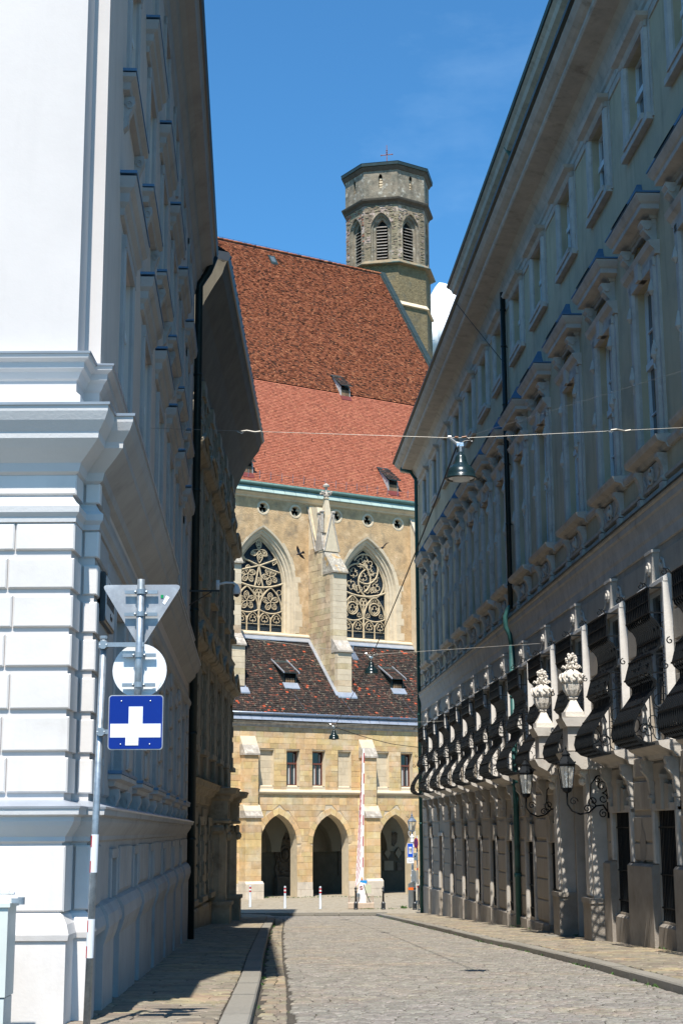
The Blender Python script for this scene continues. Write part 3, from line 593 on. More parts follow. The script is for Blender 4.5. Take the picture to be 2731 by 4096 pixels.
# passage behind the arches
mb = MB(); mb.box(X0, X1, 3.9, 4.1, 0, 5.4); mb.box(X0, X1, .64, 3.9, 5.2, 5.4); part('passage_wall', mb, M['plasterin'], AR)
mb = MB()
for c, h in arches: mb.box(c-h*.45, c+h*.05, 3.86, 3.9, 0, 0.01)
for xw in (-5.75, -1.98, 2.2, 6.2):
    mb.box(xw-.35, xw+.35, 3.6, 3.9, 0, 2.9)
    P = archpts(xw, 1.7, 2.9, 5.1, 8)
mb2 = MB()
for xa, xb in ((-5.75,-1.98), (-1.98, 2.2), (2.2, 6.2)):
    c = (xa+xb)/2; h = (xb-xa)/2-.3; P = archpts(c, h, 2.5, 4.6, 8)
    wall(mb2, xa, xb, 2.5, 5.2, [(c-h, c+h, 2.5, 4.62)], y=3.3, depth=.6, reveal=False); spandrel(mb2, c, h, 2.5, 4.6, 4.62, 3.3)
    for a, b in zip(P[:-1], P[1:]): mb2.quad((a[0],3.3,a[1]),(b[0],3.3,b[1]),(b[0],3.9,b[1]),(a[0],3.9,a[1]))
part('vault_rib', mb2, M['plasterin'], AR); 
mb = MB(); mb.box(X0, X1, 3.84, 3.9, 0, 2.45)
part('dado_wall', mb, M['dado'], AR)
# lean-to roof of the arcade: tiles
RZ = lambda y: 10.36+1.083*(y+.15)
mb = MB(); mb.quad((X0,-.12,RZ(-.12)-.06),(X1,-.12,RZ(-.12)-.06),(X1,D,RZ(D)-.06),(X0,D,RZ(D)-.06)); part('roof_deck', mb, M['dark'], AR)
def tiles(name, parent, m, x0, x1, u0, u1, zf, slope, ex, wd, nsingle, skip=None, lift=.022, keep=None, single_zone=None):
    cs, sn = cos(math.atan(slope)), sin(math.atan(slope)); q = MB(); c1 = 0
    L_ = (u1-u0)/cs; rows_ = int(L_/ex); proto = []
    def tv(wx, jit):
        t = lift*jit
        # local: x across, y up the slope (length), z normal
        return [(-wx,0,t),(wx,0,t),(wx,ex*1.02,.002),(-wx,ex*1.02,.002),(-wx,0,-.02),(wx,0,-.02),(-wx*.6,-.012,t),(wx*.6,-.012,t)], [(0,6,7,1,2,3),(0,4,5,1,7,6),(0,3,4),(1,5,2)]
    f = None; meshes = []
    for k in range(6):
        vs, f = tv(wd*.48, .8+.1*k); p = MB(); p.add(vs, f); meshes.append(p.mesh(name, m, False))
    ang = math.atan(slope)
    for r in range(rows_):
        u = u0+r*ex*cs; z = zf(u); x = x0+(wd/2 if r % 2 else 0)+random.uniform(-.01, .01)
        while x < x1:
            if not (skip and skip(x, u)):
                jit = random.choice([.7,.85,1,1,1.15,1.4]); dy = random.uniform(-.006,.006)
                if c1 < nsingle and (single_zone is None or single_zone(x, u)):
                    o = link(name, meshes[random.randrange(6)], parent, (x, u+dy*cs, z+dy*sn)); o.rotation_euler = (ang+random.uniform(-.02,.03), 0, random.uniform(-.012,.012)); c1 += 1
                else:
                    vs, f = tv(wd*.485, jit); tw = random.uniform(-.01, .01)
                    q.add([(x+a, u+(b+dy+tw*a)*cs-c*sn, z+(b+dy+tw*a)*sn+c*cs) for a, b, c in vs], f)
            x += wd
    o = link(name+'s', q.mesh(name+'s', m, False), parent); o['kind'] = 'stuff'; return o
BX = (1.03, 2.08)
def skip_lean(x, u): return (BX[0]-.12 < x < BX[1]+.05 and u > 1.12) or (-6.4 < x < -5.27 and u > 1.15)
tiles('roof_tile', AR, M['tile_dark'], -7.6, 9.0, -.14, D-.32, RZ, 1.083, .165, .185, 296, skip_lean, .03, single_zone=lambda x, u: -5 < x < 6)
# flashings
def slopebox(mb, x0, x1, u0, u1, zf, t0, t1):
    mb.add([(x0,u0,zf(u0)+t0),(x1,u0,zf(u0)+t0),(x1,u1,zf(u1)+t0),(x0,u1,zf(u1)+t0),(x0,u0,zf(u0)+t1),(x1,u0,zf(u0)+t1),(x1,u1,zf(u1)+t1),(x0,u1,zf(u1)+t1)], [(0,3,2,1),(4,5,6,7),(0,1,5,4),(1,2,6,5),(2,3,7,6),(3,0,4,7)]); return mb
mb = MB(); slopebox(mb, BX[0]-.20, BX[0]+.05, 1.05, D, RZ, .0, .06); slopebox(mb, BX[1]-.02, BX[1]+.14, 1.05, D, RZ, .0, .05); slopebox(mb, BX[0]-.1, BX[1]+.2, .92, 1.24, RZ, .02, .10)
slopebox(mb, -5.36, -5.16, 1.05, D, RZ, 0, .05); slopebox(mb, -6.4, -5.1, .92, 1.22, RZ, .02, .1)
part('flashing', mb, M['zinc'], AR)
for xa, xb in ((-5.3, 1.03), (2.08, 8.84)):
    mb = MB(); slopebox(mb, xa, xb, D-.34, D, RZ, .02, .07); n = int((xb-xa)/1.6)
    for i in range(1, n): slopebox(mb, xa+i*1.6, xa+i*1.6+.03, D-.34, D, RZ, .07, .095)
    part('flashing', mb, M['zinc'], AR)
# lightning wires down the roof
mb = MB(); mb.tube([(1.05,1.05,RZ(1.05)+.1),(1.3,-.1,RZ(-.1)+.12)], .012, 4); mb.tube([(-2.1,1.0,RZ(1.0)+.07),(-1.9,-.1,RZ(-.1)+.07)], .008, 4); mb.tube([(5.6,1.0,RZ(1.0)+.07),(5.9,-.1,RZ(-.1)+.07)], .008, 4)
part('lightning_wire', mb, M['zincpipe'], AR)
# shed dormers on the lean-to
def lean_dormer(xc, name):
    rt = thing(name, None, None); rt.parent = AR; r = rt
    w_ = .42; u0 = 1.62; uz = RZ(u0); utop = 3.0
    mb = MB(); mb.poly_x([(u0,uz+.02),(u0,uz+.62),(utop,RZ(utop)+.05),(utop,RZ(utop))], xc-w_, xc-w_+.04); mb.poly_x([(u0,uz+.02),(u0,uz+.62),(utop,RZ(utop)+.05),(utop,RZ(utop))], xc+w_-.04, xc+w_)
    p = part('dormer_cheek', mb, M['copperdark'], rt)
    part('dormer_opening', MB().box(xc-w_+.04, xc+w_-.04, u0+.15, u0+.17, uz-.02, uz+.6), M['dark'], rt)
    mb = MB()
    for k in range(4): mb.box(xc-.3+.16*k, xc-.3+.16*k+.13, u0+.02, u0+.045, uz, uz+.36)
    part('dormer_shutter', mb, M['wood'], rt)
    sl2 = (RZ(utop)+.06-(uz+.66))/(utop-u0+.15)
    zf = lambda u: uz+.66+(u-u0+.15)*sl2
    mb = MB(); slopebox(mb, xc-w_-.08, xc+w_+.08, u0-.15, utop, zf, -.03, .0); part('dormer_roof', mb, M['copperdark'], rt)
    q = tiles('dormer_tile', rt, M['tile_dark'], xc-w_-.02, xc+w_+.1, u0-.13, utop-.1, zf, sl2, .165, .19, 0)
    mb = MB(); slopebox(mb, xc-w_-.12, xc-w_-.07, u0-.17, utop, zf, -.02, .07); slopebox(mb, xc+w_+.09, xc+w_+.14, u0-.17, utop, zf, -.02, .07); part('verge_trim', mb, M['zinc'], rt)
    mb = MB(); slopebox(mb, xc-w_-.1, xc+w_+.1, u0-.3, u0+.02, RZ, .03, .08); part('dormer_apron', mb, M['zinc'], rt)
lean_dormer(-2.02, 'dormer'); lean_dormer(5.68, 'dormer')
mb = MB(); mb.lathe([(.06,-.1),(.06,.5),(.075,.5),(.075,.56)], 10, (3.75, 3.75, RZ(3.75))); slopebox(mb, 3.55, 3.98, 3.4, 3.9, RZ, .02, .06); part('vent_pipe', mb, M['zincpipe'], AR)
mb = MB(); mb.box(X0, X1, 4.2, D-.05, 0, 14.5); part('back_wall', mb, M['render'], AR)
# ---- nave wall with two great windows and a row of quatrefoil holes
NX0, NX1 = -9.0, 17.1
GW = [(-2.2, 2.2, 'star'), (5.52, 2.2, 'swirl'), (13.2, 2.2, 'star')]
QF = [(-2.23, 23.53), (.10, 23.54), (3.15, 23.55), (5.55, 23.52), (7.92, 23.51), (-4.6, 23.53)]
ZB, ZSP, ZAP = 15.75, 18.7, 22.32
mb = MB(); ops = [(c-h, c+h, ZB, ZAP+.03) for c, h, k in GW]+[(x-.33, x+.33, z-.33, z+.33) for x, z in QF]
wall(mb, NX0, NX1, 10.5, 24.3, ops, y=D, depth=.3, reveal=False)
for c, h, k in GW: spandrel(mb, c, h, ZSP, ZAP, ZAP+.03, D)
part('wall', mb, M['render'], CH)
for c, h, k in GW:
    mb = MB(); rings = [(2.30, ZAP+.12, -.02), (2.2, ZAP, 0), (2.12, 22.2, .16), (2.02, 22.1, .16), (1.98, 22.05, .24), (1.86, 21.9, .30), (1.84, 21.88, .42), (1.76, 21.78, .44), (1.70, 21.7, .60)]
    P = [[(c-hh, ZB-.0)]+archpts(c, hh, ZSP, za, 12)+[(c+hh, ZB-.0)] for hh, za, y in rings]
    for i in range(len(rings)-1):
        for j in range(len(P[0])-1):
            a, b, e, f = P[i][j], P[i][j+1], P[i+1][j+1], P[i+1][j]
            mb.quad((a[0],D+rings[i][2],a[1]),(b[0],D+rings[i][2],b[1]),(e[0],D+rings[i+1][2],e[1]),(f[0],D+rings[i+1][2],f[1]))
    r_ = part('window_reveal', mb, M['pale'], CH)
    # jamb stones beside the opening, uneven outline
    for sgn in (-1, 1):
        z = 15.8
        while z < 21.3:
            hgt = random.uniform(.34, .5); 
            def ax(zv): 
                if zv <= ZSP: return 2.2
                PP = archpts(0, 2.2, ZSP, ZAP, 24)[:25]
                for a, b in zip(PP[:-1], PP[1:]):
                    if a[1] <= zv <= b[1]: return -(a[0]+(b[0]-a[0])*(zv-a[1])/(b[1]-a[1]+1e-9))
                return 0
            e0, e1 = ax(z), ax(z+hgt); wd = random.uniform(.28, .62)*(1 if z < 19.3 else .45); o0 = max(e0, e1)+wd
            q = MB(); y = D-random.uniform(.006, .014)
            q.add([(c+sgn*e0, y, z+.004), (c+sgn*(o0), y, z+.004), (c+sgn*(o0-(e0-e1)*.8), y, z+hgt-.004), (c+sgn*e1, y, z+hgt-.004), (c+sgn*e0, D+.02, z+.004), (c+sgn*o0, D+.02, z+.004), (c+sgn*(o0-(e0-e1)*.8), D+.02, z+hgt-.004), (c+sgn*e1, D+.02, z+hgt-.004)],
                  [(0,1,2,3),(0,4,5,1),(1,5,6,2),(2,6,7,3),(3,7,4,0)])
            part('jamb_stone', q, M['pale'], CH); z += hgt
    # glass and tracery
    W_ = part('window', MB().add([(c+x*.99, D+.66, z) for x, z in [(-1.72,ZB)]+[(p[0], p[1]) for p in archpts(0, 1.72, ZSP, 21.75, 10)]+[(1.72,ZB)]], [tuple(range(23))]), M['leaded'], CH)
    YT = D+.56; T = MB()
    def P3(pts): return [(c+x, YT, z) for x, z in pts]
    def bar(pts, r=.05, closed=False, n=6): T.tube(P3(pts), r*.93, n, closed=closed)
    def arc(cx, cz, r, a0, a1, n=12): return [(cx+r*cos(radians(a0+(a1-a0)*i/n)), cz+r*sin(radians(a0+(a1-a0)*i/n))) for i in range(n+1)]
    def sag(x0, x1, z, d, n=10): return [(x0+(x1-x0)*i/n, z-d*(1-(2*i/n-1)**2)) for i in range(n+1)]
    def cusp(p, q, r=.03, up=1):      # little pointed foil leaves between two points
        mx_, mz_ = (p[0]+q[0])/2, (p[1]+q[1])/2; dx, dz = q[0]-p[0], q[1]-p[1]; l = hypot(dx, dz)+1e-6; nx, nz = -dz/l*up, dx/l*up
        bar([p, (p[0]+dx*.25+nx*l*.12, p[1]+dz*.25+nz*l*.12), (mx_+nx*l*.42, mz_+nz*l*.42)], r, n=4); bar([q, (q[0]-dx*.25+nx*l*.12, q[1]-dz*.25+nz*l*.12), (mx_+nx*l*.42, mz_+nz*l*.42)], r, n=4)
    def foil(cx, cz, r, k=3, rot=90, tr=.033, ring=True):
        if ring: bar(arc(cx, cz, r, 0, 342, 18), tr*1.15, closed=True)
        for i in range(k):
            a = rot+i*360/k; ccx, ccz = cx+r*.48*cos(radians(a)), cz+r*.48*sin(radians(a)); bar(arc(ccx, ccz, r*.44, a-118, a+118, 8), tr, n=4)
            a2 = a+180/k; bar([(cx+r*cos(radians(a2)), cz+r*sin(radians(a2))), (cx+r*.25*cos(radians(a2)), cz+r*.25*sin(radians(a2)))], tr*.9, n=4)
    def mouchette(cx, cz, L_, a, r=.036):   # flowing teardrop with a trefoil inside
        ca, sa = cos(radians(a)), sin(radians(a)); R = lambda x, z: (cx+x*ca-z*sa, cz+x*sa+z*ca)
        prof = [(0,0),(.12,.10),(.32,.24),(.55,.33),(.78,.30),(.95,.15),(1,0),(.92,-.16),(.74,-.26),(.52,-.24),(.3,-.15),(.12,-.08)]
        bar([R(x*L_, z*L_) for x, z in prof], r, closed=True)
        for (x, z) in ((.5,.12),(.72,-.05),(.8,.14)): bar(arc(*R(x*L_, z*L_), L_*.115, 0, 330, 7), r*.8, closed=True, n=4)
    zt = 15.75
    for x in (-1.68, 1.68): bar([(x, zt), (x, ZSP)], .06)
    bar([(0, zt), (0, 17.5)], .075); bar([(0, 17.4), (0, 18.3)], .06)
    for x in (-.84, .84): bar([(x, zt), (x, 16.75)], .05)
    for i in range(4):                                   # heads of the four lights
        x0 = -1.68+.84*i; xm = x0+.42
        bar(archpts(xm, .40, 16.45, 17.02, 5), .04); foil(xm, 16.62, .26, 3, 90, .026, False)
        T.box(c+x0+.06, c+x0+.78, YT+.03, YT+.05, 16.28, 16.31)
    for s0, s1 in ((-1.68, 0), (0, 1.68)): bar(sag(s0, s1, 17.2, .22), .055)
    bar(sag(-1.68, 1.68, 18.92, .34, 14), .075)
    for xm in (-.84, .84):
        bar(archpts(xm, .80, 17.15, 18.62, 8), .06)
        if k == 'star':
            for i in range(5): mouchette(xm, 17.72, .58, 20+72*i, .026)
            for sx in (-.66, .66): bar(arc(xm+sx*.92, 18.35, .16, 0, 330, 8), .024, closed=True, n=4)
        else:
            bar(arc(xm, 17.78, .40, 0, 345, 20), .042, closed=True); foil(xm, 17.74, .30, 3, 90, .026, False)
            bar(arc(xm+.28, 18.0, .62, 150, 255, 9), .035); bar(arc(xm-.28, 18.0, .62, 285, 390, 9), .035)
            for q in ((-.5, 17.35), (.5, 17.35), (0, 18.3)): foil(xm+q[0], q[1], .17, 3, 90, .02, False)
            for q in ((-.35, 18.12), (.35, 18.12)): foil(xm+q[0], q[1], .15, 3, 30, .02, False)
    foil(0, 18.22, .26, 3, 90, .026)
    bar(archpts(0, 1.68, ZSP, 21.66, 10), .05)
    if k == 'star':
        cc = (0, 19.95)
        for a in (28, 152, 200, 340): bar([cc, (cc[0]+1.55*cos(radians(a)), cc[1]+(1.15 if 90 > a % 180 > 0 else 1.0)*sin(radians(a)))], .06)
        for a in (258, 282): bar([cc, (cc[0]+1.35*cos(radians(a)), cc[1]+1.32*sin(radians(a)))], .06)
        for ccx, ccz, r0 in ((-.78, 19.38, 15), (.78, 19.32, 40)):
            for i in range(5): mouchette(ccx, ccz, .56, r0+72*i, .03)
        for i in range(3): mouchette(0, 20.95, .62, 90+120*i, .034)
        mouchette(.02, 20.1, .62, 80, .034); mouchette(1.0, 20.05, .5, 60, .03); mouchette(-1.0, 20.05, .5, 118, .03)
        mouchette(0, 18.7, .5, 90, .03)
        for x, z in ((0, 21.2), (-.45, 20.7), (.45, 20.7)): foil(x, z, .17, 3, 90, .022, False)
    else:
        bar(arc(-.42, 19.72, .98, -62, 215, 20), .062); bar(arc(.60, 19.48, .98, 118, 395, 20), .062); bar(arc(.16, 20.40, .98, -122, 150, 20), .062)
        for x, z, r, ro in ((-.75, 20.1, .34, 90), (-.95, 19.3, .34, 30), (.0, 19.85, .30, 90), (.85, 19.9, .36, 60), (.95, 19.2, .34, 0), (.3, 19.1, .30, 30), (-.2, 20.75, .34, 90), (.42, 20.7, .34, 40), (.1, 21.1, .26, 90), (-.35, 19.05, .28, 10), (.55, 20.2, .25, 0)):
            foil(x, z, r, 3, ro, .03, False)
        for x, z, a in ((.1, 20.3, 80), (-.5, 18.9, 120), (.6, 18.85, 50)): mouchette(x, z, .5, a, .03)
    part('tracery', T, M['tracery'], W_)
    mb = MB(); mb.poly_x([(D-.16,15.52),(D-.16,15.58),(D+.62,15.86),(D+.62,15.5)], c-2.35, c+2.35); part('window_sill', mb, M['pale'], CH)
# quatrefoil holes
mb0 = None
for x, z in QF:
    mb = MB(); n = 24
    for i in range(n):
        a, b = 2*pi*i/n, 2*pi*(i+1)/n
        def sq(t): 
            m_ = max(abs(cos(t)), abs(sin(t))); return (x+.34*cos(t)/m_, z+.34*sin(t)/m_)
        R0, R1, R2 = .45, .33, .30
        for (ra, ya, rb, yb) in ((R0, D-.005, R0-.02, D-.02), (R0-.02, D-.02, R1, D-.02), (R1, D-.02, R2, D+.12), (R2, D+.12, R2, D+.3)):
            mb.quad((x+ra*cos(a), ya, z+ra*sin(a)), (x+ra*cos(b), ya, z+ra*sin(b)), (x+rb*cos(b), yb, z+rb*sin(b)), (x+rb*cos(a), yb, z+rb*sin(a)))
    q = part('quatrefoil_ring', mb, M['pale'], CH)
    T = MB()
    for i in range(3):
        a = radians(90+120*i+60); p = (x+.30*cos(a), z+.30*sin(a))
        for d_ in (-1, 1):
            cx_, cz_ = x+.16*cos(a+d_*radians(60)), z+.16*sin(a+d_*radians(60))
        T.add([(x+.31*cos(a-.45), D+.10, z+.31*sin(a-.45)), (x+.31*cos(a+.45), D+.10, z+.31*sin(a+.45)), (x+.17*cos(a+.12), D+.10, z+.17*sin(a+.12)), (x+.09*cos(a), D+.10, z+.09*sin(a)), (x+.17*cos(a-.12), D+.10, z+.17*sin(a-.12)),
               (x+.31*cos(a-.45), D+.2, z+.31*sin(a-.45)), (x+.31*cos(a+.45), D+.2, z+.31*sin(a+.45)), (x+.17*cos(a+.12), D+.2, z+.17*sin(a+.12)), (x+.09*cos(a), D+.2, z+.09*sin(a)), (x+.17*cos(a-.12), D+.2, z+.17*sin(a-.12))],
              [(0,1,2,3,4),(0,5,6,1),(1,6,7,2),(2,7,8,3),(3,8,9,4),(4,9,5,0)])
    part('foil_cusp', T, M['pale'], q)
part('attic_darkness', MB().box(NX0, NX1, D+.5, D+.55, 22.9, 24.2), M['dark'], CH)
part('body', MB().box(NX0, NX1-.3, D+1.2, 36.0, 0, 24.5), M['render'], CH)
# sill band over the lean-to
for xa, xb in ((-5.35, 1.08), (2.04, 8.84), (9.8, 16)):
    mb = MB(); mb.sweep([(xa,D),(xb,D)], [(0,15.42),(.05,15.44),(.16,15.54),(.16,15.6),(0,15.74)]); part('sill_band', mb, M['pale'], CH)
# cornice, sheet, gutter
mb = MB(); mb.sweep([(NX0,D),(NX1,D)], [(0,24.12),(.08,24.16),(.10,24.24),(.24,24.34),(.28,24.42),(0,24.5)]); part('cornice', mb, M['pale'], CH)
x = NX0
while x < NX1:
    y0, y1 = D-.46, D-.22
    mb = MB(); mb.add([(x,y0,24.46),(x+.80,y0,24.46),(x+.80,y1,24.86),(x,y1,24.86),(x,y0+.02,24.43),(x+.8,y0+.02,24.43),(x+.8,D,24.43),(x,D,24.43)], [(0,1,2,3),(0,4,5,1),(4,7,6,5)]); mb.add([(x-.006,y0-.015,24.46),(x+.016,y0-.015,24.46),(x+.016,y1-.015,24.86),(x-.006,y1-.015,24.86)], [(0,1,2,3)])
    part('eaves_sheet', mb, M['copperlight'], CH); x += .81
mb = MB(); mb.tube([(NX0,D-.34,24.97),(NX1,D-.34,24.97)], .125, 10)
for i in range(34): mb.tube([(NX0+.8*i, D-.34+.145*sin(t), 24.97+.145*cos(t)) for t in [pi*k/4 for k in range(9)]], .014, 4)
part('gutter', mb, M['copper'], CH, smooth=True)
mb = MB()
for i in range(33):
    xx = NX0+.8*i; mb.tube([(xx, D-.15, 25.3), (xx, D-.2, 25.85)], .014, 4)
mb.tube([(NX0, D-.18, 25.7), (NX1, D-.18, 25.7)], .008, 3)
part('snow_guard', mb, M['zincpipe'], CH)
# great roof
RM = 1.4434; MZ = lambda y: 25.10+RM*(y-(D-.3))
UR = 19.82; ZR = MZ(UR)
mb = MB(); mb.quad((NX0,D-.28,MZ(D-.28)-.04),(16.85,D-.28,MZ(D-.28)-.04),(16.85,UR,ZR-.04),(NX0,UR,ZR-.04)); mb.quad((NX0,UR,ZR-.04),(16.85,UR,ZR-.04),(16.85,2*UR-D+.7,25),(NX0,2*UR-D+.7,25)); part('roof_deck', mb, M['dark'], CH)
UC = 10.35
def skip_main(x, u): return x > 16.75
tiles('new_roof_tile', CH, M['tile_new'], -7.0, 16.8, D-.29, UC, MZ, RM, .158, .19, 0, skip_main, .026)
tiles('old_roof_tile', CH, M['tile_old'], -3.5, 16.8, UC, UR-.05, MZ, RM, .138, .17, 0, skip_main, .05)
mb = MB(); 
for i in range(60):
    xx = -7+.4*i; mb.tube([(xx,UR,ZR+.02+random.uniform(-.01,.01)),(xx+.42,UR,ZR+.05)], .10, 6)
o = part('ridge_tiles', mb, M['tile_old'], CH); o['kind'] = 'stuff'
mb = MB()
for i in range(24): mb.tube([(-6+i*.95, UR, ZR), (-6+i*.95, UR, ZR+.22)], .014, 4)
mb.tube([(-6, UR, ZR+.2), (16.5, UR, ZR+.2)], .008, 3); part('lightning_wire', mb, M['iron'], CH)
mb = MB(); slopebox(mb, 16.80, 17.25, D-.3, UR, MZ, -.05, .22); slopebox(mb, 16.66, 16.80, D-.3, UR, MZ, .03, .10)
for i in range(16): slopebox(mb, 16.78, 17.27, D-.3+i*.98, D-.26+i*.98, MZ, .22, .25)
part('verge_sheet', mb, M['copperdark'], CH)
mb = MB(); mb.poly_x([(D,24.5),(UR,ZR-.4),(2*UR-D,24.5),(2*UR-D,0),(D,0)], 16.5, 16.8); part('gable_wall', mb, M['towerlow'], CH)
# small dormers on the great roof
def roof_dormer(xc, uc):
    r = thing('dormer', None, None); r.parent = CH; w_ = .36; uz = MZ(uc)
    utop = uc+1.3
    for s_ in (-1, 1):
        mb = MB(); mb.poly_x([(uc,uz),(uc,uz+.75),(utop,MZ(utop)+.05),(utop-.1,MZ(utop-.1))], xc+s_*w_-.02, xc+s_*w_+.02); part('dormer_cheek', mb, M['slate'], r)
    part('dormer_opening', MB().box(xc-w_+.02, xc+w_-.02, uc+.12, uc+.14, uz, uz+.75), M['dark'], r)
    mb = MB()
    for k in range(4): mb.box(xc-w_+.04+.165*k, xc-w_+.04+.165*k+.15, uc+.01, uc+.04, uz+.04, uz+.52)
    part('dormer_shutter', mb, M['wood'], r)
    z0 = uz+.82; zt = MZ(utop)+.08; sl2 = (zt-z0)/(utop-uc+.2); zf = lambda u: z0+(u-uc+.2)*sl2
    mb = MB(); slopebox(mb, xc-w_-.1, xc+w_+.1, uc-.2, utop, zf, -.04, 0); part('dormer_roof', mb, M['copperdark'], r)
    tiles('dormer_tile', r, M['tile_dark'], xc-w_-.05, xc+w_+.12, uc-.18, utop-.08, zf, sl2, .15, .17, 0)
    mb = MB(); slopebox(mb, xc-w_-.05, xc+w_+.05, uc-.22, uc+.02, MZ, .05, .09); part('dormer_apron', mb, M['apron'], r)
roof_dormer(7.32, 10.12); roof_dormer(-3.35, 4.68); roof_dormer(7.62, 4.72)
r = thing('skylight', None, None); r.parent = CH
ux = 18.7; mb = MB(); slopebox(mb, 6.15, 6.75, ux, ux+.55, MZ, .03, .16); part('skylight_frame', mb, M['copperdark'], r)
mb = MB(); slopebox(mb, 6.27, 6.63, ux+.1, ux+.45, MZ, .16, .17); part('skylight_glass', mb, M['glassl'], r)
mb = MB()
for i in range(14): 
    xx, uu = random.uniform(-2, 14), random.uniform(4.5, 9.5); mb.tube([(xx,uu,MZ(uu)),(xx,uu-.1,MZ(uu)+.16)], .018, 4); mb.tube([(xx-.06,uu-.1,MZ(uu)+.14),(xx+.08,uu-.14,MZ(uu)+.2)], .014, 4)
part('roof_hook', mb, M['iron'], CH)
# ---- great buttresses of the nave
def nave_buttress(xl, xr, full=True):
    nm = 'buttress_stone'; r = CH
    def face(yf, z0, z1, yb=D, xl=xl, xr=xr, m=M['butt'], dens=.36):
        z = z0; n = max(1, round((z1-z0)/dens)); h = (z1-z0)/n
        for i in range(n):
            ft = M['pale'] if random.random() < .8 else M['butt']
            q = MB(); q.cbox(xl+.002, xr-.002, yf-random.uniform(0,.006), yf+.35, z+.003, z+h-.003, .01); part(nm, q, ft, r)
            y = yf+.352                                  # the long flank, stone by stone
            while y < yb-.02:
                wd = random.uniform(.32, .8); y2 = min(y+wd, yb)
                if y2-y > .04:
                    e = random.uniform(0, .012); q = MB(); q.cbox(0, 1, 0, 1, 0, 1, .02) if 0 else None
                    q.add([(xl-e, y+.005, z+.005), (xl-e, y2-.004, z+.005), (xl-e, y2-.004, z+h-.005), (xl-e, y+.005, z+h-.005), (xl+.2, y+.004, z+.004), (xl+.2, y2-.003, z+.004), (xl+.2, y2-.003, z+h-.004), (xl+.2, y+.004, z+h-.004)], [(0,1,2,3)[::-1],(0,4,5,1),(1,5,6,2),(2,6,7,3),(3,7,4,0)])
                    part(nm, q, M['butt'], r)
                y = y2
            z += h
        part('buttress_core', MB().box(xl+.04, xr-.004, yf+.06, yb-.01, z0+.01, z1-.01), M['mortar'], r)
    if full:
        face(1.2, 11.6, 14.35); face(1.72, 14.35, 19.3); face(2.75, 19.3, 20.8)
    else:
        face(1.2, 12.0, 14.9-.55); face(1.72, 14.9-.55, 19.3, D, xl, xr, M['butt'], .6)
    for (yn, zn, yt, zt) in ((1.08, 14.35, 1.80, 15.22), (1.56, 19.3, 2.76, 20.78)):
        mb = MB(); capm = M['capgrey'] if zn < 16 else M['cap']; mb.poly_x([(yn,zn),(yn,zn+.1),(yt,zt),(yt+.1,zt),(yt+.1,zn)], xl-.04, xr+.04); part('weathering', mb, capm, r)
    if not full: return
    # gabled head and pinnacle
    xm = (xl+xr)/2
    face(2.75, 20.8, 21.15, D)
    mb = MB(); mb.poly_x([(2.76, 21.1), (3.65, 23.75), (4.66, 23.9), (4.66, 21.1)], xl+.02, xr-.02); part('buttress_head', mb, M['pale'], r)
    mb = MB(); mb.poly_y([(xl-.03,20.8),(xr+.03,20.8),(xm,23.2)], 2.68, 3.4); part('front_gable', mb, M['pale'], r)
    for y0, y1, zt in ((2.72, 3.70, 23.0), (3.72, 4.64, 23.95)):
        mb = MB(); mb.poly_x([(y0,20.9 if y0 < 3 else 21.6),(y1,20.9 if y0 < 3 else 23.3),((y0+y1)/2+(0 if y0 < 3 else .3),zt)], xl-.05, xl+.3); part('side_gable', mb, M['pale'] if y0 > 3 else M['capgrey'], r)
    for pts in ([(xl-.06,2.66,20.8),(xm,2.66,23.24)], [(xr+.06,2.66,20.8),(xm,2.66,23.24)], [(xl-.07,2.72,20.9),(xl-.07,3.2,23.04)], [(xl-.07,3.70,20.9),(xl-.07,3.2,23.04)], [(xl-.06,3.75,21.0),(xl-.06,4.60,23.9)]):
        mb = MB(); mb.tube(pts, .05, 5); part('gable_moulding', mb, M['capgrey'], r)
    px, py = xm-.10, 3.15
    mb = MB(); mb.lathe([(.42,22.0),(.36,23.0),(.30,23.3),(.16,24.15),(.14,24.2),(.22,24.22),(.22,24.28),(.12,24.32),(.10,24.6)], 4, (px, py, 0), pi/4)
    part('pinnacle', mb, M['pale'], r)
    mb = MB(); mb.lathe([(.12,24.3),(.16,24.45),(.12,24.6),(.08,24.66),(.08,24.95),(.2,25.0),(.22,25.1),(.12,25.18),(.03,25.24)], 8, (px, py, 0))
    for a in range(4):
        t = a*pi/2+.4; mb.tube([(px+.08*cos(t),py+.08*sin(t),24.5),(px+.24*cos(t),py+.24*sin(t),24.62),(px+.38*cos(t),py+.38*sin(t),24.58)], .07, 5, .05); mb.ball((px+.40*cos(t),py+.40*sin(t),24.6), .095, 6, 4)
        mb.ball((px+.14*cos(t),py+.14*sin(t),24.42), .08, 6, 4)
    part('finial', mb, M['capgrey'], r, smooth=False)
    for (ox, oy) in ((-.42,-.2), (.35,-.25), (.45,.15), (-.3, .35)):
        mb = MB(); mb.lathe([(.11,22.0),(.11,23.2),(.08,23.25),(.17,23.3),(.18,23.36),(.08,23.42)], 6, (px+ox, py+oy, 0)); part('corner_shaft', mb, M['capgrey'], r)
nave_buttress(1.06, 2.06); nave_buttress(-6.2, -5.30, False)
mb = MB(); mb.poly_x([(D-.02,10.5),(D-1.6,10.5),(D-1.6,21.0),(D-.02,23.95)], 8.86, 9.9); part('buttress', mb, M['pale'], CH)
mb = MB(); mb.tube([(8.84, D-.05, 23.98), (8.84, D-1.62, 21.0)], .04, 4); part('gable_moulding', mb, M['capgrey'], CH)

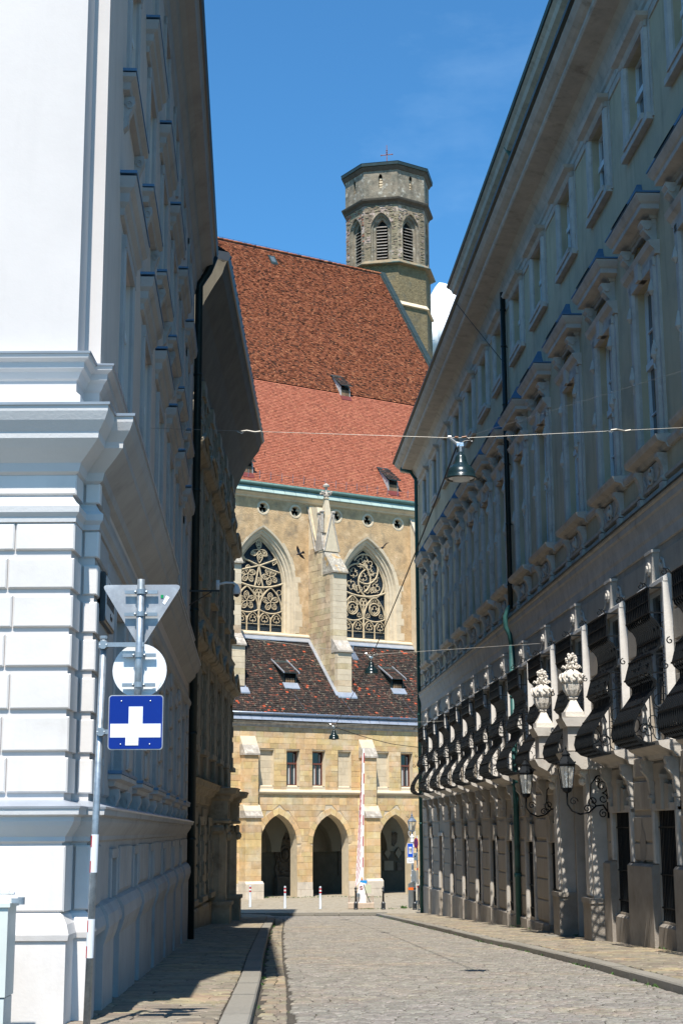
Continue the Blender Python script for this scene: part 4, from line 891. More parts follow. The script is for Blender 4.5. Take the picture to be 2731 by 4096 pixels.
# ================================================================== TOWER
TX, TY = 3.99, 123.0
TW = thing('church_tower', 'octagonal stone bell tower with louvred lancets rising behind the red roof', 'tower', (TX, TY, 0), 0); TW.scale = (1.08, 1.08, 1)
PH = radians(-90+11.2); CV = 1.0
def octp(R, a0=PH): return [(R*cos(a0+k*pi/4), R*sin(a0+k*pi/4)) for k in range(8)]
def octprism(name, prof, m):
    mb = MB(); mb.lathe(prof, 8, (0,0,0), PH); return part(name, mb, m, TW)
octprism('lower_stage', [(3.52,20),(3.50,40.2),(3.62,40.3),(3.46,40.55),(3.44,45.35)], M['towerlow'])
octprism('drip_band', [(3.44,45.35),(3.62,45.40),(3.60,45.46),(3.40,45.75)], M['pale'])
octprism('middle_stage', [(3.38,45.7),(3.36,48.9)], M['towerlow'])
octprism('drip_roof', [(3.36,48.85),(3.78,48.88),(3.80,48.93),(3.28,49.35),(3.2,49.36)], M['brownzinc'])
RB = 3.30; ap = RB*cos(pi/8); side = RB*2*sin(pi/8)
for k in range(8):
    am = PH+(k+.5)*pi/4
    F = thing('belfry_side', None, None); F.parent = TW; F.rotation_euler = (0,0,am+pi/2); F.location = (0,0,0)
    # local: x along the face, outward = -y at y = -ap
    y0 = -ap; c = 0; mb = MB(); hw = .80
    brick = (k in (6, 7)); mwall = M['towerbrick']
    wall(mb, -side/2, side/2, 49.2, 54.25, [(-hw, hw, 49.35, 53.52)], y=y0, depth=.3, reveal=False); spandrel(mb, 0, hw, 52.1, 53.5, 53.52, y0)
    part('belfry_wall', mb, mwall, F)
    mb = MB(); rings = [(.80,53.5,0),(.78,53.46,.14),(.66,53.3,.20),(.63,53.24,.34),(.46,53.0,.42),(.42,52.95,.62)]
    P = [[(-h, 49.3)]+archpts(0, h, 52.1, z, 7)+[(h, 49.3)] for h, z, y in rings]
    for i in range(5):
        for j in range(len(P[0])-1):
            a, b, e, f = P[i][j], P[i][j+1], P[i+1][j+1], P[i+1][j]
            mb.quad((a[0],y0+rings[i][2],a[1]),(b[0],y0+rings[i][2],b[1]),(e[0],y0+rings[i+1][2],e[1]),(f[0],y0+rings[i+1][2],f[1]))
    part('lancet_reveal', mb, M['towerplaster'], F)
    part('lancet_darkness', MB().box(-.43, .43, y0+.66, y0+.68, 49.3, 53.0), M['dark'], F)
    z = 49.62
    while z < 52.5: 
        mb = MB(); mb.add([(-.40,y0+.30,z),(.40,y0+.30,z+random.uniform(-.02,.02)),(.40,y0+.62,z+.20),(-.40,y0+.62,z+.20),(-.40,y0+.30,z+.05),(.40,y0+.30,z+.05),(.40,y0+.62,z+.25),(-.40,y0+.62,z+.25)], [(0,3,2,1),(4,5,6,7),(0,1,5,4),(1,2,6,5),(2,3,7,6),(3,0,4,7)]); z += .265; part('louvre_slat', mb, M['woodgrey'], F)
    if k in (5, 6, 7, 0):                            # individual rough bricks standing proud round the arches
        mb = MB(); mr_ = MB()
        for _ in range(330):
            bx, bz = random.uniform(-side/2+.05, side/2-.05), 49.4+.11*random.randrange(43); L_ = random.uniform(.16, .3)
            if abs(bx) < hw+.12 and bz < 52.2 or (bz >= 52.0 and hypot(bx, (bz-52.0)*.58) < hw+.12): continue
            if abs(bx)+L_/2 > side/2-.01: continue
            red = k in (6,5) and random.random() < (.5 if k == 5 else .33) and bz > 50.2
            (mr_ if red else mb).cbox(bx-L_/2, bx+L_/2, y0-random.uniform(.012, .045), y0+.05, bz+.01, bz+.095, .008)
        o = part('rough_stones', mb, M['towerbrick'], F); o['kind'] = 'stuff'
        o = part('red_bricks', mr_, M['redbrick'], F); o['kind'] = 'stuff'
    # upper stage slit
    a2 = 3.34*cos(pi/8)
    y1 = -a2; mb = MB(); sd = 3.34*2*sin(pi/8)
    wall(mb, -sd/2, sd/2, 54.6, 57.3, [(-.15, .15, 55.62, 56.86)], y=y1, depth=.4, reveal=True); spandrel(mb, 0, .15, 56.5, 56.84, 56.86, y1); part('upper_wall', mb, M['towerplaster'], F)
    part('slit_darkness', MB().box(-.15, .15, y1+.4, y1+.42, 55.6, 56.9), M['dark'], F)
    mb = MB()
    for i in range(4): mb.box(-.13, .13, y1+.18, y1+.3, 55.64+.24*i, 55.80+.24*i)
    part('slit_louvres', mb, M['pale'], F)
octprism('belfry_cornice', [(3.28,54.1),(3.34,54.14),(3.40,54.3),(3.62,54.46),(3.66,54.58),(3.66,54.64),(3.3,54.72)], M['towercorn'])
octprism('eaves_cornice', [(3.3,57.1),(3.4,57.15),(3.52,57.35),(3.56,57.5),(3.3,57.52)], M['towercorn'])
octprism('roof', [(3.3,57.45),(3.66,57.47),(3.68,57.72),(3.70,57.74),(1.0,58.6),(.08,59.0)], M['copperdark'])
mb = MB(); mb.tube([(0,0,58.9),(0,0,60.9)], .035, 6, .02); mb.tube([(-.42,0,59.95),(.42,.2,60.15)], .035, 5); mb.ball((-.44,0,59.95), .06, 6, 4); mb.ball((.44,.2,60.15), .06, 6, 4)
for z in (60.1, 60.25, 60.4): mb.ball((0,0,z), .075, 6, 4, .6)
part('roof_cross', mb, M['rust'], TW)
# cumulus beyond the roofs
cl = MB(); rr = random.Random(11)
def cloud(cx, cy, cz, R, n):
    bm = bmesh.new()
    for i in range(n):
        a = rr.uniform(0, 2*pi); d = R*rr.random()**.6; h = rr.uniform(-.5, .55)*R*(1-(d/R)**2*.8); s_ = R*rr.uniform(.09, .27)
        t = bmesh.ops.create_icosphere(bm, subdivisions=3, radius=s_, matrix=Matrix.Translation((cx+d*cos(a), cy+d*sin(a)*.6, cz+h)))
    me = bpy.data.meshes.new('cloud'); bm.to_mesh(me); bm.free(); me.materials.append(M['cloud'])
    me.polygons.foreach_set('use_smooth', [True]*len(me.polygons)); o = bpy.data.objects.new('cloud', me); C.objects.link(o)
    tex = bpy.data.textures.new('puff', 'CLOUDS'); tex.noise_scale = R*.07; tex.noise_depth = 5
    md = o.modifiers.new('puff', 'DISPLACE'); md.texture = tex; md.strength = R*.11; md.texture_coords = 'GLOBAL'
    return tag(o, 'white cumulus cloud rising between the tower and the right palace roof', 'cloud')
cloud(140, 1800, 578, 112, 130)
# ================================================================== PALACE on the right   local x = towards the viewer along the front, -y = out into the street
PAL = thing('palace', 'long shaded palace with bulging window grilles and pedimented windows on the right of the street', 'building', (3.70, 73.77, 0), radians(-86.71))
BAY = [3.65, 7.60, 11.4, 15.0, 18.55, 21.95, 25.3, 28.8, 32.3, 36.25, 40.05, 43.65, 47.2, 50.8]
XE = 58.0
DOORB = 9
opsL, opsU = [], []
for i, c in enumerate(BAY):
    opsU += [(c+.20-.72, c+.20+.72, 11.1, 14.62), (c+.25-.72, c+.25+.72, 17.92, 19.72)]
    opsL += [(c-.93, c+.93, 5.36, 8.34)]
    if i == DOORB: opsL += [(c-1.25, c+1.25, .9, 4.75)]
    elif i == 1: opsL += [(c-.62, c+.62, .15, 3.6)]
    elif i < DOORB: opsL += [(c-.60, c+.60, 1.30, 3.38)]
    else: opsL += [(c-.78, c+.78, 1.97, 4.06)]
mb = MB(); wall(mb, 0, XE, -1, 9.3, opsL, 0, .18); mb.quad((0,0,-1),(0,14,-1),(0,14,9.3),(0,0,9.3)); part('lower_wall', mb, M['pwall'], PAL)
mb = MB(); wall(mb, 0, XE, 9.3, 20.3, opsU, 0, .32); mb.quad((0,0,9.3),(0,14,9.3),(0,14,20.3),(0,0,20.3)); part('upper_wall', mb, M['cream'], PAL)
part('far_side', MB().box(.02, .06, .02, 14, -1, 20), M['pwall'], PAL)
part('dark_rooms', MB().box(.4, XE-.4, 1.6, 1.7, 0, 20.2), M['dark'], PAL)
mb = MB(); mb.box(.3, XE, .5, 13.8, 20.2, 20.9); part('attic_floor', mb, M['pwall'], PAL)
# rusticated slabs, one object each
def slab(xa, xb, z0, z1, y=-.035, m=None):
    q = MB(); q.cbox(xa+.012, xb-.012, y, .02, z0+.016, z1-.016, .022); part('rusticated_slab', q, m or M['pblock'], PAL)
edges = [5.36, 5.98, 6.58, 7.18, 7.78, 8.42]
for i in range(-1, len(BAY)):
    xa = 0.05 if i < 0 else BAY[i]+1.16; xb = BAY[i+1]-1.16 if i+1 < len(BAY) else XE
    for a, b in zip(edges[:-1], edges[1:]): slab(xa, xb, a, b)
    xa2 = 0.05 if i < 0 else BAY[i]+.42; xb2 = BAY[i+1]-.42 if i+1 < len(BAY) else XE
    slab(xa2, xb2, 8.46, 9.02)
    far = i < DOORB-1
    k0 = [1.30, 1.86, 2.42, 2.98, 3.42] if i < DOORB else [3.07, 3.45, 3.98]
    ha = .78 if i < DOORB and i != DOORB else .96; hb = .78 if i+1 < DOORB else .96
    if i == DOORB: ha = 2.35
    if i+1 == DOORB: hb = 2.35
    xa = 0.05 if i < 0 else BAY[i]+ha; xb = BAY[i+1]-hb if i+1 < len(BAY) else XE
    for a, b in zip(k0[:-1], k0[1:]): slab(xa, xb, a, b)
    for a, b in ((3.46, 4.02), (4.06, 4.68), (4.72, 5.16)) if i < DOORB else ((4.06, 4.68), (4.72, 5.16)):
        slab(xa+.1, xb-.1, a, b)
# plinths
mb = MB(); vs = []
for i, c in enumerate(BAY[:-1]): pass
def plinth(x0, x1, zt, y):
    q = MB(); q.poly_x([(y,-1),(y,zt-.05),(y+.05,zt),(.02,zt),(.02,-1)], x0, x1); part('plinth', q, M['pplinth'], PAL)
for i, c in enumerate(BAY):
    if i == 1: continue
    if i < DOORB:
        xp = BAY[i-1]+.62 if i else .02
        if i == 2: xp = BAY[1]+.62
        plinth(xp, c-.60, 1.26, -.10); plinth(c-.60, c+.60, 1.22, -.045)
        if i in (0, 2, 3):
            q = MB(); q.box(c-.32, c+.32, -.055, -.047, g(73-c)+.15, 1.05); part('cellar_hatch', q, M['black'], PAL)
        elif i < 9:
            q = MB(); n = 13
            for k in range(n): q.box(c-.55+k*1.1/n, c-.55+k*1.1/n+.035, -.075, -.046, .2, 1.18)
            o = part('plinth_ribs', q, M['pplinth'], PAL); o['kind'] = 'stuff'
        if i == 0: plinth(c+.60, BAY[1]-.62, 1.26, -.10)
        elif i+1 < DOORB: plinth(c+.60, c+.62, 1.26, -.10)
    elif i > DOORB:
        xp = BAY[i-1]+.80 if i > DOORB+1 else 38.6
        plinth(xp, c-.80, 3.03, -.16); plinth(c-.80, c+.80, 1.92, -.08)
# string mouldings and main cornices
def run(name, prof, m, x0=0.0, x1=XE, mouldend=True):
    q = MB(); q.sweep([(x0,0),(x1,0)], prof); return part(name, q, m, PAL)
# (outward is -y: travel direction +x gives right-hand side -y)
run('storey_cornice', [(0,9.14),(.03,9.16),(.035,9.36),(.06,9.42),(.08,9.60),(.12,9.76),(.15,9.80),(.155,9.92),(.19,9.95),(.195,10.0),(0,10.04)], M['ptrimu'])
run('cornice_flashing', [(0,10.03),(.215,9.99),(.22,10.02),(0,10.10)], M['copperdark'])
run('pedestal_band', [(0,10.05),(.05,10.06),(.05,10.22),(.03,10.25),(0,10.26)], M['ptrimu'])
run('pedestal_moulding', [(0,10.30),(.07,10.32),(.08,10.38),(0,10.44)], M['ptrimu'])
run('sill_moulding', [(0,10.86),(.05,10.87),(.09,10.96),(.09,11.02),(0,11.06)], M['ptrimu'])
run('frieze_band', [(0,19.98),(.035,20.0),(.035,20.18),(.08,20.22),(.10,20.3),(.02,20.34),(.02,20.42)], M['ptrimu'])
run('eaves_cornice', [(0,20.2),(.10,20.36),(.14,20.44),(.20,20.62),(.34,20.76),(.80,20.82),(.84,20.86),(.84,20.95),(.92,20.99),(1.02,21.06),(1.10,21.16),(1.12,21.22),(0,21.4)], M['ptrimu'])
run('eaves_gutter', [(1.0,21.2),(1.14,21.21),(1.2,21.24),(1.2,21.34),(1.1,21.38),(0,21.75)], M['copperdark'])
q = MB(); q.box(15.1, XE, .30, .6, 21.3, 24.6); q.quad((15.1,.3,21.3),(15.1,12,21.3),(15.1,12,24.6),(15.1,.3,24.6)); part('attic_wall', q, M['cream'], PAL)
run('attic_cornice', [(-.3,24.35),(-.2,24.4),(-.14,24.55),(.10,24.66),(.16,24.78),(.26,24.86),(-.3,24.9)], M['ptrimu'], 15.0)
run('attic_gutter', [(.1,24.86),(.3,24.88),(.34,24.96),(.3,25.0),(-.5,25.15)], M['copperdark'], 14.95)
q = MB(); q.quad((0,-1.0,21.5),(15.1,-1.0,21.5),(15.1,6,24.6),(0,6,24.6)); q.quad((15,-.2,25.05),(XE,-.2,25.05),(XE,8,29),(15,8,29)); q.quad((15,-.2,25.05),(15,8,29),(15,14,25),(15,14,25.01)); part('roof', q, M['tile_dark'], PAL)
for xx in [17, 20.4, 23.8, 28, 31.5, 35, 38.6, 42]: part('attic_vent', MB().box(xx, xx+.16, .285, .295, 23.55, 23.8), M['black'], PAL)
# ---- shared meshes of a bay
def S(name, fn, m, smooth=False):
    q = MB(); fn(q); return q.mesh(name, m, True, smooth)
def f_surround1(q):     # grille-storey surround, projecting so its flank catches the sun
    for s_ in (-1, 1): 
        a, b = (-1.02, -.93) if s_ < 0 else (.93, 1.02)
        q.poly_z([(a, .0), (a, -.17), (b, -.17), (b, .0)], 5.34, 8.34)
    q.poly_x([(0,8.34),(-.16,8.34),(-.16,8.42),(-.10,8.46),(-.05,8.5),(0,8.5)], -1.03, 1.03)
def f_key1(q):
    q.poly_y([(-.17,8.42),(.17,8.42),(.26,9.06),(-.26,9.06)], -.15, .02); q.lathe([(.13,-.05),(.13,.05)], 12, (0,0,0)) if 0 else None
    q.poly_y([(.14*cos(a)+0, 8.72+.14*sin(a)) for a in [2*pi*i/12 for i in range(12)]], -.19, -.15); q.poly_y([(.07*cos(a), 8.72+.07*sin(a)) for a in [2*pi*i/8 for i in range(8)]], -.22, -.19)
    q.box(-.29, .29, -.17, .0, 9.02, 9.08)
def f_volutes(q):
    for s_ in (-1, 1):
        pts = []
        for i in range(15):
            t = i/14*1.6*pi; r = .16*(1-i/20); pts.append((s_*(.50+r*.8*cos(t+pi/2)), -.04, 8.74+r*.8*sin(t+pi/2)))
        q.tube(pts, .03, 5); q.ball((s_*.50,-.05,8.73), .05, 6, 4)
        q.tube([(s_*.50,-.04,8.87),(s_*.68,-.04,8.80),(s_*.76,-.04,8.64),(s_*.92,-.04,8.56),(s_*1.06,-.04,8.56)], .03, 5)
def f_sill1(q): q.poly_x([(0,5.02),(-.12,5.04),(-.16,5.12),(-.36,5.2),(-.42,5.24),(-.44,5.32),(0,5.36)], -1.2, 1.2)
def f_console(q):       # S-shaped bracket with a leafy drop
    pr = [(-.02,5.04),(-.36,5.04),(-.38,4.98),(-.34,4.9),(-.36,4.84),(-.30,4.78),(-.22,4.72),(-.17,4.62),(-.16,4.5),(-.13,4.42),(-.10,4.28),(-.02,4.28)]
    q.poly_x([(y, z) for y, z in pr], -.09, .09)
    for s_ in (-1, 1): q.poly_x([(-.24+.09*cos(a), 4.92+.09*sin(a)) for a in [2*pi*i/10 for i in range(10)]], s_*.09, s_*.12)
    q.box(-.11,.11,-.18,-.02,4.30,4.36)
    for k in range(4): q.box(-.10+.052*k, -.10+.052*k+.03, -.13, -.03, 4.12, 4.30)
def f_apron1(q): q.cbox(-.82, .82, -.05, .02, 4.62, 5.0, .03)
def f_glazing(w_, z0, z1, tr, y=.26):
    def f(q):
        e = .07
        q.box(-w_,-w_+e,y,y+.09,z0,z1); q.box(w_-e,w_,y,y+.09,z0,z1); q.box(-w_,w_,y+.001,y+.089,z0,z0+e); q.box(-w_,w_,y+.001,y+.089,z1-e,z1)
        q.box(-.05,.05,y-.01,y+.08,z0,z1); 
        if tr: q.box(-w_,w_,y-.03,y+.1,tr-.07,tr+.07)
        for zz_ in [z0+(z1-z0)*k/4 for k in (1, 3)] if z1-z0 > 2 else []: q.box(-w_+.05,w_-.05,y+.02,y+.06,zz_-.015,zz_+.015)
    return f
# wrought iron basket
PRF = [(8.22,.42),(7.98,.42),(7.74,.42),(7.66,.40),(7.58,.30),(7.48,.24),(7.30,.22),(7.12,.24),(7.02,.32),(6.95,.40),(6.78,.45),(6.60,.50),(6.54,.46),(6.46,.36),(6.34,.36),(6.2,.46),(6.02,.60),(5.84,.72),(5.68,.79),(5.54,.82),(5.42,.79),(5.32,.68),(5.27,.50),(5.27,.12)]
def f_bars(q):
    n = 14
    for k in range(n):
        x = -.90+1.8*k/(n-1); q.tube([(x, -o-.0, z) for z, o in PRF], .022, 4)
def f_rails(q):
    for z, o, r in ((8.22,.43,.022),(7.98,.43,.013),(7.74,.43,.02),(7.28,.23,.016),(6.96,.41,.02),(6.60,.51,.022),(6.30,.37,.015),(6.02,.62,.016),(5.72,.80,.018),(5.40,.80,.018)):
        q.tube([(-.93,-.02,z),(-.93,-o,z),(.93,-o,z),(.93,-.02,z)] if r > .019 else [(-.92,-o,z),(.92,-o,z)], r, 4)
    for k in range(11):
        q.ball((-.8+.16*k,-.43,8.10), .022, 4, 3); q.ball((-.8+.16*k,-.46,6.78), .022, 4, 3)
def spiral(q, cx, y, cz, r, a0, turns, s_, plane='x', rad=.013, seg=16):
    pts = []
    for i in range(seg+1):
        t = i/seg; rr_ = r*(1-.82*t); a = a0+s_*turns*2*pi*t
        pts.append((cx, y+rr_*cos(a), cz+rr_*sin(a)) if plane == 'x' else (cx+rr_*cos(a), y, cz+rr_*sin(a)))
    q.tube(pts, rad, 4)
def f_scrolls(q):
    for s_ in (.0,):
        q.tube([(s_,-.02,8.2),(s_,-.02,5.27)], .016, 4)
        for (oy, z, r, a, d) in ((.22,6.78,.15,0,1),(.2,6.40,.13,pi,-1),(.28,6.05,.2,0,1),(.42,5.72,.22,pi/2,-1),(.16,5.66,.13,0,1),(.3,5.46,.15,pi,1),(.55,5.5,.15,pi,-1),(.14,7.5,.10,0,1),(.12,7.1,.09,0,-1)):
            spiral(q, s_, -oy, z, r, a, 1.25, d, 'x', .012, 14)
        q.tube([(s_,-.42,8.2),(s_,-.5,8.3),(s_,-.58,8.30)], .013, 4); spiral(q, s_, -.58, 8.24, .07, pi/2, 1.1, -1, 'x', .014, 10)
        spiral(q, s_, -.52, 7.0, .07, pi/2, 1.1, 1, 'x', .014, 10); spiral(q, s_, -.62, 6.56, .09, pi/2, 1.1, 1, 'x', .014, 10)
# first floor window (tall, pedimented)
def f_sur2(q):
    for a, b in ((-1.0,-.72),(.72,1.0)): 
        q.poly_z([(a,0),(a,-.08),(a+.05,-.12),(b-.05,-.12),(b,-.06),(b,0)], 11.06, 14.78); 
    q.box(-1.0,1.0,-.12,0,14.62,14.80); q.box(-1.12,-1.0,-.06,0,11.06,14.8); q.box(1.0,1.12,-.06,0,11.06,14.8)
    for s_ in (-1, 1):
        for z, h in ((14.2,.34),(12.9,.42)):
            q.lathe([(.02,-h/2),(.09,-h/4),(.07,0),(.045,h/4),(.01,h/2)], 6, (s_*.88,-.13,z))
        q.tube([(s_*.88,-.13,13.1),(s_*.97,-.12,12.9),(s_*.80,-.12,12.65),(s_*.88,-.12,12.5)], .03, 5)
def f_arch2(q): q.sweep([(-1.16,0),(1.16,0)], [(0,14.80),(.10,14.81),(.12,14.90),(.20,14.98),(.24,15.08),(0,15.10)]); q.poly_y([(-.12,14.62),(.12,14.62),(.16,14.98),(-.16,14.98)], -.2, 0)
def f_hood2(q):
    q.sweep([(-.90,.0),(-.90,-.03),(.90,-.03),(.90,.0)], [(0,15.58),(.10,15.60),(.12,15.66),(.34,15.70),(.34,15.80),(.38,15.84),(.44,15.94),(.45,15.98),(0,16.02)])
    q.box(-.98,.98,-.1,0,15.5,15.72)
def f_copper2(q):
    n = 6
    for i in range(n):
        t0, t1 = i/n, (i+1)/n; w0 = .8*(1-t0)**1.7+.02; w1 = .8*(1-t1)**1.7+.02 if i < n-1 else .01; h0, h1 = 16.02+.72*t0, 16.02+.72*t1; d0, d1 = .42*(1-t0)**1.1+.10, .42*(1-t1)**1.1+.10
        q.quad((-w0,-d0,h0),(w0,-d0,h0),(w1,-d1,h1),(-w1,-d1,h1)); q.quad((-w0,0,h0),(-w0,-d0,h0),(-w1,-d1,h1),(-w1,0,h1)); q.quad((w0,-d0,h0),(w0,0,h0),(w1,0,h1),(w1,-d1,h1))
    q.box(-1.62,1.62,-.49,0,15.995,16.03)
def f_cons2(q):
    q.poly_x([(0,15.56),(-.30,15.56),(-.32,15.5),(-.26,15.42),(-.28,15.36),(-.20,15.28),(-.13,15.2),(-.12,15.1),(0,15.1)], -.13, .13)
    for s_ in (-1, 1): q.poly_x([(-.19+.07*cos(a), 15.42+.07*sin(a)) for a in [2*pi*i/8 for i in range(8)]], s_*.13, s_*.16)
def f_sill2(q): q.sweep([(-1.30,0),(1.30,0)], [(0,10.84),(.08,10.86),(.12,10.94),(.26,10.98),(.30,11.06),(.31,11.10),(0,11.12)])
def f_apron2(q):
    q.cbox(-.82,.82,-.05,.01,10.30,10.80,.02)
    for z0 in (10.55,):
        q.tube([(.16*cos(a), -.08, 10.56+.17*sin(a)) for a in [2*pi*i/14 for i in range(14)]], .03, 5, closed=True); q.ball((0,-.07,10.56), .09, 7, 4)
    for s_ in (-1, 1):
        q.tube([(s_*.2,-.07,10.45),(s_*.4,-.07,10.40),(s_*.55,-.07,10.52),(s_*.65,-.07,10.68)], .022, 4)
def f_apcons(q):
    q.poly_x([(0,10.82),(-.20,10.82),(-.21,10.74),(-.15,10.66),(-.10,10.52),(-.09,10.4),(-.14,10.34),(-.12,10.28),(0,10.26)], -.10, .10); q.box(-.12,.12,-.13,0,10.03,10.25)
def f_sur3(q):
    for a, b in ((-1.05,-.72),(.72,1.05)): q.poly_z([(a,0),(a,-.06),(a+.06,-.10),(b-.06,-.10),(b,-.04),(b,0)], 17.75, 19.86)
    q.box(-1.05,1.05,-.10,0,19.72,19.88); q.box(-1.10,1.10,-.14,0,17.66,17.80); q.box(-.8,.8,-.17,0,17.80,17.93)
def f_hood3(q): q.sweep([(-.88,0),(-.88,-.01),(.88,-.01),(.88,0)], [(0,19.74),(.10,19.76),(.14,19.84),(.26,19.9),(.30,19.98),(0,20.0)])
def f_bars0(w_, z0, z1):
    def f(q):
        n = int(w_*2/.11)
        for k in range(1, n): q.tube([(-w_+2*w_*k/n,.02,z0),(-w_+2*w_*k/n,.02,z1)], .014, 4)
        for t in (.12, .42, .85): q.tube([(-w_,.02,z0+(z1-z0)*t),(w_,.02,z0+(z1-z0)*t)], .018, 4)
    return f
def f_sur0(w_, z0, z1, kz):
    def f(q):
        for a, b in ((-w_-.17,-w_),(w_,w_+.17)): q.poly_z([(a,0),(a,-.07),(a+.03,-.09),(b-.03,-.09),(b,-.06),(b,0)], z0, z1+.14)
        q.box(-w_-.17,w_+.17,-.09,0,z1,z1+.14)
    return f
def f_key0(z1):
    def f(q):
        q.poly_y([(-.13,z1),(.13,z1),(.20,z1+.62),(-.20,z1+.62)], -.17, 0); q.box(-.23,.23,-.19,0,z1+.58,z1+.66)
        for s_ in (-1,1): q.poly_y([(s_*.17,z1+.02),(s_*.46,z1+.02),(s_*.5,z1+.46),(s_*.21,z1+.5)] if s_ > 0 else [(-.46,z1+.02),(-.17,z1+.02),(-.21,z1+.5),(-.5,z1+.46)], -.11, 0)
    return f
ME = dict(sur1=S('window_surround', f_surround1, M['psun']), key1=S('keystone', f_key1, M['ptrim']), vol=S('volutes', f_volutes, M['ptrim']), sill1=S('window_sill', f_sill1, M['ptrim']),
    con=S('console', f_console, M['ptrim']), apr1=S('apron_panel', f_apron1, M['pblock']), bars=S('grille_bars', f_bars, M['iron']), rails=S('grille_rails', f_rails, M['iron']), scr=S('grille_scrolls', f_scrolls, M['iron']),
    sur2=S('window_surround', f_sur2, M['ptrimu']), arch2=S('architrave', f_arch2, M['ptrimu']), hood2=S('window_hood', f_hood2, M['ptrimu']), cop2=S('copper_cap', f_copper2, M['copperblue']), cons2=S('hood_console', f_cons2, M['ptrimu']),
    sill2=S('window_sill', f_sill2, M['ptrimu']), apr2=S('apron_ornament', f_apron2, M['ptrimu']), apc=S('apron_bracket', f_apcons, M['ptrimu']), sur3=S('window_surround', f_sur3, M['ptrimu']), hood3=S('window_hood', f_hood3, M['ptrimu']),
    gl1=S('window_frame', f_glazing(.93,5.36,8.34,7.3,.07), M['frame']), gl2=S('window_frame', f_glazing(.72,11.1,14.62,13.0,.14), M['frame']), gl3=S('window_frame', f_glazing(.72,17.92,19.72,18.95,.16), M['frame']),
    pn1=S('window_pane', lambda q: q.box(-.93,.93,.17,.175,5.36,8.34), M['glass']), pn2=S('window_pane', lambda q: q.box(-.72,.72,.24,.25,11.1,14.62), M['glassl']), pn3=S('window_pane', lambda q: q.box(-.72,.72,.25,.26,17.92,19.72), M['glassl']),
    fres=S('relief_panel', lambda q: q.poly_y([(-.7,15.14),(.7,15.14),(.7,15.4),(.35,15.5),(0,15.4),(-.35,15.5),(-.7,15.4)], -.03, 0), M['fresco']),
    s0a=S('window_surround', f_sur0(.60,1.26,3.38,0), M['ptrim']), s0b=S('window_surround', f_sur0(.78,3.05,4.06,0), M['ptrim']), k0a=S('keystone', f_key0(3.40), M['pblock']), k0b=S('keystone', f_key0(4.08), M['pblock']),
    b0a=S('window_bars', f_bars0(.60,1.30,3.38), M['iron']), b0b=S('window_bars', f_bars0(.78,1.97,4.06), M['iron']), p0a=S('window_pane', lambda q: q.box(-.6,.6,.05,.06,1.3,3.38), M['glass']), p0b=S('window_pane', lambda q: q.box(-.78,.78,.12,.13,1.97,4.06), M['glass']),
    shade=S('window_lining', lambda q: q.box(-.72,.72,.27,.28,11.1,14.62), M['greenshade']))
for i, c in enumerate(BAY):
    L1 = lambda nm, k, p=PAL, dx=0, dz=0: link(nm, ME[k], p, (c+dx, 0, dz) if p is PAL else (dx, 0, dz))
    w1 = L1('window', 'gl1'); panes(w1, .93, 5.36, 8.34, 7.3, .13, M['glass'])
    L1('window_surround', 'sur1'); L1('keystone', 'key1'); L1('volutes', 'vol')
    if i != DOORB or 1: 
        L1('window_sill', 'sill1')
    gr = L1('window_grille', 'rails'); L1('grille_bars', 'bars', gr); L1('grille_scrolls', 'scr', gr, -.92); L1('grille_scrolls', 'scr', gr, .92)
    if i != DOORB:
        L1('apron_panel', 'apr1')
        for dx in (-.92, .92): L1('console', 'con', dx=dx).scale = (.8, .72, 1)
        if i == 1:
            q = MB(); q.box(c-.6, c+.6, .15, .19, .15, 3.6); q.box(c-.55, c-.03, .11, .15, .3, 3.4); q.box(c+.03, c+.55, .11, .15, .3, 3.4); part('side_door', q, M['door'], PAL)
            L1('window_surround', 's0a', dz=.1)
        elif i < DOORB:
            w0 = L1('window', 'p0a'); L1('window_bars', 'b0a', w0); L1('window_surround', 's0a'); L1('keystone', 'k0a')
        else:
            w0 = L1('window', 'p0b'); L1('window_bars', 'b0b', w0); L1('window_surround', 's0b'); L1('keystone', 'k0b')
    w2 = link('window', ME['gl2'], PAL, (c+.20, 0, 0)); panes(w2, .72, 11.1, 14.62, 13.0, .20, M['glassl'])
    if i in (9, 10, 11): link('window_lining', ME['shade'], w2)
    link('relief_panel', ME['fres'], PAL, (c+.2,-.02,0))
    for nm, k in (('window_surround','sur2'),('architrave','arch2'),('window_hood','hood2'),('window_sill','sill2'),('apron_ornament','apr2')): link(nm, ME[k], PAL, (c+.20, 0, 0))
    h_ = link('copper_cap', ME['cop2'], PAL, (c+.2, 0, 0))
    h_.scale = (.84, 1, 1)
    for dx in (-.86, .86): link('hood_console', ME['cons2'], PAL, (c+.2+dx*.98, 0, 0)); link('apron_bracket', ME['apc'], PAL, (c+.2+dx*1.02, 0, 0))
    w3 = link('window', ME['gl3'], PAL, (c+.25, 0, 0)); panes(w3, .72, 17.92, 19.72, 18.95, .22, M['glassl']); link('window_surround', ME['sur3'], PAL, (c+.25, 0, 0)); link('window_hood', ME['hood3'], PAL, (c+.25, 0, 0))
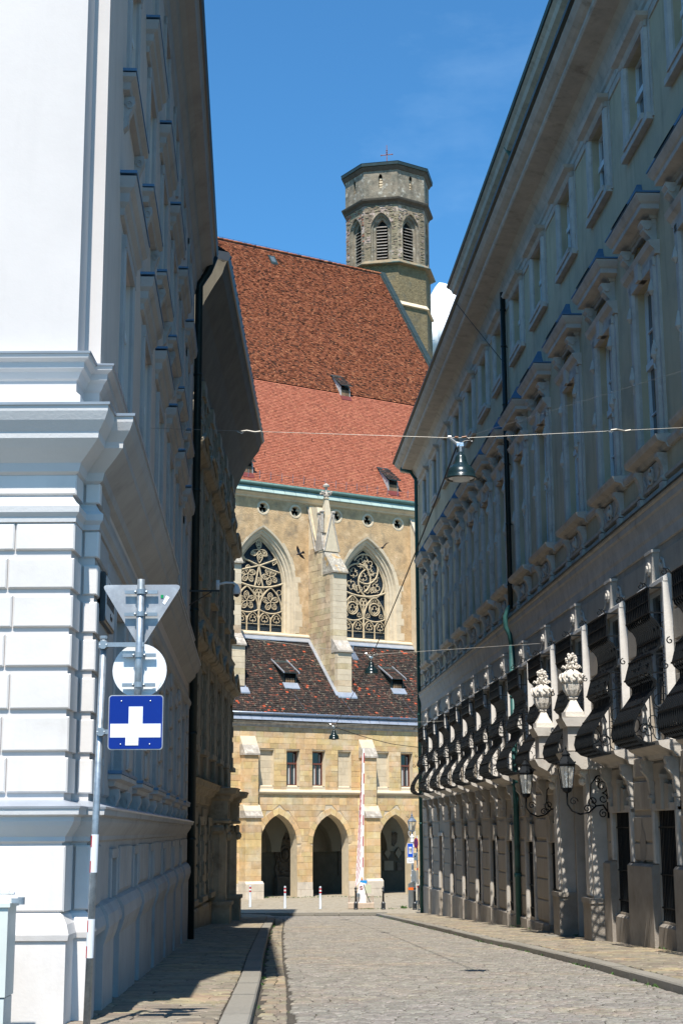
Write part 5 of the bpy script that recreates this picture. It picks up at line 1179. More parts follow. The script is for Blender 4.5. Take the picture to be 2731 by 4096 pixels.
# portal
c = BAY[DOORB]; GZ = 1.15
q = MB(); q.box(c-1.25, c+1.25, .26, .32, .9, 4.85)
for s_ in (-1, 1):
    for z0, z1 in ((1.3,2.1),(2.2,3.4),(3.5,4.4)): q.cbox(c+s_*.62-.48, c+s_*.62+.48, .20, .27, z0, z1, .04)
part('oak_door', q, M['door'], PAL)
q = MB(); q.poly_y([(c-1.25,4.2),(c-1.1,4.55),(c-.6,4.78),(c,4.86),(c+.6,4.78),(c+1.1,4.55),(c+1.25,4.2),(c+1.25,4.9),(c-1.25,4.9)], .3, .44) if 0 else q.box(c-1.24, c+1.24, -.1, .5, 4.76, 5.1); part('door_lintel', q, M['pwall'], PAL)
for s_ in (-1, 1):
    xc = c+s_*1.80
    q = MB(); q.box(xc-.33, xc+.33, -.34, .0, GZ+1.05, 5.05); q.cbox(xc-.20, xc+.20, -.40, -.34, GZ+1.1, 4.95, .03)
    q.box(xc-.42 if s_ > 0 else xc+.2, xc-.2 if s_ > 0 else xc+.42, 0, .62, GZ-.3, 4.8) if 0 else None
    part('portal_pilaster', q, M['ptrim'], PAL)
    q = MB(); q.box(xc-.40, xc+.40, -.44, .02, -.2, GZ+1.0); q.box(xc-.43, xc+.43, -.47, .02, GZ+.95, GZ+1.06); part('pilaster_base', q, M['pplinth'], PAL)
    q = MB(); q.box(c+s_*1.25-(.06 if s_ > 0 else 0), c+s_*1.25+(.06 if s_ < 0 else 0), -.02, .30, .6, 4.8); part('door_jamb', q, M['ptrim'], PAL)
    q = MB(); q.poly_x([(0,5.02),(-.55,5.04),(-.62,5.12),(-.86,5.25),(-.92,5.36),(-.95,5.42),(0,5.46)], xc-.46, xc+.46); q.box(xc-.28,xc+.28,-.80,0,5.46,6.0); q.poly_x([(0,6.0),(-.84,6.0),(-.88,6.08),(-.92,6.14),(-.94,6.2),(0,6.22)], xc-.38, xc+.38); part('portal_entablature', q, M['ptrim'], PAL)
    q = MB(); q.poly_x([(0,5.04),(-.5,5.04),(-.52,4.94),(-.4,4.84),(-.42,4.74),(-.3,4.6),(-.26,4.3),(0,4.2)], xc-.16, xc+.16); q.ball((xc,-.44,4.78), .10, 8, 5); part('portal_console', q, M['marble'], PAL)
q = MB(); q.sweep([(c-1.3,0),(c+1.3,0)], [(0,5.0),(.25,5.02),(.3,5.1),(.42,5.18),(.48,5.28),(0,5.34)]); part('portal_moulding', q, M['ptrim'], PAL)
q = MB(); q.box(c-1.9, c+1.9, -.75, .6, .7, GZ+.03); part('door_step', q, M['kerb'], PAL)
# ventilation louvres between bays 8 and portal
q = MB(); xv = 33.95
q.box(xv-.30,xv+.30,-.06,-.036,2.55,3.6)
for k in range(11): q.box(xv-.26,xv+.26,-.09,-.05,2.6+.088*k,2.64+.088*k)
part('vent_louvre', q, M['pwall'], PAL)
q = MB(); q.box(xv-.10,xv+.12,-.06,-.036,3.75,4.3)
for k in range(7): q.box(xv-.08,xv+.10,-.075,-.05,3.79+.07*k,3.82+.07*k)
part('small_vent', q, M['ptrim'], PAL)
part('broken_plaster', MB().add([(41.55,-.042,3.05),(41.75,-.042,2.98),(42.05,-.042,3.3) ,(41.98,-.042,3.62),(41.8,-.042,3.72),(41.72,-.042,3.95),(41.64,-.042,3.6),(41.5,-.042,3.45)], [(0,1,2,3,4,5,6,7)]), M['pplinth'], PAL)
# down pipes
def pipe(name, xs, z0, z1, y, r, m, brackets=True):
    q = MB(); q.tube([(xs,y,z0),(xs,y,z1)], r, 10); part(name, q, m, PAL, smooth=True)
q = MB(); q.tube([(27.04,-.13,1.0),(27.04,-.13,9.2)], .085, 10); q.tube([(27.04,-.13,9.1),(27.04,-.18,9.5),(27.04,-.30,9.75),(27.04,-.30,10.05),(27.04,-.2,10.3),(27.04,-.13,10.4)], .075, 10)
q.lathe([(.10,0),(.11,.02),(.11,.1),(.095,.12)], 12, (27.04,-.13,2.35)); q.lathe([(.10,0),(.11,.02),(.11,.06)], 12, (27.04,-.13,5.0)); q.lathe([(.10,0),(.11,.02),(.11,.06)], 12, (27.04,-.13,7.6))
part('green_downpipe', q, M['pipegreen'], PAL, smooth=True)
q = MB(); q.tube([(27.04,-.13,10.3),(27.04,-.13,20.4)], .08, 10)
for z in (11, 12.9, 14.8, 16.7, 18.6, 19.8): q.lathe([(.095,0),(.095,.05)], 10, (27.04,-.13,z)); q.tube([(27.04,-.2,z),(27.04,0,z)], .015, 4)
part('upper_downpipe', q, M['pipeblack'], PAL, smooth=True)
q = MB(); q.tube([(.72,-.15,0),(.72,-.15,20.3),(.72,-.4,20.7),(.72,-.9,20.85)], .085, 10)
for z in (1.6, 4, 6.5, 9, 11.5, 14, 16.5, 19): q.lathe([(.10,0),(.10,.06)], 10, (.72,-.15,z))
part('corner_downpipe', q, M['pipegreen'], PAL, smooth=True)
q = MB(); q.tube([(15.1,.0,24.4),(15.3,-.1,24.0),(15.3,.1,22.8),(15.3,.1,21.6)], .07, 8) if 0 else q.tube([(28.3,-.1,24.8),(28.3,.16,24.3),(28.3,.18,21.7)], .08, 8); part('attic_downpipe', q, M['pipegreen'], PAL)
q = MB(); q.tube([(23.6,-1.18,21.3),(27.2,-.14,18.0),(27.3,-.14,10.6)], .012, 4); part('facade_cable', q, M['cableblack'], PAL)
# cream panel frames between top windows
for i in range(len(BAY)-1):
    xa, xb = BAY[i]+.25+1.14, BAY[i+1]+.25-1.14
    q = MB(); q.box(xa-.02, xb+.02, -.03, 0, 19.80, 19.97); q.box(xa-.05, xa+.03, -.03, 0, 17.7, 19.9); q.box(xb-.03, xb+.05, -.03, 0, 17.7, 19.9); part('panel_frame', q, M['ptrimu'], PAL)

# ---- urns on the portal and lanterns beside it
def urn(label, x):
    R = Matrix.Rotation(radians(-86.71), 4, 'Z'); p = PAL.matrix_basis @ Vector((x, -.62, 6.22))
    t = thing('stone_urn', label, 'urn', p, radians(-86.71), 'baroque urns over the portal')
    q = MB(); q.poly_z([(-.24,-.24),(.24,-.24),(.24,.24),(-.24,.24)], 0, .12); q.lathe([(.30,.12),(.20,.24),(.13,.36),(.10,.40),(.15,.43),(.15,.46),(.09,.50)], 4, (0,0,0), pi/4); part('urn_foot', q, M['marble'], t)
    q = MB(); q.lathe([(.09,.47),(.16,.52),(.21,.62),(.24,.74),(.22,.76),(.25,.78),(.27,.88),(.25,.98),(.16,1.06),(.11,1.10),(.15,1.13)], 14, (0,0,0))
    for k in range(12):
        a = 2*pi*k/12; q.tube([(.13*cos(a),.13*sin(a),.5),(.215*cos(a),.215*sin(a),.62),(.245*cos(a),.245*sin(a),.74)], .022, 4)
    part('urn_bowl', q, M['marble'], t)
    q = MB(); rr2 = random.Random(int(x))
    for k in range(10):
        a = 2*pi*k/10; q.tube([(.26*cos(a),.26*sin(a),.98),(.30*cos(a+.2),.30*sin(a+.2),.9),(.26*cos(a+.35),.26*sin(a+.35),.80)], .045, 5, .015); q.ball((.27*cos(a),.27*sin(a),.84), .045, 5, 4)
    part('leaf_swags', q, M['marble'], t)
    q = MB()
    for k in range(46):
        a = rr2.uniform(0,2*pi); z = 1.12+.32*rr2.random(); r_ = .14*(1-((z-1.2)/.36)**2*.7); q.ball((r_*cos(a)*rr2.uniform(.6,1.1), r_*sin(a)*rr2.uniform(.6,1.1), z), rr2.uniform(.022,.048), 6, 4)
    for k in range(8):
        a = 2*pi*k/8; q.tube([(.13*cos(a),.13*sin(a),1.12),(.22*cos(a),.22*sin(a),1.18),(.25*cos(a),.25*sin(a),1.13)], .035, 4, .012)
    part('fruit_bouquet', q, M['marble'], t); t.scale = (.92, .92, 1.0)
urn('farther pale stone urn with a fruit bouquet, standing over the portal beside the green downpipe', 34.42)
urn('ornate pale stone urn on the near portal bracket, between two black window grilles', 38.12)
def lantern(label, x, sgn):
    p = PAL.matrix_basis @ Vector((x, 0, 4.1)); t = thing('wall_lantern', label, 'lantern', p, radians(-86.71), 'wrought iron lanterns beside the portal')
    q = MB(); q.tube([(0,-.03,-.15),(0,-.03,.85)], .022, 5)
    q.tube([(0,-.05,.0),(0,-.14,.14),(0,-.30,.12),(0,-.46,-.02),(0,-.66,-.06),(0,-.84,.02),(0,-.94,.16),(0,-.94,.40)], .022, 6)
    for (oy, z, r, a, d) in ((.16,.55,.15,-pi/2,1),(.14,.28,.12,pi/2,-1),(.36,.22,.12,-pi/2,-1),(.5,.06,.09,0,1),(.80,.22,.10,0,1),(.14,-.05,.10,pi/2,1),(.24,.70,.1,0,1)): spiral(q, 0, -oy, z, r, a, 1.3, d, 'x', .016, 14)
    q.tube([(0,-.04,.8),(0,-.25,.78),(0,-.4,.6),(0,-.42,.3),(0,-.3,.12)], .016, 5); part('bracket', q, M['iron'], t)
    y = -.94
    q = MB(); q.lathe([(.03,.40),(.10,.44),(.12,.50),(.13,.52)], 6, (0,y,0)); q.lathe([(.20,1.00),(.22,1.03),(.21,1.06),(.10,1.20),(.09,1.24),(.11,1.25),(.05,1.32),(.02,1.36),(.03,1.39),(.004,1.44)], 6, (0,y,0))
    for k in range(6):
        a = 2*pi*k/6; q.tube([(.125*cos(a),y+.125*sin(a),.50),(.20*cos(a),y+.20*sin(a),1.02)], .012, 4); q.ball((.21*cos(a),y+.21*sin(a),1.08), .022, 5, 3)
    part('lantern_frame', q, M['iron'], t)
    q = MB(); q.lathe([(.12,.51),(.195,1.01)], 6, (0,y,0)); part('lantern_glass', q, M['lglass'], t)
    q = MB(); q.ball((0,y,.82), .045, 8, 6); q.lathe([(.015,.52),(.015,.78)], 6, (0,y,0)); part('bulb', q, M['frame'], t)
lantern('black wrought iron wall lantern on the far side of the palace door', 33.45, 1)
lantern('black wrought iron wall lantern on the near side of the palace door', 38.72, 1)
# ================================================================== WHITE CORNER BUILDING on the left   local x = s along the street front (away from viewer), -y out into the street
A1 = radians(93.3)
L1B = thing('corner_building', 'white stuccoed corner building with banded ground floor, sunlit front on the left edge', 'building', (-2.42, 15.0, 0), A1)
inv1 = L1B.matrix_basis.inverted() if False else (Matrix.Translation((-2.42,15,0)) @ Matrix.Rotation(A1,4,'Z')).inverted()
def LW(x, y): p = inv1 @ Vector((x, y, 0)); return (p.x, p.y)
SE = 22.9
PILX = -2.58; PILY = 14.58
path = [LW(-9.5, PILY), LW(PILX, PILY), LW(PILX, 15.0), (0, 0), (SE, 0)]
pathB = [LW(-9.5, PILY), LW(PILX, PILY), LW(PILX, 15.0), (0, 0), (1.15, 0), (1.15, .05), (SE, .05)]
pathC = path[:4]+[(8.8, 0), (8.8, .10), (SE, .10)]
CN = [2.75+3.3*i for i in range(6)]
# street front wall
ops = []
for c in CN:
    ops += [(c-.33, c+.33, 2.45 if c < 15 else 2.3, 3.45), (c-.60, c+.60, 4.30, 6.15), (c-.58, c+.58, 8.36, 10.35), (c-.55, c+.55, 12.42, 14.2), (c-.52, c+.52, 15.75, 16.9)]
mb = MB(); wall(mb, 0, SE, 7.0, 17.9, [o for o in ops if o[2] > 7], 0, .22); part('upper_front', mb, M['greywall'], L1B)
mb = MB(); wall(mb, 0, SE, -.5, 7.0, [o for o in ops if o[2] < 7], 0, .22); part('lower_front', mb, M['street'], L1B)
mb = MB(); mb.quad((*LW(-9.5, PILY), -.5), (*LW(PILX, PILY), -.5), (*LW(PILX, PILY), 17.9), (*LW(-9.5, PILY), 17.9)); mb.quad((*LW(PILX, PILY), -.5), (*LW(PILX, 15.0), -.5), (*LW(PILX, 15.0), 17.9), (*LW(PILX, PILY), 17.9)); mb.quad((*LW(PILX, 15.0), -.5), (0,0,-.5), (0,0,17.9), (*LW(PILX, 15.0), 17.9))
part('sunlit_front', mb, M['pink'], L1B)
mb = MB(); mb.quad((SE,0,-.5),(SE,12,-.5),(SE,12,17.9),(SE,0,17.9)); mb.box(.5,SE-.3,1.4,1.5,0,17); part('end_wall', mb, M['greywall'], L1B)
part('window_darkness', MB().box(.6, SE-.4, .45, .5, 0, 17.2), M['dark'], L1B)
def moul(nm, prof, m, pth=path):
    q = MB(); q.sweep(pth, prof, segm=[0, 0, 0, 1, 1, 1][:len(pth)-1]); return part(nm, q, [m, M['street'] if m in (M['white'], M['whitetrim']) else m], L1B)  # street-side runs switch to the stucco with shade in its colour
moul('plinth_moulding', [(0,2.70),(.09,2.74),(.10,2.79),(.075,2.88),(.03,2.96),(0,2.98)], M['white'])
moul('plinth_course', [(0,-.2),(.07,-.2),(.07,2.74),(0,2.76)], M['white'], [LW(-9.5, PILY), LW(PILX, PILY), LW(PILX, 15.0), (0, 0), (.35, 0)])
moul('string_course', [(0,3.60),(.03,3.62),(.03,3.66),(.10,3.76),(.12,3.80),(.12,3.84),(.17,3.86),(.175,3.92),(0,3.97)], M['whitetrim'])
moul('string_flashing', [(0,3.955),(.185,3.915),(.19,3.935),(0,3.995)], M['zinc'])
moul('frieze_moulding', [(0,6.60),(.04,6.61),(.045,6.66),(.075,6.70),(.08,6.76),(.04,6.80),(0,6.86)], M['whitetrim'])
moul('main_cornice', [(0,7.06),(.06,7.10),(.08,7.18),(.20,7.30),(.27,7.38),(.275,7.44),(.34,7.54),(.37,7.62),(.375,7.68),(0,7.72)], M['whitetrim'], pathC)
moul('cornice_flashing', [(0,7.71),(.39,7.675),(.395,7.70),(0,7.76)], M['zinc'], pathC)
moul('parapet_base', [(0,7.74),(.05,7.74),(.05,7.86),(.01,7.9),(0,7.91)], M['white'])
moul('sill_cornice', [(0,8.02),(.02,8.04),(.05,8.10),(.08,8.13),(.085,8.19),(.13,8.22),(.14,8.26),(0,8.30)], M['whitetrim'])
moul('sill_flashing', [(0,8.29),(.15,8.26),(.155,8.28),(0,8.33)], M['zinc'])
moul('eaves_cornice', [(0,17.2),(.05,17.3),(.07,17.5),(.16,17.62),(.20,17.8),(.30,17.9),(.46,17.96),(.48,18.12),(.52,18.2),(0,18.3)], M['whitetrim'])
moul('eaves_gutter', [(.46,18.2),(.56,18.22),(.60,18.3),(.56,18.38),(0,18.5)], M['black'])
mb = MB(); q0 = LW(-9.5, 14.2); q1 = LW(-2.2, 14.2); mb.add([(*q0,18.35), (q1[0],q1[1],18.35), (SE,-.4,18.35), (SE,6,23), (4,6,23), (*LW(-9.5, 19),23)], [(0,1,4,5),(1,2,3,4)]); part('roof', mb, M['copperdark'], L1B)
# banded blocks of the corner pier: every block an object
zb = [(6.60,6.34),(6.26,5.97),(5.90,5.60),(5.53,5.23),(5.16,4.83),(4.76,4.44),(4.38,4.06)]
cut0 = -3.12
def pierblock(z1, z0, xa, xb, h=.03):
    e = .02; y = PILY-h; q = MB(); q.cbox(xa+.012, xb, y, PILY+.38 if xb > -2.7 else PILY+.1, z0, z1, .014)
    return q
def wq(nm, q, m): return part(nm, q, m, L1B, world=True)
ztab = zb+[(3.58, 2.99), (7.08, 6.88)]
for i, (z1, z0) in enumerate(ztab):
    xs = [PILX+.035, -3.12 if i % 2 == 0 else -3.18, -4.0 if i % 2 else -4.35, -5.2, -6.6, -9.4]
    if i >= 7: xs = [PILX+.035, -9.4]
    for xb, xa in zip(xs[:-1], xs[1:]): wq('banded_block', pierblock(z1, z0, xa, xb, .032 if i < 7 else .02), M['white'])
    # return of the block on the recessed strip and round onto the street front
    q = MB(); q.cbox(PILX+.05, -2.385, 14.975, 15.1, z0, z1, .012); wq('banded_block', q, M['white'])
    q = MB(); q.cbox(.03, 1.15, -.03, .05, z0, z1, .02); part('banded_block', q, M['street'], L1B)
# street front decoration
def lshape(c): pass
def hood1(q, w=.97, z=10.62):
    q.sweep([(-w,0),(-w,-.002),(w,-.002),(w,0)], [(0,z),(.04,z+.02),(.05,z+.10),(.10,z+.16),(.11,z+.26),(.16,z+.31),(.18,z+.40),(.185,z+.44),(0,z+.47)])
def sur(w, z0, z1, e=.14, o=.06):
    def f(q):
        for a, b in ((-w-e,-w),(w,w+e)): q.poly_z([(a,0),(a,-o*.6),(a+.03,-o),(b-.03,-o*.8),(b,-o*.5),(b,0)], z0, z1+e)
        q.box(-w-e,w+e,-o,0,z1,z1+e)
    return f
def sash(w, z0, z1, tr):
    def f(q):
        y = .07; e = .06
        q.box(-w,-w+e,y,y+.09,z0,z1); q.box(w-e,w,y,y+.09,z0,z1); q.box(-w,w,y+.001,y+.089,z0,z0+e); q.box(-w,w,y+.001,y+.089,z1-e,z1); q.box(-.04,.04,y-.01,y+.08,z0,z1); q.box(-w,w,y-.04,y+.1,tr-.05,tr+.05)
        q.box(-w+.06,-w+.11,y+.02,y+.1,z0,z1); q.box(w-.11,w-.06,y+.02,y+.1,z0,z1)
    return f
def cons(z, h=.42, d=.17):
    def f(q):
        q.poly_x([(0,z),(-d,z),(-d-.01,z-.08),(-d*.8,z-.16),(-d*.5,z-.26),(-d*.45,z-h+.06),(0,z-h)], -.07, .07)
        for s_ in (-1, 1): q.tube([(s_*.075, -d*.55+.05*cos(t)*(1-t/14), z-.11+.06*sin(t)*(1-t/14)) for t in [k*.9 for k in range(10)]], .012, 4)
    return f
def sill(z, w, d=.16, h=.14):
    def f(q): q.sweep([(-w,0),(-w,-.002),(w,-.002),(w,0)], [(0,z-h),(d*.5,z-h+.02),(d*.6,z-h*.5),(d,z-.05),(d,z),(0,z+.02)])
    return f
def cap(z, w, d):
    def f(q): q.box(-w-d, w+d, -d, 0, z, z+.035)
    return f
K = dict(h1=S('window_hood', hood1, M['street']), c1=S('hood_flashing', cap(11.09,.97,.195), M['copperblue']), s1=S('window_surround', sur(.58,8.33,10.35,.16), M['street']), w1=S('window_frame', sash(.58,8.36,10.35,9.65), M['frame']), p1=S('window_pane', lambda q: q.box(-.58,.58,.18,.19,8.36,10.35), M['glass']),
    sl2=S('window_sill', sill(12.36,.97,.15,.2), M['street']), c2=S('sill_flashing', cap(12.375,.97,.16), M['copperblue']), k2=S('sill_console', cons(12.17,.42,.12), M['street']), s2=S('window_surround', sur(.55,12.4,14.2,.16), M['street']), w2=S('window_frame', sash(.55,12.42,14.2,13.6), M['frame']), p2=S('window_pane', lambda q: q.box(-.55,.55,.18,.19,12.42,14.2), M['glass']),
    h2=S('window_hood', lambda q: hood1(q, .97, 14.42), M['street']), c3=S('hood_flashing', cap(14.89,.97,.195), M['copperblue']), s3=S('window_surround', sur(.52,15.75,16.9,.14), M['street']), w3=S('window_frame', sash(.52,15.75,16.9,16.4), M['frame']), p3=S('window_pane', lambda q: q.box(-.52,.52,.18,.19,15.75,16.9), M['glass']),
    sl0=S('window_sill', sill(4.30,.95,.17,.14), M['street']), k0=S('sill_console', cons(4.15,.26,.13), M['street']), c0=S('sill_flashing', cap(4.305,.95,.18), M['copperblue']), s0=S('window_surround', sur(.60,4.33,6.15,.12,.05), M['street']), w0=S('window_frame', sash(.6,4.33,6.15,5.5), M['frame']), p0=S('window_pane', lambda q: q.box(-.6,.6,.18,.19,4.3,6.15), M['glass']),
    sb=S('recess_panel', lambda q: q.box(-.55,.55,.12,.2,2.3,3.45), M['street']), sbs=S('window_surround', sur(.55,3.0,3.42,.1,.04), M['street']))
for c in CN:
    lk = lambda nm, k, dx=0, par=L1B: link(nm, K[k], par, (c+dx, 0, 0) if par is L1B else (dx, 0, 0))
    for nm, k in (('window_hood','h1'),('window_surround','s1'),('window_sill','sl2'),('window_surround','s2'),('window_hood','h2'),('window_surround','s3'),('window_sill','sl0'),('window_surround','s0'),('recess_panel','sb'),('window_surround','sbs')): 
        o = lk(nm, k)
        if k in ('sb', 'sbs'): o.scale = (.62, 1, 1)
        if k == 'h1': lk('hood_flashing', 'c1', 0, o)
        if k == 'h2': lk('hood_flashing', 'c3', 0, o)
        if k == 'sl2': lk('sill_flashing', 'c2', 0, o)
        if k == 'sl0': lk('sill_flashing', 'c0', 0, o)
    for dx in (-.82, .82): lk('sill_console', 'k2', dx); lk('sill_console', 'k0', dx)
    for fr, w__, a_, b_, t_ in (('w0',.6,4.3,6.15,5.5),('w1',.58,8.36,10.35,9.65),('w2',.55,12.42,14.2,13.6),('w3',.52,15.75,16.9,16.4)):
        w_ = lk('window', fr); panes(w_, w__, a_, b_, t_, .14, M['glass'])
# banded piers and vertical boards between the ground floor windows
for i in range(len(CN)):
    xa = CN[i]+.80; xb = (CN[i+1]-.80) if i+1 < len(CN) else SE
    if i == 0:
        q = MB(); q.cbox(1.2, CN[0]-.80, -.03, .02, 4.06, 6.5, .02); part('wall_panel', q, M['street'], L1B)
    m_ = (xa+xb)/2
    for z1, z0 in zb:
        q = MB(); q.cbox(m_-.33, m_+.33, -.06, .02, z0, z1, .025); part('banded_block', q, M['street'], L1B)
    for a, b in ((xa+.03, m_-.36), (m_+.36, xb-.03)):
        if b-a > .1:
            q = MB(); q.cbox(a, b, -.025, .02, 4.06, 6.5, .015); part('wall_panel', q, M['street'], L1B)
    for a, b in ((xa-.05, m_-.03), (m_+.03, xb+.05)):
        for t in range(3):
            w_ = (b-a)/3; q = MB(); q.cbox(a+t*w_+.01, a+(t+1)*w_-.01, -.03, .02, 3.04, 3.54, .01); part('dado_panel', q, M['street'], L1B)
# plinth zone: battered bulging course broken by recesses
edges_ = [1.15]+[v for c in CN for v in (c-.36, c+.36)]+[SE]
for a, b in zip(edges_[0::2], edges_[1::2]):
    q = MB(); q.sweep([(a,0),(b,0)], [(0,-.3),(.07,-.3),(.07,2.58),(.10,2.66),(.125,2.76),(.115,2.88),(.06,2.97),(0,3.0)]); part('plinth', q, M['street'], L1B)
q = MB(); q.tube([(SE-.12,-.12,.8),(SE-.12,-.12,17.4),(SE-.12,-.35,17.8),(SE-.12,-.5,18.2)], .10, 10)
for z in (3.5, 6, 9, 12, 15): q.lathe([(.115,0),(.115,.06)], 10, (SE-.12,-.12,z))
part('downpipe', q, M['pipeblack'], L1B, smooth=True)
# street name plate with old lettering
PLQ = thing('street_sign', 'black framed white enamel street name plate on the corner building, above the signs', 'street sign', tuple(L1B.matrix_basis @ Vector((.80, -.055, 6.0))) if 0 else tuple((Matrix.Translation((-2.42,15,0)) @ Matrix.Rotation(A1,4,'Z')) @ Vector((.80, -.055, 6.0))), A1)
q = MB(); q.cbox(-.53, .53, -.03, .02, -.25, .25, .012); part('plate_frame', q, M['black'], PLQ)
q = MB(); q.poly_y([(-.5,-.19),(-.47,-.22),(.47,-.22),(.5,-.19),(.5,.19),(.47,.22),(-.47,.22),(-.5,.19)], -.036, -.028); part('plate', q, M['curtain'], PLQ)
text_mesh('Stadt', .085, M['black'], PLQ, (-.12, -.04, .15), (radians(90), 0, 0)); text_mesh('Gasse', .095, M['black'], PLQ, (.08, -.04, -.14), (radians(90), 0, 0))
q = MB()
for k in range(11):
    x = -.42+.078*k; q.box(x, x+.028, -.040, -.036, -.06, .08); q.poly_y([(x-.02,.05),(x+.03,.10),(x+.06,.05),(x+.02,.03)], -.040, -.036)
o = part('blackletter_strokes', q, M['black'], PLQ); o['kind'] = 'stuff'

# ================================================================== DARK PALACE further down on the left
A2 = radians(90.25)
L2B = thing('brown_palace', 'dark brownish palace with wide projecting eaves and a columned portal, left side far down', 'building', (-4.45, 37.6, 0), A2)
E2 = 26.6
C2 = [1.9+3.3*i for i in range(8)]
ops = []
for c in C2: ops += [(c-.62,c+.62,1.7 if c > 14 else 2.0,3.9),(c-.66,c+.66,6.2,8.7),(c-.66,c+.66,11.4,14.4),(c-.58,c+.58,16.3,17.5)]
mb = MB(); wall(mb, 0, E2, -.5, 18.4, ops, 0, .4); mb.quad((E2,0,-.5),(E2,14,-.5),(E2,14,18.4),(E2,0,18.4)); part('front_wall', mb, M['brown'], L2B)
mb = MB(); mb.box(-.6, E2-.1, .7, .75, 0, 18.2); mb.quad((-.6,-.0,0),(0,-.0,0),(0,0,18.4),(-.6,0,18.4)); part('dark_rooms', mb, M['dark'], L2B)
pth2 = [(-.4,0),(E2,0),(E2,10)]
def moul2(nm, prof, m, xs=-.4): 
    q = MB(); q.sweep([(xs,0)]+pth2[1:], prof); part(nm, q, m, L2B)
moul2('plinth', [(0,-.4),(.12,-.4),(.12,1.35),(.08,1.42),(0,1.45)], M['browntrim'])
moul2('storey_cornice', [(0,4.55),(.06,4.58),(.08,4.8),(.18,4.86),(.22,4.98),(.36,5.04),(.38,5.16),(.42,5.2),(0,5.3)], M['browntrim'])
moul2('upper_band', [(0,10.2),(.08,10.22),(.10,10.4),(.14,10.5),(0,10.55)], M['browntrim'])
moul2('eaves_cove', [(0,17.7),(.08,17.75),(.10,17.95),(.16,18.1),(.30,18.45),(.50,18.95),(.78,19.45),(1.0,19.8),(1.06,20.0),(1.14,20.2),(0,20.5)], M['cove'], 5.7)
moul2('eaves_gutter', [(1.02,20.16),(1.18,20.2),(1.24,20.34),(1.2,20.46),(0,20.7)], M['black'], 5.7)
mb = MB(); mb.add([(5.7,-1.2,20.45),(E2+1.2,-1.2,20.45),(E2+1.2,12,20.45),(E2-5,7,26),(5.7,7,26)], [(0,1,3,4),(1,2,3)]); part('roof', mb, M['tile_dark'], L2B)
mb = MB()
for k in range(27): mb.ball((5.9+.8*k,-1.2,20.36), .07, 6, 4)
part('gutter_studs', mb, M['black'], L2B)['kind'] = 'stuff'
def ped(z, tri):
    def f(q):
        w = 1.12; q.sweep([(-w,0),(-w,-.01),(w,-.01),(w,0)], [(0,z),(.12,z+.03),(.15,z+.12),(.32,z+.18),(.38,z+.30),(0,z+.36)])
        n = 8
        if tri: pts = [(-w-.36,z+.32),(0,z+.86),(w+.36,z+.32)]
        else: pts = [(-(w+.36)*cos(pi*i/n), z+.32+.52*sin(pi*i/n)) for i in range(n+1)]
        q.poly_y(pts, -.30, 0); q.tube([(x,-.33,zz_+.02) for x, zz_ in pts], .07, 5)
    return f
def surb(w, z0, z1):
    def f(q):
        for a, b in ((-w-.22,-w),(w,w+.22)):
            q.box(a,b,-.10,0,z0,z1+.2); zz_ = z0
            while zz_ < z1-.1: q.box(a-.05 if a < 0 else b-.18, a+.18 if a < 0 else b+.05,-.14,-.10,zz_,zz_+.42); zz_ += .62
        q.box(-w-.22,w+.22,-.12,0,z1,z1+.26); q.box(-w-.3,w+.3,-.24,0,z0-.16,z0)
    return f
K2 = dict(pt=S('pediment', ped(8.98,True), M['browntrim']), pa=S('pediment', ped(14.75,False), M['browntrim']), pb=S('pediment', ped(14.75,True), M['browntrim']), s1=S('window_surround', surb(.66,6.2,8.7), M['browntrim']), s2=S('window_surround', surb(.66,11.4,14.4), M['browntrim']), s3=S('window_surround', surb(.58,16.3,17.4), M['browntrim']), s0=S('window_surround', surb(.62,1.75,3.9), M['browntrim']),
    f1=S('window_frame', sash(.66,6.2,8.7,7.9), M['wood']), f2=S('window_frame', sash(.66,11.4,14.4,13.4), M['wood']), f3=S('window_frame', sash(.58,16.3,17.5,17.0), M['wood']), p1=S('window_pane', lambda q: q.box(-.66,.66,.3,.31,6.2,8.7), M['glass']), p2=S('window_pane', lambda q: q.box(-.66,.66,.3,.31,11.4,14.4), M['glass']), p3=S('window_pane', lambda q: q.box(-.58,.58,.3,.31,16.3,17.5), M['glass']),
    orn=S('stucco_cartouche', lambda q: [q.ball((x,-.08,z), r, 7, 4) for x, z, r in ((0,15.95,.22),(-.28,15.85,.15),(.28,15.85,.15),(-.5,15.98,.12),(.5,15.98,.12),(0,16.2,.12),(-.7,15.8,.1),(.7,15.8,.1))] and None, M['browntrim']), bar=S('window_bars', f_bars0(.62,1.75,3.9), M['iron']))
for i, c in enumerate(C2):
    for nm, k in (('pediment','pt'),('pediment','pa' if i % 2 else 'pb'),('window_surround','s1'),('window_surround','s2'),('window_surround','s3'),('window_surround','s0'),('stucco_cartouche','orn'),('window_bars','bar')): link(nm, K2[k], L2B, (c,0,0))
    for p_, f_ in (('p1','f1'),('p2','f2'),('p3','f3')):
        w_ = link('window', K2[p_], L2B, (c,0,0)); link('window_frame', K2[f_], w_)
    x = c+1.65
    if i < 7:
        q = MB(); q.cbox(x-.34, x+.34, -.13, 0, 5.35, 10.15, .03); q.cbox(x-.34, x+.34, -.13, 0, 10.6, 17.6, .03); q.box(x-.42,x+.42,-.2,0,17.2,17.7); part('pilaster', q, M['browntrim'], L2B)
    for z0 in (1.5, 2.1, 2.7, 3.3, 3.9):
        q = MB(); q.cbox(c+.92, c+2.38, -.07, 0, z0+.02, z0+.56, .03); part('banded_block', q, M['brown'], L2B)
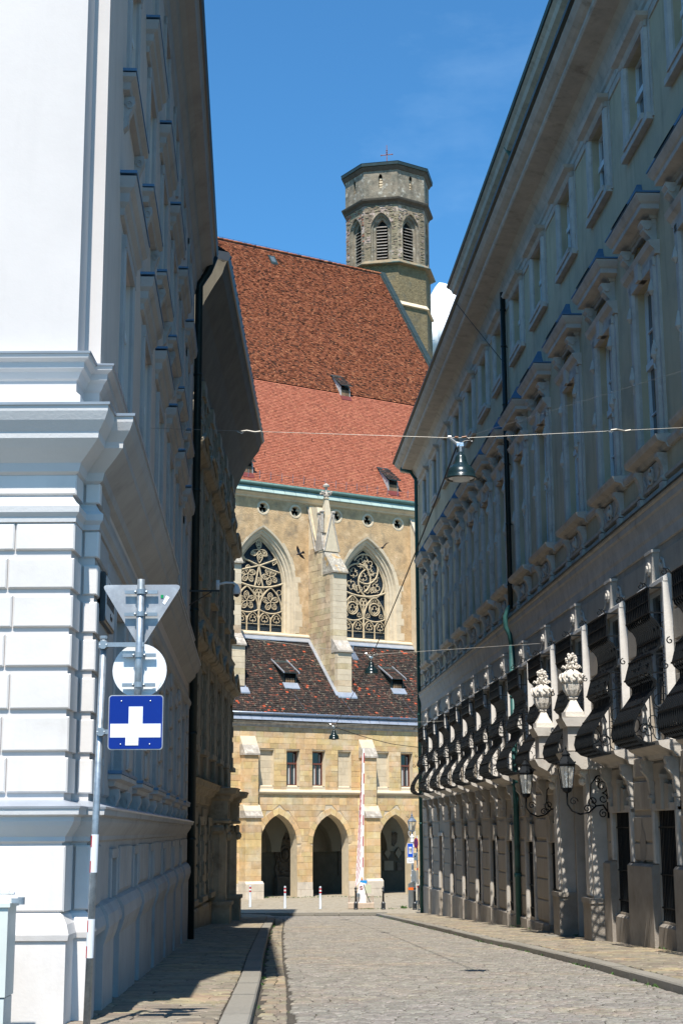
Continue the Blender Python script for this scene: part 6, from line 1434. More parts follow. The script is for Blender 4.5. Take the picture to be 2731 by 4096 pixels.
# portal with two pillars and broken entablature
for xc in (16.4, 21.7):
    q = MB(); q.box(xc-.52,xc+.52,-.72,0,-.3,1.35); q.box(xc-.58,xc+.58,-.78,0,1.28,1.4); part('pillar_pedestal', q, M['browntrim'], L2B)
    q = MB(); q.poly_z([(xc-.40,0),(xc-.40,-.34),(xc-.28,-.56),(xc+.28,-.56),(xc+.40,-.34),(xc+.40,0)], 1.4, 3.85); part('pillar', q, M['browntrim'], L2B)
    q = MB()
    for s_ in (-1, 1):
        for y in (-.60,): q.tube([(xc+s_*(.36)+(.14*(1-t/12))*cos(t)*s_, y, 3.78+.15*(1-t/12)*sin(t)) for t in [k*.7 for k in range(13)]], .045, 5)
    q.tube([(xc-.5,-.5,3.78),(xc-.5,-.1,3.78)], .15, 8); q.tube([(xc+.5,-.5,3.78),(xc+.5,-.1,3.78)], .15, 8); q.ball((xc,-.6,3.55), .16, 8, 5); part('scroll_capital', q, M['browntrim'], L2B)
    q = MB(); q.sweep([(xc-.48,0),(xc-.48,-.60),(xc+.48,-.60),(xc+.48,0)], [(-.2,3.98),(.05,3.98),(.10,4.06),(.02,4.12),(.02,4.72),(.10,4.78),(.14,4.90),(.30,4.96),(.34,5.08),(.38,5.14),(-.2,5.2)]); q.poly_z([(xc-.47,0),(xc+.47,0),(xc+.47,-.6),(xc-.47,-.6)], 3.98, 5.15)
    for k in range(3): q.box(xc-.26+.2*k, xc-.26+.2*k+.1, -.65, -.6, 4.2, 4.6); q.ball((xc-.21+.2*k, -.63, 4.68), .05, 6, 4)
    part('entablature', q, M['browntrim'], L2B)
q = MB(); q.sweep([(16.8,0),(16.8,-.35),(21.3,-.35),(21.3,0)], [(-.2,4.75),(.1,4.78),(.14,4.90),(.34,4.96),(.40,5.1),(-.2,5.18)]); part('portal_cornice', q, M['browntrim'], L2B)
q = MB(); q.box(17.9,20.2,-.02,.1,.4,3.8); part('portal_door', q, M['door'], L2B)
# ================================================================== STREET FURNITURE
def gp(Y): return g(Y)+.125
# --- sign pole with three signs on the near left pavement
SP = thing('sign_post', 'galvanised post with side arms and a second mast, standing at the white corner', 'sign post', (-2.235, 14.1, gp(14.1)))
z0 = gp(14.1)
def at(x, y, z): return (x+2.235, y-14.1, z-z0)
q = MB(); q.tube([at(-2.235,14.1,z0), at(-2.172,14.1,5.43)], .032, 12); part('post', q, M['galv'], SP, smooth=True)
for za, zb_, mt in ((2.62,2.95,'signwhite'), (3.35,3.68,'signwhite')):
    q = MB(); f = lambda z: -2.235+(z-z0)/(5.43-z0)*.063
    q.tube([at(f(za),14.1,za), at(f(zb_),14.1,zb_)], .0335, 12); s_ = part('reflective_band', q, M[mt], SP)
    for k in (0, .22):
        q = MB(); z = za+k; R_ = .0343; A = [radians(160+12*i) for i in range(7)]
        q.add([at(f(z+dz)+R_*cos(a), 14.1+R_*sin(a), z+dz) for dz in (0, .10) for a in A], [(i, i+1, 8+i, 7+i) for i in range(6)]); part('red_stripe', q, M['red'], s_)
q = MB(); q.lathe([(.036,0),(.038,.01),(.038,.03),(.0,.035)], 12, at(-2.172,14.1,5.425)); part('post_cap', q, M['galvdark'], SP)
q = MB(); q.tube([at(-1.838,14.06,5.97), at(-1.852,14.06,4.45)], .034, 12); part('sign_mast', q, M['galv'], SP, smooth=True)
for z, x1 in ((5.37, -1.80), (4.584, -1.86)):
    q = MB(); q.box(at(-2.17,0,0)[0], at(x1,0,0)[0], -.055, -.02, z-z0-.02, z-z0+.02); q.tube([at(-2.172,14.04,z), at(-2.172,14.16,z)], .04, 8); q.lathe([(.044,-.03),(.044,.03)], 12, at(-2.175,14.1,z)); q.ball(at(-2.2,14.05,z), .014, 6, 4); q.ball(at(-2.14,14.05,z), .014, 6, 4); part('side_arm', q, M['galvdark'], SP)
def clamp(parent, x, y, z, hw=.15):
    q = MB(); q.lathe([(.041,-.022),(.041,.022)], 14, (x,y,z))
    for s_ in (-1, 1): q.box(x+s_*hw if s_ < 0 else x+.035, x-.035 if s_ < 0 else x+hw, y+.012, y+.034, z-.016, z+.016); q.ball((x+s_*.05,y-.005,z+.0), .013, 6, 4)
    part('clamp', q, M['galvdark'], parent)
def roundtri(w, h, r, zt, cx):
    P = [(cx-w/2, zt), (cx+w/2, zt), (cx, zt-h)]; out = []
    for i in range(3):
        p, a, b = Vector(P[i]), Vector(P[i-1]), Vector(P[(i+1)%3]); d1 = (a-p).normalized(); d2 = (b-p).normalized()
        for t in range(6):
            t = t/5; A = p+d1*r; B = p+d2*r; out.append(tuple(A*(1-t)**2+p*2*t*(1-t)+B*t*t))
    return out
TR = thing('triangle_sign', 'scuffed grey back of a give way triangle pointing down, top of the mast', 'road sign', (-1.838, 14.12, 5.93))
q = MB(); q.poly_y(roundtri(.74,.60,.06,0,0), 0, .012); part('sign_plate', q, M['signback'], TR)
for z in (-.075, -.28): clamp(TR, 0, -.062, z)
q = MB(); q.add([(.18+.012,-.004,-.17),(.225,-.004,-.10),(.258,-.004,-.118),(.214,-.004,-.188)], [(0,1,2,3)]); part('white_sticker', q, M['paper'], TR)
q = MB(); q.box(.175,.2,-.006,-.001,-.125,-.095); part('green_sticker', q, mat('green sticker', (.0,.25,.08), .5), TR)
CR = thing('round_sign', 'pale blank back of a round sign below the triangle', 'road sign', (-1.843, 14.12, 5.14))
q = MB(); q.poly_y([(.246*cos(2*pi*i/40), .246*sin(2*pi*i/40)) for i in range(40)], 0, .012); part('sign_plate', q, M['signwhite'], CR)
for z in (.135, -.135): clamp(CR, 0, -.062, z)
q = MB(); q.add([(.12,-.004,-.17),(.155,-.004,-.08),(.20,-.004,-.10),(.16,-.004,-.19)], [(0,1,2,3)]); part('white_sticker', q, M['paper'], CR)
BS = thing('blue_square_sign', 'blue square road sign with a thick white upside down T, white sticker on its foot', 'road sign', (-1.853, 14.0, 4.664))
def rrect(w, h, r, n=5): return [(sx*(w-r)+r*cos(a), sz*(h-r)+r*sin(a)) for sx, sz, a0 in ((1,-1,-pi/2),(1,1,0),(-1,1,pi/2),(-1,-1,pi)) for a in [a0+pi/2*i/n for i in range(n+1)]]
q = MB(); q.poly_y(rrect(.246,.244,.03), 0, .014); part('rim', q, M['signback'], BS)
q = MB(); q.poly_y(rrect(.238,.236,.027), -.003, 0); part('face', q, M['blue'], BS)
q = MB(); q.poly_y([(-.226,-.135),(.226,-.135),(.226,-.013),(.063,-.013),(.063,.14),(-.063,.14),(-.063,-.013),(-.226,-.013)], -.0055, -.003); part('white_symbol', q, M['white_s'], BS)
q = MB(); q.poly_y([(-.088,-.205),(.028,-.205),(.03,-.112),(-.086,-.112)], -.0075, -.0055); st = part('sticker', q, M['paper'], BS)
q = MB()
for zz_, a, b in ((-.14,-.078,.022),(-.158,-.045,-.012),(-.176,-.08,.024)):
    x = a
    while x < b: q.box(x, x+.004, -.0082, -.0075, zz_-.004, zz_+.004); x += .0085
part('print', q, M['galvdark'], st)['kind'] = 'stuff'
for x, z in ((-.13,.19),(.13,.19),(-.13,-.195),(.13,-.195)):
    q = MB(); q.ball((x,-.006,z), .007, 6, 4); part('rivet', q, M['chrome'], BS)
# --- electricity cabinet with a bottle left on it
CB = thing('utility_cabinet', 'pale grey utility cabinet cut by the left edge, against the white wall', 'cabinet', (-3.4, 13.7, gp(13.6)))
zc = gp(13.6)
q = MB(); q.box(-.55,.565,-.17,.17,.30,3.08-zc); q.box(-.54,.555,-.16,.16,-.1,.29); part('cabinet_body', q, M['boxgrey'], CB)
q = MB(); q.add([(-.57,-.19,3.08-zc),(.585,-.19,3.08-zc),(.585,.19,3.08-zc),(-.57,.19,3.08-zc),(-.57,-.19,3.115-zc),(.585,-.19,3.115-zc),(.585,.19,3.115-zc),(-.57,.19,3.115-zc),(-.5,-.13,3.14-zc),(.52,-.13,3.14-zc),(.52,.13,3.14-zc),(-.5,.13,3.14-zc)], [(0,3,2,1),(0,1,5,4),(1,2,6,5),(2,3,7,6),(3,0,4,7),(4,5,9,8),(5,6,10,9),(6,7,11,10),(7,4,8,11),(8,9,10,11)]); part('cabinet_lid', q, M['boxgrey'], CB)
q = MB(); q.lathe([(.03,-.03),(.03,.03)], 10, (.66,-.1,3.13-zc)); q.box(.58,.66,-.12,-.08,3.11-zc,3.15-zc); part('padlock_bracket', q, M['galv'], CB)
BT = thing('glass_bottle', 'empty clear glass bottle lying on top of the utility cabinet', 'bottle', (-2.98, 13.6, 3.195))
q = MB(); q.tube([(-.16,0,0),(-.15,0,0),(.0,0,0),(.05,0,0)], .036, 12); q.tube([(.05,0,0),(.09,0,0),(.15,0,0)], .014, 10); part('bottle_body', q, M['lglass'], BT, smooth=True)
q = MB(); q.tube([(.15,0,0),(.18,0,0)], .016, 10); part('bottle_cap', q, M['paper'], BT)
# --- hanging street lamps on cables
def wire(name, label, pts, r, m, cat='cable', sagv=0):
    P = []
    for a, b in zip(pts[:-1], pts[1:]):
        a, b = Vector(a), Vector(b)
        for i in range(10): t = i/10; v = a.lerp(b, t); v.z -= sagv*4*t*(1-t); P.append(v)
    P.append(Vector(pts[-1])); o = Vector(P[0]); q = MB(); q.tube([v-o for v in P], r, 5)
    ob = link(name, q.mesh(name, m), None, o); return tag(ob, label, cat)
def hang_lamp(label, x, y, zt, R=.21):
    t = thing('hanging_lamp', label, 'street lamp', (x, y, zt), 0, 'lamps hanging over the street'); s_ = R/.21
    q = MB(); q.lathe([(.018*s_,-.05*s_),(.03*s_,-.08*s_),(.055*s_,-.095*s_),(.07*s_,-.13*s_),(.08*s_,-.19*s_),(.102*s_,-.228*s_),(.145*s_,-.265*s_),(.176*s_,-.305*s_),(.188*s_,-.35*s_),(.19*s_,-.395*s_),(.21*s_,-.405*s_),(.212*s_,-.418*s_),(.185*s_,-.425*s_),(.17*s_,-.40*s_)], 28, (0,0,0)); part('lamp_shade', q, M['lampgreen'], t, smooth=True)
    q = MB(); q.lathe([(.168*s_,-.405*s_),(.12*s_,-.40*s_)], 24, (0,0,0)); part('reflector_ring', q, M['paper'], t)
    q = MB(); q.lathe([(.115*s_,-.40*s_),(.11*s_,-.445*s_),(.05*s_,-.455*s_)], 20, (0,0,0)); part('lamp_glass', q, M['lglass'], t, smooth=True)
    q = MB(); q.tube([(-.135*s_,0,.13*s_),(-.06*s_,0,.07*s_),(0,0,.055*s_),(.03*s_,0,.05*s_)], .02*s_, 6); q.box(-.05*s_,.04*s_,-.02,.02,.02*s_,.07*s_); q.lathe([(.02,-.07*s_),(.02,.03*s_)], 8, (0,0,0)); q.tube([(-.16*s_,0,.15*s_),(-.12*s_,0,.15*s_)], .018, 6); part('hanger', q, M['chrome'], t)
    q = MB(); q.tube([(-.04,0,-.06),(-.05,-.02,.0),(-.0,-.01,.06),(.06,0,.1),(.14,0,.11)], .009, 5); q.ball((.16,0,.09), .022, 6, 4); q.ball((.12,0,.13), .018, 6, 4); part('cable_joint', q, M['black'], t)
    q = MB(); q.tube([(.02,0,.155),(.09,0,.165)], .014, 6); q.tube([(-.08,0,.16),(-.03,0,.155)], .014, 6); part('insulator', q, M['porcelain'], t)
hang_lamp('large dark green bell lamp hanging nearest, in front of the right palace', 1.685, 21.3, 9.0, .226)
hang_lamp('middle green bell lamp hanging before the dark tiled roof', .79, 42.1, 8.28, .205)
hang_lamp('farthest and smallest bell lamp hanging over the boom barrier end of the street', -.33, 60, 7.58, .21)
wire('span_cable', 'steel cable spanning the street to the nearest hanging lamp, in front of the red roof', [(-2.86,22.0,9.5),(1.55,21.3,9.15),(1.82,21.3,9.15),(6.70,21.2,9.34)], .0032, M['cable'])
wire('stay_wire', 'thin stay wire rising from the nearest lamp to the right palace', [(1.75,21.3,9.16),(6.70,21.2,10.66)], .0018, M['stay'])
wire('span_cable', 'steel cable holding the middle hanging lamp across the street', [(-4.4,42.1,9.12),(.72,42.1,8.40),(.86,42.1,8.40),(5.5,42.2,8.70)], .004, M['cable'])
wire('span_cable', 'steel cable holding the farthest hanging lamp', [(-4.4,60,7.86),(-.36,60,7.68),(-.28,60,7.68),(4.4,60,7.84)], .004, M['cable'])
wire('power_cable', 'black power cable running from the nearest lamp down to the middle lamp', [(1.65,21.35,9.08),(.80,42.1,8.36)], .012, M['cableblack'], 'cable', .10)
wire('power_cable', 'black power cable running between the middle and farthest lamps', [(.78,42.15,8.34),(-.32,60,7.64)], .010, M['cableblack'], 'cable', .10)
wire('power_cable', 'short black power cable sagging from the farthest lamp to the right palace corner', [(-.30,60.05,7.62),(1.9,61,7.02),(4.25,63,6.92),(4.25,63,6.6)], .012, M['cableblack'], 'cable', .04)
for i, (x, y, z, lb) in enumerate(((-1.30,21.7,9.36,'small turnbuckle on the span cable, left of the nearest lamp'), (3.95,21.25,9.235,'bright turnbuckle on the span cable near the right edge'))):
    q = MB(); q.tube([(-.14,0,0),(-.06,0,.012),(.0,0,0),(.06,0,-.012),(.14,0,0)], .014, 6); q.tube([(-.20,0,0),(-.13,0,-.03),(-.1,0,0)], .008, 4); tag(link('turnbuckle', q.mesh('turnbuckle', M['cable']), None, (x,y,z)), lb, 'turnbuckle')
# --- dome camera on the left
DC = thing('dome_camera', 'white dome security camera on a curved arm, sticking out from the left facades', 'camera', (-3.72, 37.4, 9.45))
q = MB(); q.box(0,.75,-.02,.02,-.02,.02); q.tube([(0,0,-.35),(.55,0,-.02)], .015, 5); part('bracket_arm', q, M['black'], DC)
q = MB(); q.box(.66,.74,-.05,.05,.02,.26); q.tube([(.72,0,.16),(.9,0,.20),(1.08,0,.19),(1.15,0,.15)], .028, 8); q.lathe([(.085,-.12),(.09,-.08),(.085,.0),(.06,.07),(.04,.10),(.02,.13)], 14, (1.16,0,.03)); part('camera_housing', q, M['whitepaint'], DC, smooth=True)
q = MB(); q.ball((1.16,0,-.09), .07, 12, 8); part('camera_dome', q, M['black'], DC, smooth=True)
# --- bollards
def white_bollard(label, x, y):
    t = thing('bollard', label, 'bollard', (x, y, .03), 0, 'grey and red white bollards at the end of the street')
    q = MB(); q.lathe([(.075,-.02),(.075,.01),(.055,.015),(.055,.98),(.05,1.02),(.03,1.045),(.005,1.05)], 14, (0,0,0)); part('tube', q, M['boll'], t, smooth=True)
    for z, m in ((.72,'red'),(.80,'white_s'),(.88,'red')):
        q = MB(); q.lathe([(.0565,z),(.0565,z+.078)], 14, (0,0,0)); part('band', q, M[m], t)
white_bollard('leftmost grey bollard with red and white bands, beside the dark palace portal', -4.62, 79.3)
white_bollard('grey bollard with red and white bands, between left and middle church arches', -2.84, 77.9)
white_bollard('grey bollard with red and white bands, in front of the middle church arch', -1.11, 77.3)
def black_bollard(label, x, y):
    t = thing('cast_iron_bollard', label, 'bollard', (x, y, .03), 0, 'black cast iron bollards')
    q = MB(); q.lathe([(.11,-.02),(.11,.02),(.10,.04),(.10,.26),(.085,.30),(.06,.34),(.055,.36),(.06,.37)], 10, (0,0,0)); part('base', q, M['black'], t)
    q = MB(); q.lathe([(.05,.36),(.045,.78),(.06,.80),(.06,.83),(.045,.85),(.05,.92)], 10, (0,0,0)); part('shaft', q, M['black'], t, smooth=True)
    q = MB(); q.lathe([(.05,.92),(.07,.95),(.07,.97),(.045,1.01),(.015,1.03),(.02,1.05),(.003,1.07)], 10, (0,0,0)); part('finial', q, M['black'], t, smooth=True)
black_bollard('black cast iron bollard standing in front of the barrier plinth', .60, 76.6)
black_bollard('black cast iron bollard alone, just right of the barrier plinth', 1.91, 76.5)
black_bollard('black cast iron bollard in front of the steel pillar with orange band', 3.40, 76.1)
# --- boom barrier, raised
BB = thing('boom_barrier', 'white boom barrier raised upright with red striped skirt, on a concrete plinth', 'barrier', (.85, 77.5, .02))
q = MB(); q.cbox(-.63,.63,-.5,.6,0,.28,.02); part('plinth', q, M['concrete'], BB)
q = MB(); q.poly_y([(-.20,.28),(.25,.28),(.24,1.18),(-.02,1.24),(-.10,1.1)], -.2, .25); part('housing', q, M['whitepaint'], BB)
q = MB(); q.box(-.02,.30,-.18,.22,1.18,1.32); part('blue_cap', q, M['cyan'], BB)
q = MB(); q.box(.20,.50,-.24,.0,.72,1.12); part('control_box', q, M['boxcream'], BB)
q = MB(); q.lathe([(.035,1.32),(.045,1.34),(.045,1.42),(.02,1.47),(.002,1.48)], 10, (.06,-.1,0)); part('warning_light', q, M['amber'], BB, smooth=True)
q = MB(); q.tube([(.1,-.15,1.3),(.18,-.22,1.0),(.30,-.25,.62),(.44,-.2,.3)], .018, 5); part('cable', q, M['black'], BB)
q = MB(); q.tube([(.08*cos(a)+.02, -.21, .98+.08*sin(a)) for a in [2*pi*i/16 for i in range(16)]], .010, 4, closed=True); q.tube([(-.035,-.21,1.035),(.075,-.21,.925)], .009, 4); part('no_walking_mark', q, M['red'], BB)
q = MB(); q.ball((.02,-.212,1.02), .012, 5, 4); q.tube([(.02,-.212,1.0),(.02,-.212,.97),(.0,-.212,.93)], .008, 4); q.tube([(.02,-.212,.97),(.045,-.212,.94)], .008, 4); part('walker_figure', q, M['black'], BB)
q = MB(); q.lathe([(.12,.0),(.12,.16),(.02,.2)], 10, (-.16,-.24,.55)); part('motor', q, M['galv'], BB)
def lrp(a, b, t): return a+(b-a)*t
bx = lambda t: lrp(.07,.19,t); bz = lambda t: lrp(1.3,7.68,t)
q = MB(); q.add([(bx(0)-.075,-.03,bz(0)),(bx(0)+.075,-.03,bz(0)),(bx(1)+.045,-.03,bz(1)),(bx(1)-.045,-.03,bz(1)),(bx(0)-.075,.04,bz(0)),(bx(0)+.075,.04,bz(0)),(bx(1)+.045,.04,bz(1)),(bx(1)-.045,.04,bz(1))], [(0,1,2,3),(4,7,6,5),(0,4,5,1),(1,5,6,2),(2,6,7,3),(3,7,4,0)]); part('boom', q, M['whitepaint'], BB)
for k in range(6):
    t0 = .10+.158*k; t1 = t0+.075; q = MB(); q.quad((bx(t0)-.0,-.034,bz(t0)),(bx(t0)+.045,-.034,bz(t0)),(bx(t1)+.045,-.034,bz(t1)),(bx(t1)-.0,-.034,bz(t1))); part('red_mark', q, M['red'], BB)
lx = lambda t: lrp(-.27,.13,t); lz = lambda t: lrp(1.0,7.5,t)
q = MB(); q.add([(lx(0),.0,lz(0)),(bx(0)-.08,.0,bz(0)),(bx(1)-.05,.0,bz(1)),(lx(1),.0,lz(1)),(lx(0),.02,lz(0)),(bx(0)-.08,.02,bz(0)),(bx(1)-.05,.02,bz(1)),(lx(1),.02,lz(1))], [(0,1,2,3),(4,7,6,5),(0,4,5,1),(2,6,7,3),(3,7,4,0)]); part('skirt', q, M['whitepaint'], BB)
for k in range(17):
    t = .0+.056*k; a = (lx(t)+.01, lz(t)+.05); b = (bx(min(1,t+.075))-.09, bz(min(1,t+.105)))
    if a[0] < b[0] and t+.10 < 1: q = MB(); q.quad((a[0],-.006,a[1]),(a[0]+.022,-.006,a[1]),(b[0]+.012,-.006,b[1]),(b[0]-.012,-.006,b[1])); part('skirt_stripe', q, M['red'], BB)
for s_ in (-1, 1):
    q = MB(); q.tube([(s_*.58,-.3,.28),(s_*.58,-.3,.60),(s_*.50,-.3,.60),(s_*.50,-.3,.40)], .009, 4); part('lifting_loop', q, M['rust'], BB)
# --- historic lamp post with signs
LP = thing('lamp_post', 'white painted historic lamp post with glass lantern, before the right church arch', 'lamp post', (3.46, 79.5, .02))
q = MB(); q.lathe([(.16,0),(.16,.3),(.12,.36),(.12,.9),(.09,1.0),(.12,1.06),(.09,1.12),(.07,1.4),(.10,1.44),(.10,1.5),(.06,1.56),(.055,2.5),(.08,2.54),(.06,2.6),(.09,2.68),(.06,2.75),(.10,2.86),(.11,2.9),(.06,2.96),(.08,3.1),(.11,3.14),(.08,3.2),(.08,3.34),(.10,3.38),(.05,3.42),(.04,3.62)], 14, (0,0,0)); part('post', q, M['whitepaint'], LP, smooth=True)
q = MB(); q.lathe([(.04,3.60),(.14,3.66),(.14,3.70)], 8, (0,0,0)); q.lathe([(.215,4.12),(.23,4.14),(.20,4.2),(.10,4.30),(.09,4.36),(.05,4.38),(.04,4.44),(.055,4.46),(.015,4.52),(.02,4.56),(.003,4.66)], 8, (0,0,0))
for k in range(8):
    a = pi/4*k; q.tube([(.135*cos(a),.135*sin(a),3.69),(.21*cos(a),.21*sin(a),4.13)], .010, 4)
part('lantern_frame', q, M['zincpipe'], LP)
q = MB(); q.lathe([(.13,3.70),(.205,4.12)], 8, (0,0,0)); part('lantern_glass', q, M['lglass'], LP)
for s_ in (-1, 1):
    q = MB(); q.tube([(s_*.07,0,3.3),(s_*.16,0,3.5),(s_*.17,0,3.62),(s_*.12,0,3.66)], .014, 5); part('lantern_stay', q, M['whitepaint'], LP)
IS = thing('pedestrian_sign', 'blue rectangular sign with two black figures on a white field, on the lamp post', 'road sign', (3.35, 79.25, 2.74))
q = MB(); q.poly_y(rrect(.145,.345,.02), 0, .012); part('rim', q, M['white_s'], IS)
q = MB(); q.poly_y(rrect(.130,.330,.012), -.003, 0); part('face', q, M['blue2'], IS)
q = MB(); q.poly_y(rrect(.080,.165,.01), -.006, -.003); part('white_field', q, M['white_s'], IS)
for dx, s_ in ((-.035, 1.0), (.035, .9)):
    q = MB(); q.poly_y([(dx+.014*cos(2*pi*i/10), .115*s_+.016*sin(2*pi*i/10)) for i in range(10)], -.008, -.006); q.poly_y([(dx-.022,.09*s_),(dx+.022,.09*s_),(dx+.024,0),(dx+.014,-.01),(dx+.022,-.13*s_),(dx+.008,-.13*s_),(dx,-.02),(dx-.008,-.13*s_),(dx-.022,-.13*s_),(dx-.014,-.01),(dx-.024,0)], -.008, -.006); part('figure', q, M['black'], IS)
NS = thing('text_sign', 'small white supplementary sign with two lines of text, below the blue sign', 'road sign', (3.35, 79.25, 2.24))
q = MB(); q.poly_y(rrect(.172,.13,.02), 0, .01); part('face', q, M['paper'], NS)
text_mesh('ausgen. Fahrzeuge', .038, M['blue'], NS, (0,-.004,.035), (radians(90),0,0)); text_mesh('mit Magnetkarte', .038, M['blue'], NS, (0,-.004,-.03), (radians(90),0,0))
# --- no stopping sign on its post, steel pillar, bins
NP = thing('no_stopping_sign', 'round red and blue no stopping sign seen almost edge on, on a banded post', 'road sign', (3.52, 75.2, .12))
q = MB(); q.tube([(0,0,-.1),(-.02,0,3.35)], .03, 10); part('post', q, M['galv'], NP, smooth=True)
for z in (.95,1.0,1.75):
    q = MB(); q.lathe([(.032,z),(.032,z+.1)], 10, (-.01,0,0)); part('post_band', q, M['red'] if z != 1.0 else M['white_s'], NP)
pl_ = thing('sign_disc', None, None); pl_.parent = NP; pl_.location = (-.07, -.04, 3.0); pl_.rotation_euler = (0,0,radians(-70)); 
q = MB(); q.poly_y([(.25*cos(2*pi*i/28), .25*sin(2*pi*i/28)) for i in range(28)], 0, .012); part('rim', q, M['red'], pl_)
q = MB(); q.poly_y([(.19*cos(2*pi*i/28), .19*sin(2*pi*i/28)) for i in range(28)], -.003, 0); part('face', q, M['blue'], pl_)
q = MB()
for s_ in (-1, 1): q.add([(-.15-.02,-.006,s_*-.14),(-.15+.02,-.006,s_*-.155),(.15+.02,-.006,s_*.14),(.15-.02,-.006,s_*.155)], [(0,1,2,3)])
part('cross', q, M['red'], pl_)
PT = thing('tow_away_sign', 'small weathered tow away plate under the no stopping sign', 'road sign', (3.42, 75.14, 2.50)); PT.rotation_euler = (0,0,radians(-55))
q = MB(); q.poly_y(rrect(.13,.17,.01), 0, .01); part('plate', q, M['galv'], PT)
q = MB(); q.box(-.09,.02,-.004,0,.0,.04); q.ball((-.07,-.003,-.01), .018, 6, 3); q.ball((0,-.003,-.01), .018, 6, 3); q.tube([(.03,-.003,0),(.05,-.003,.11),(.09,-.003,.08)], .008, 4); part('tow_symbol', q, M['black'], PT)
MP = thing('steel_pillar', 'brushed steel pillar with an orange band and slanted top, beside the palace corner', 'pillar', (3.36, 78.1, .02))
q = MB(); n = 20
vs_ = [(.19*cos(2*pi*i/n), .19*sin(2*pi*i/n), 0) for i in range(n)]+[(.19*cos(2*pi*i/n), .19*sin(2*pi*i/n), 1.22+.10*cos(2*pi*i/n)) for i in range(n)]
q.add(vs_, [(i,(i+1)%n,n+(i+1)%n,n+i) for i in range(n)]+[tuple(range(n,2*n))]); part('pillar_body', q, M['steel'], MP)
q = MB(); q.lathe([(.193,.84),(.193,.96)], 20, (0,0,0)); part('orange_band', q, M['orange'], MP)
q = MB(); q.add([(-.02,-.14,1.25),(.20,-.14,1.15),(.24,-.14,1.25),(.22,-.14,1.72),(.10,-.14,1.80),(.0,-.14,1.74),(-.02,.14,1.25),(.20,.14,1.15),(.24,.14,1.25),(.22,.14,1.72),(.10,.14,1.80),(.0,.14,1.74)], [(0,1,2,3,4,5),(11,10,9,8,7,6)]+[(i,6+i,6+(i+1)%6,(i+1)%6) for i in range(6)]); part('reader_head', q, M['galvdark'], MP)
BN = thing('litter_bin', 'dark bin tucked between the posts and the palace corner pipe', 'bin', (3.72, 75.6, .12))
q = MB(); q.lathe([(.13,0),(.15,.7),(.16,.95),(.165,1.0),(.12,1.05)], 12, (0,0,0)); part('bin_body', q, M['black'], BN, smooth=True)
q = MB(); q.box(-.1,.06,-.12,.06,1.05,1.45); part('bin_back', q, M['black'], BN)
HN = thing('house_number_plate', 'small white house number plate with red rim on the arcade wall beside the palace', 'house number', tuple(AR.matrix_basis @ Vector((6.35, -.02, 4.35))), radians(32))
q = MB(); q.poly_y(rrect(.19,.15,.03), -.02, 0); part('rim', q, M['red'], HN)
q = MB(); q.poly_y(rrect(.165,.125,.02), -.024, -.02); part('plate', q, M['white_s'], HN)
text_mesh('2', .2, M['black'], HN, (-.02,-.028,0), (radians(90),0,0))
# --- carved stones on the passage wall
def onwall(x, z): return tuple(AR.matrix_basis @ Vector((x, 3.84, z)))
EP = thing('baroque_epitaph', 'large dark baroque epitaph with oval frame, seen through the left arch', 'memorial', onwall(-1.15, .0), radians(32))
q = MB(); q.cbox(-.62,.62,-.35,0,0,1.08,.03); part('pedestal', q, M['darkstone'], EP)
q = MB(); q.poly_y([(-.55,1.1),(.55,1.1),(.66,1.5),(.52,1.9),(.62,2.4),(.6,3.0),(.36,3.3),(.2,3.6),(-.2,3.6),(-.4,3.3),(-.62,3.0),(-.62,2.4),(-.52,1.9),(-.66,1.5)], -.12, 0); part('backplate', q, M['darkstone'], EP)
q = MB(); q.tube([(.34*cos(a), -.16, 2.35+.46*sin(a)) for a in [2*pi*i/22 for i in range(22)]], .06, 6, closed=True); q.ball((0,-.12,2.35), .25, 10, 6, 1.3); part('oval_portrait', q, M['darkstone'], EP)
q = MB(); r3 = random.Random(3)
for k in range(46):
    a = r3.uniform(0, 2*pi); rx = r3.uniform(.42, .62); q.ball((rx*cos(a), -.15-r3.random()*.06, 2.3+1.1*sin(a)*r3.uniform(.8,1)), r3.uniform(.05,.12), 6, 4)
part('carved_figures', q, M['darkstone'], EP)
for nm, lb, x, z, kind, w_, h_ in (('coat_of_arms', 'carved stone shield high on the wall inside the right arch', 6.71, 3.16, 's', .25, .42), ('lozenge_plaque', 'left lozenge shaped stone plaque inside the right arch', 6.26, 2.34, 'd', .27, .38), ('lozenge_plaque', 'right lozenge shaped stone plaque inside the right arch', 7.07, 2.33, 'd', .27, .38), ('inscribed_slab', 'wide pale inscribed slab inside the right arch', 6.34, 1.58, 'r', .37, .30), ('bronze_plate', 'small dark square plate at the right, inside the right arch', 7.18, 1.52, 'r', .24, .24), ('tall_tomb_slab', 'tall narrow dark slab seen through the middle arch', 2.95, 1.95, 'r', .26, .92)):
    t = thing(nm, lb, 'plaque', onwall(x, z), radians(32))
    P = {'s': [(-w_,h_*.6),(-w_*.5,h_),(0,h_*.8),(w_*.5,h_),(w_,h_*.6),(w_*.9,-h_*.3),(0,-h_),(-w_*.9,-h_*.3)], 'd': [(-w_,0),(0,-h_),(w_,0),(0,h_)], 'r': [(-w_,-h_),(w_,-h_),(w_,h_),(-w_,h_)]}[kind]
    mt = M['darkstone'] if nm in ('bronze_plate','tall_tomb_slab','coat_of_arms') else M['plasterin']
    q = MB(); q.poly_y(P, -.05, 0); part('slab', q, mt, t); q = MB(); q.tube([(a, -.06, b) for a, b in P], .022, 4, closed=True); part('raised_border', q, M['darkstone'], t)
    if kind == 's':
        q = MB()
        for k in range(9): q.ball(((k-4)*.055, -.1, h_*.85+.05*cos(k)), .06, 6, 4)
        part('crest', q, M['darkstone'], t)
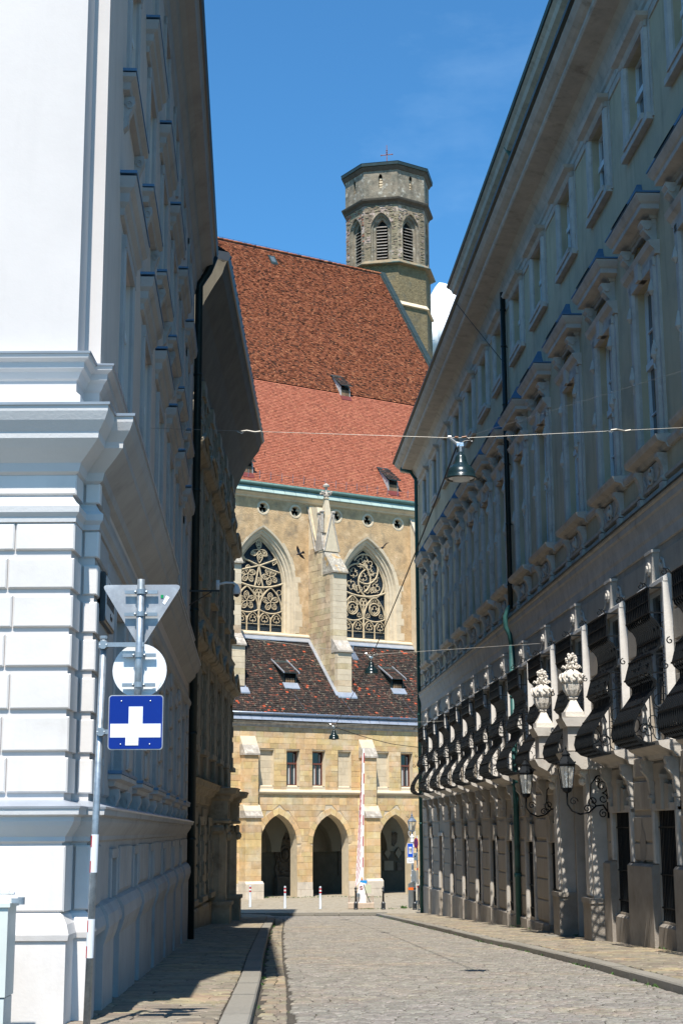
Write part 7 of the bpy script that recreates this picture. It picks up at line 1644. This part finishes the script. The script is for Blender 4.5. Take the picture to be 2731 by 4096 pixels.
# --- pigeons in flight
def pigeon(label, x, y, z, rz, bank, up):
    t = thing('pigeon', label, 'bird', (x, y, z), rz, 'pigeons flying before the church'); t.rotation_euler = (bank, .2, rz)
    q = MB(); q.tube([(-.17,0,-.01),(-.10,0,0),(-.02,0,.005),(.06,0,.012),(.11,0,.02),(.145,0,.025)], .04, 8) if 0 else None
    prof = [(.004,-.17),(.03,-.12),(.052,-.04),(.055,.02),(.04,.08),(.028,.10),(.03,.125),(.022,.145),(.006,.165)]
    n = 8; vs = [(zz_, r*cos(2*pi*k/n), r*sin(2*pi*k/n)+.012*(zz_ > .09)) for r, zz_ in prof for k in range(n)]
    q.add(vs, [(i*n+k, i*n+(k+1)%n, (i+1)*n+(k+1)%n, (i+1)*n+k) for i in range(len(prof)-1) for k in range(n)]+[tuple(range(n)), tuple((len(prof)-1)*n+k for k in range(n))])
    q.add([(.16,-.006,.01),(.16,.006,.01),(.19,0,.006)], [(0,1,2)]); part('body', q, M['pigeon'], t, smooth=True)
    q = MB(); q.add([(-.10,-.03,0),(-.10,.03,0),(-.26,.075,-.005),(-.27,0,-.005),(-.26,-.075,-.005),(-.10,-.03,.008),(-.10,.03,.008),(-.26,.075,.0),(-.27,0,.0),(-.26,-.075,.0)], [(0,1,2,3,4),(9,8,7,6,5)]+[(i,5+i,5+(i+1)%5,(i+1)%5) for i in range(5)]); part('tail', q, M['pigeon'], t)
    for s_ in (-1, 1):
        q = MB(); L_ = [(.07,0,.02),(.085,.14,.02+up*.6),(.05,.26,.02+up),(-.06,.36,.02+up*.85),(-.06,.22,.015+up*.8),(-.08,.12,.01+up*.4),(-.05,0,.015)]
        a = [(x_, s_*(y_+.03), z_) for x_, y_, z_ in L_]; b = [(x_, y_, z_-.008) for x_, y_, z_ in a]; n = 7
        q.add(a+b, [tuple(range(n)), tuple(range(2*n-1,n-1,-1))]+[(i,n+i,n+(i+1)%n,(i+1)%n) for i in range(n)]); part('wing', q, M['pigeon'], t)
pigeon('dark pigeon flapping between the left church window and the buttress', -1.93, 70, 16.16, 2.6, .9, .10)
pigeon('dark pigeon gliding with spread wings above the right church window', 1.86, 70, 16.42, -1.9, .35, .10)
for x, y, z, lb in ((6.0, 150, 60.5, 'tiny distant bird high in the sky right of the tower'), (5.4, 150, 47.5, 'tiny distant bird low in the sky right of the tower')):
    q = MB(); q.add([(-.5,0,.12),(0,-.15,0),(0,.2,0),(.5,0,.15),(0,0,-.06)], [(0,1,4,2),(3,2,4,1)]); tag(link('swift', q.mesh('swift', M['black']), None, (x,y,z)), lb, 'bird')
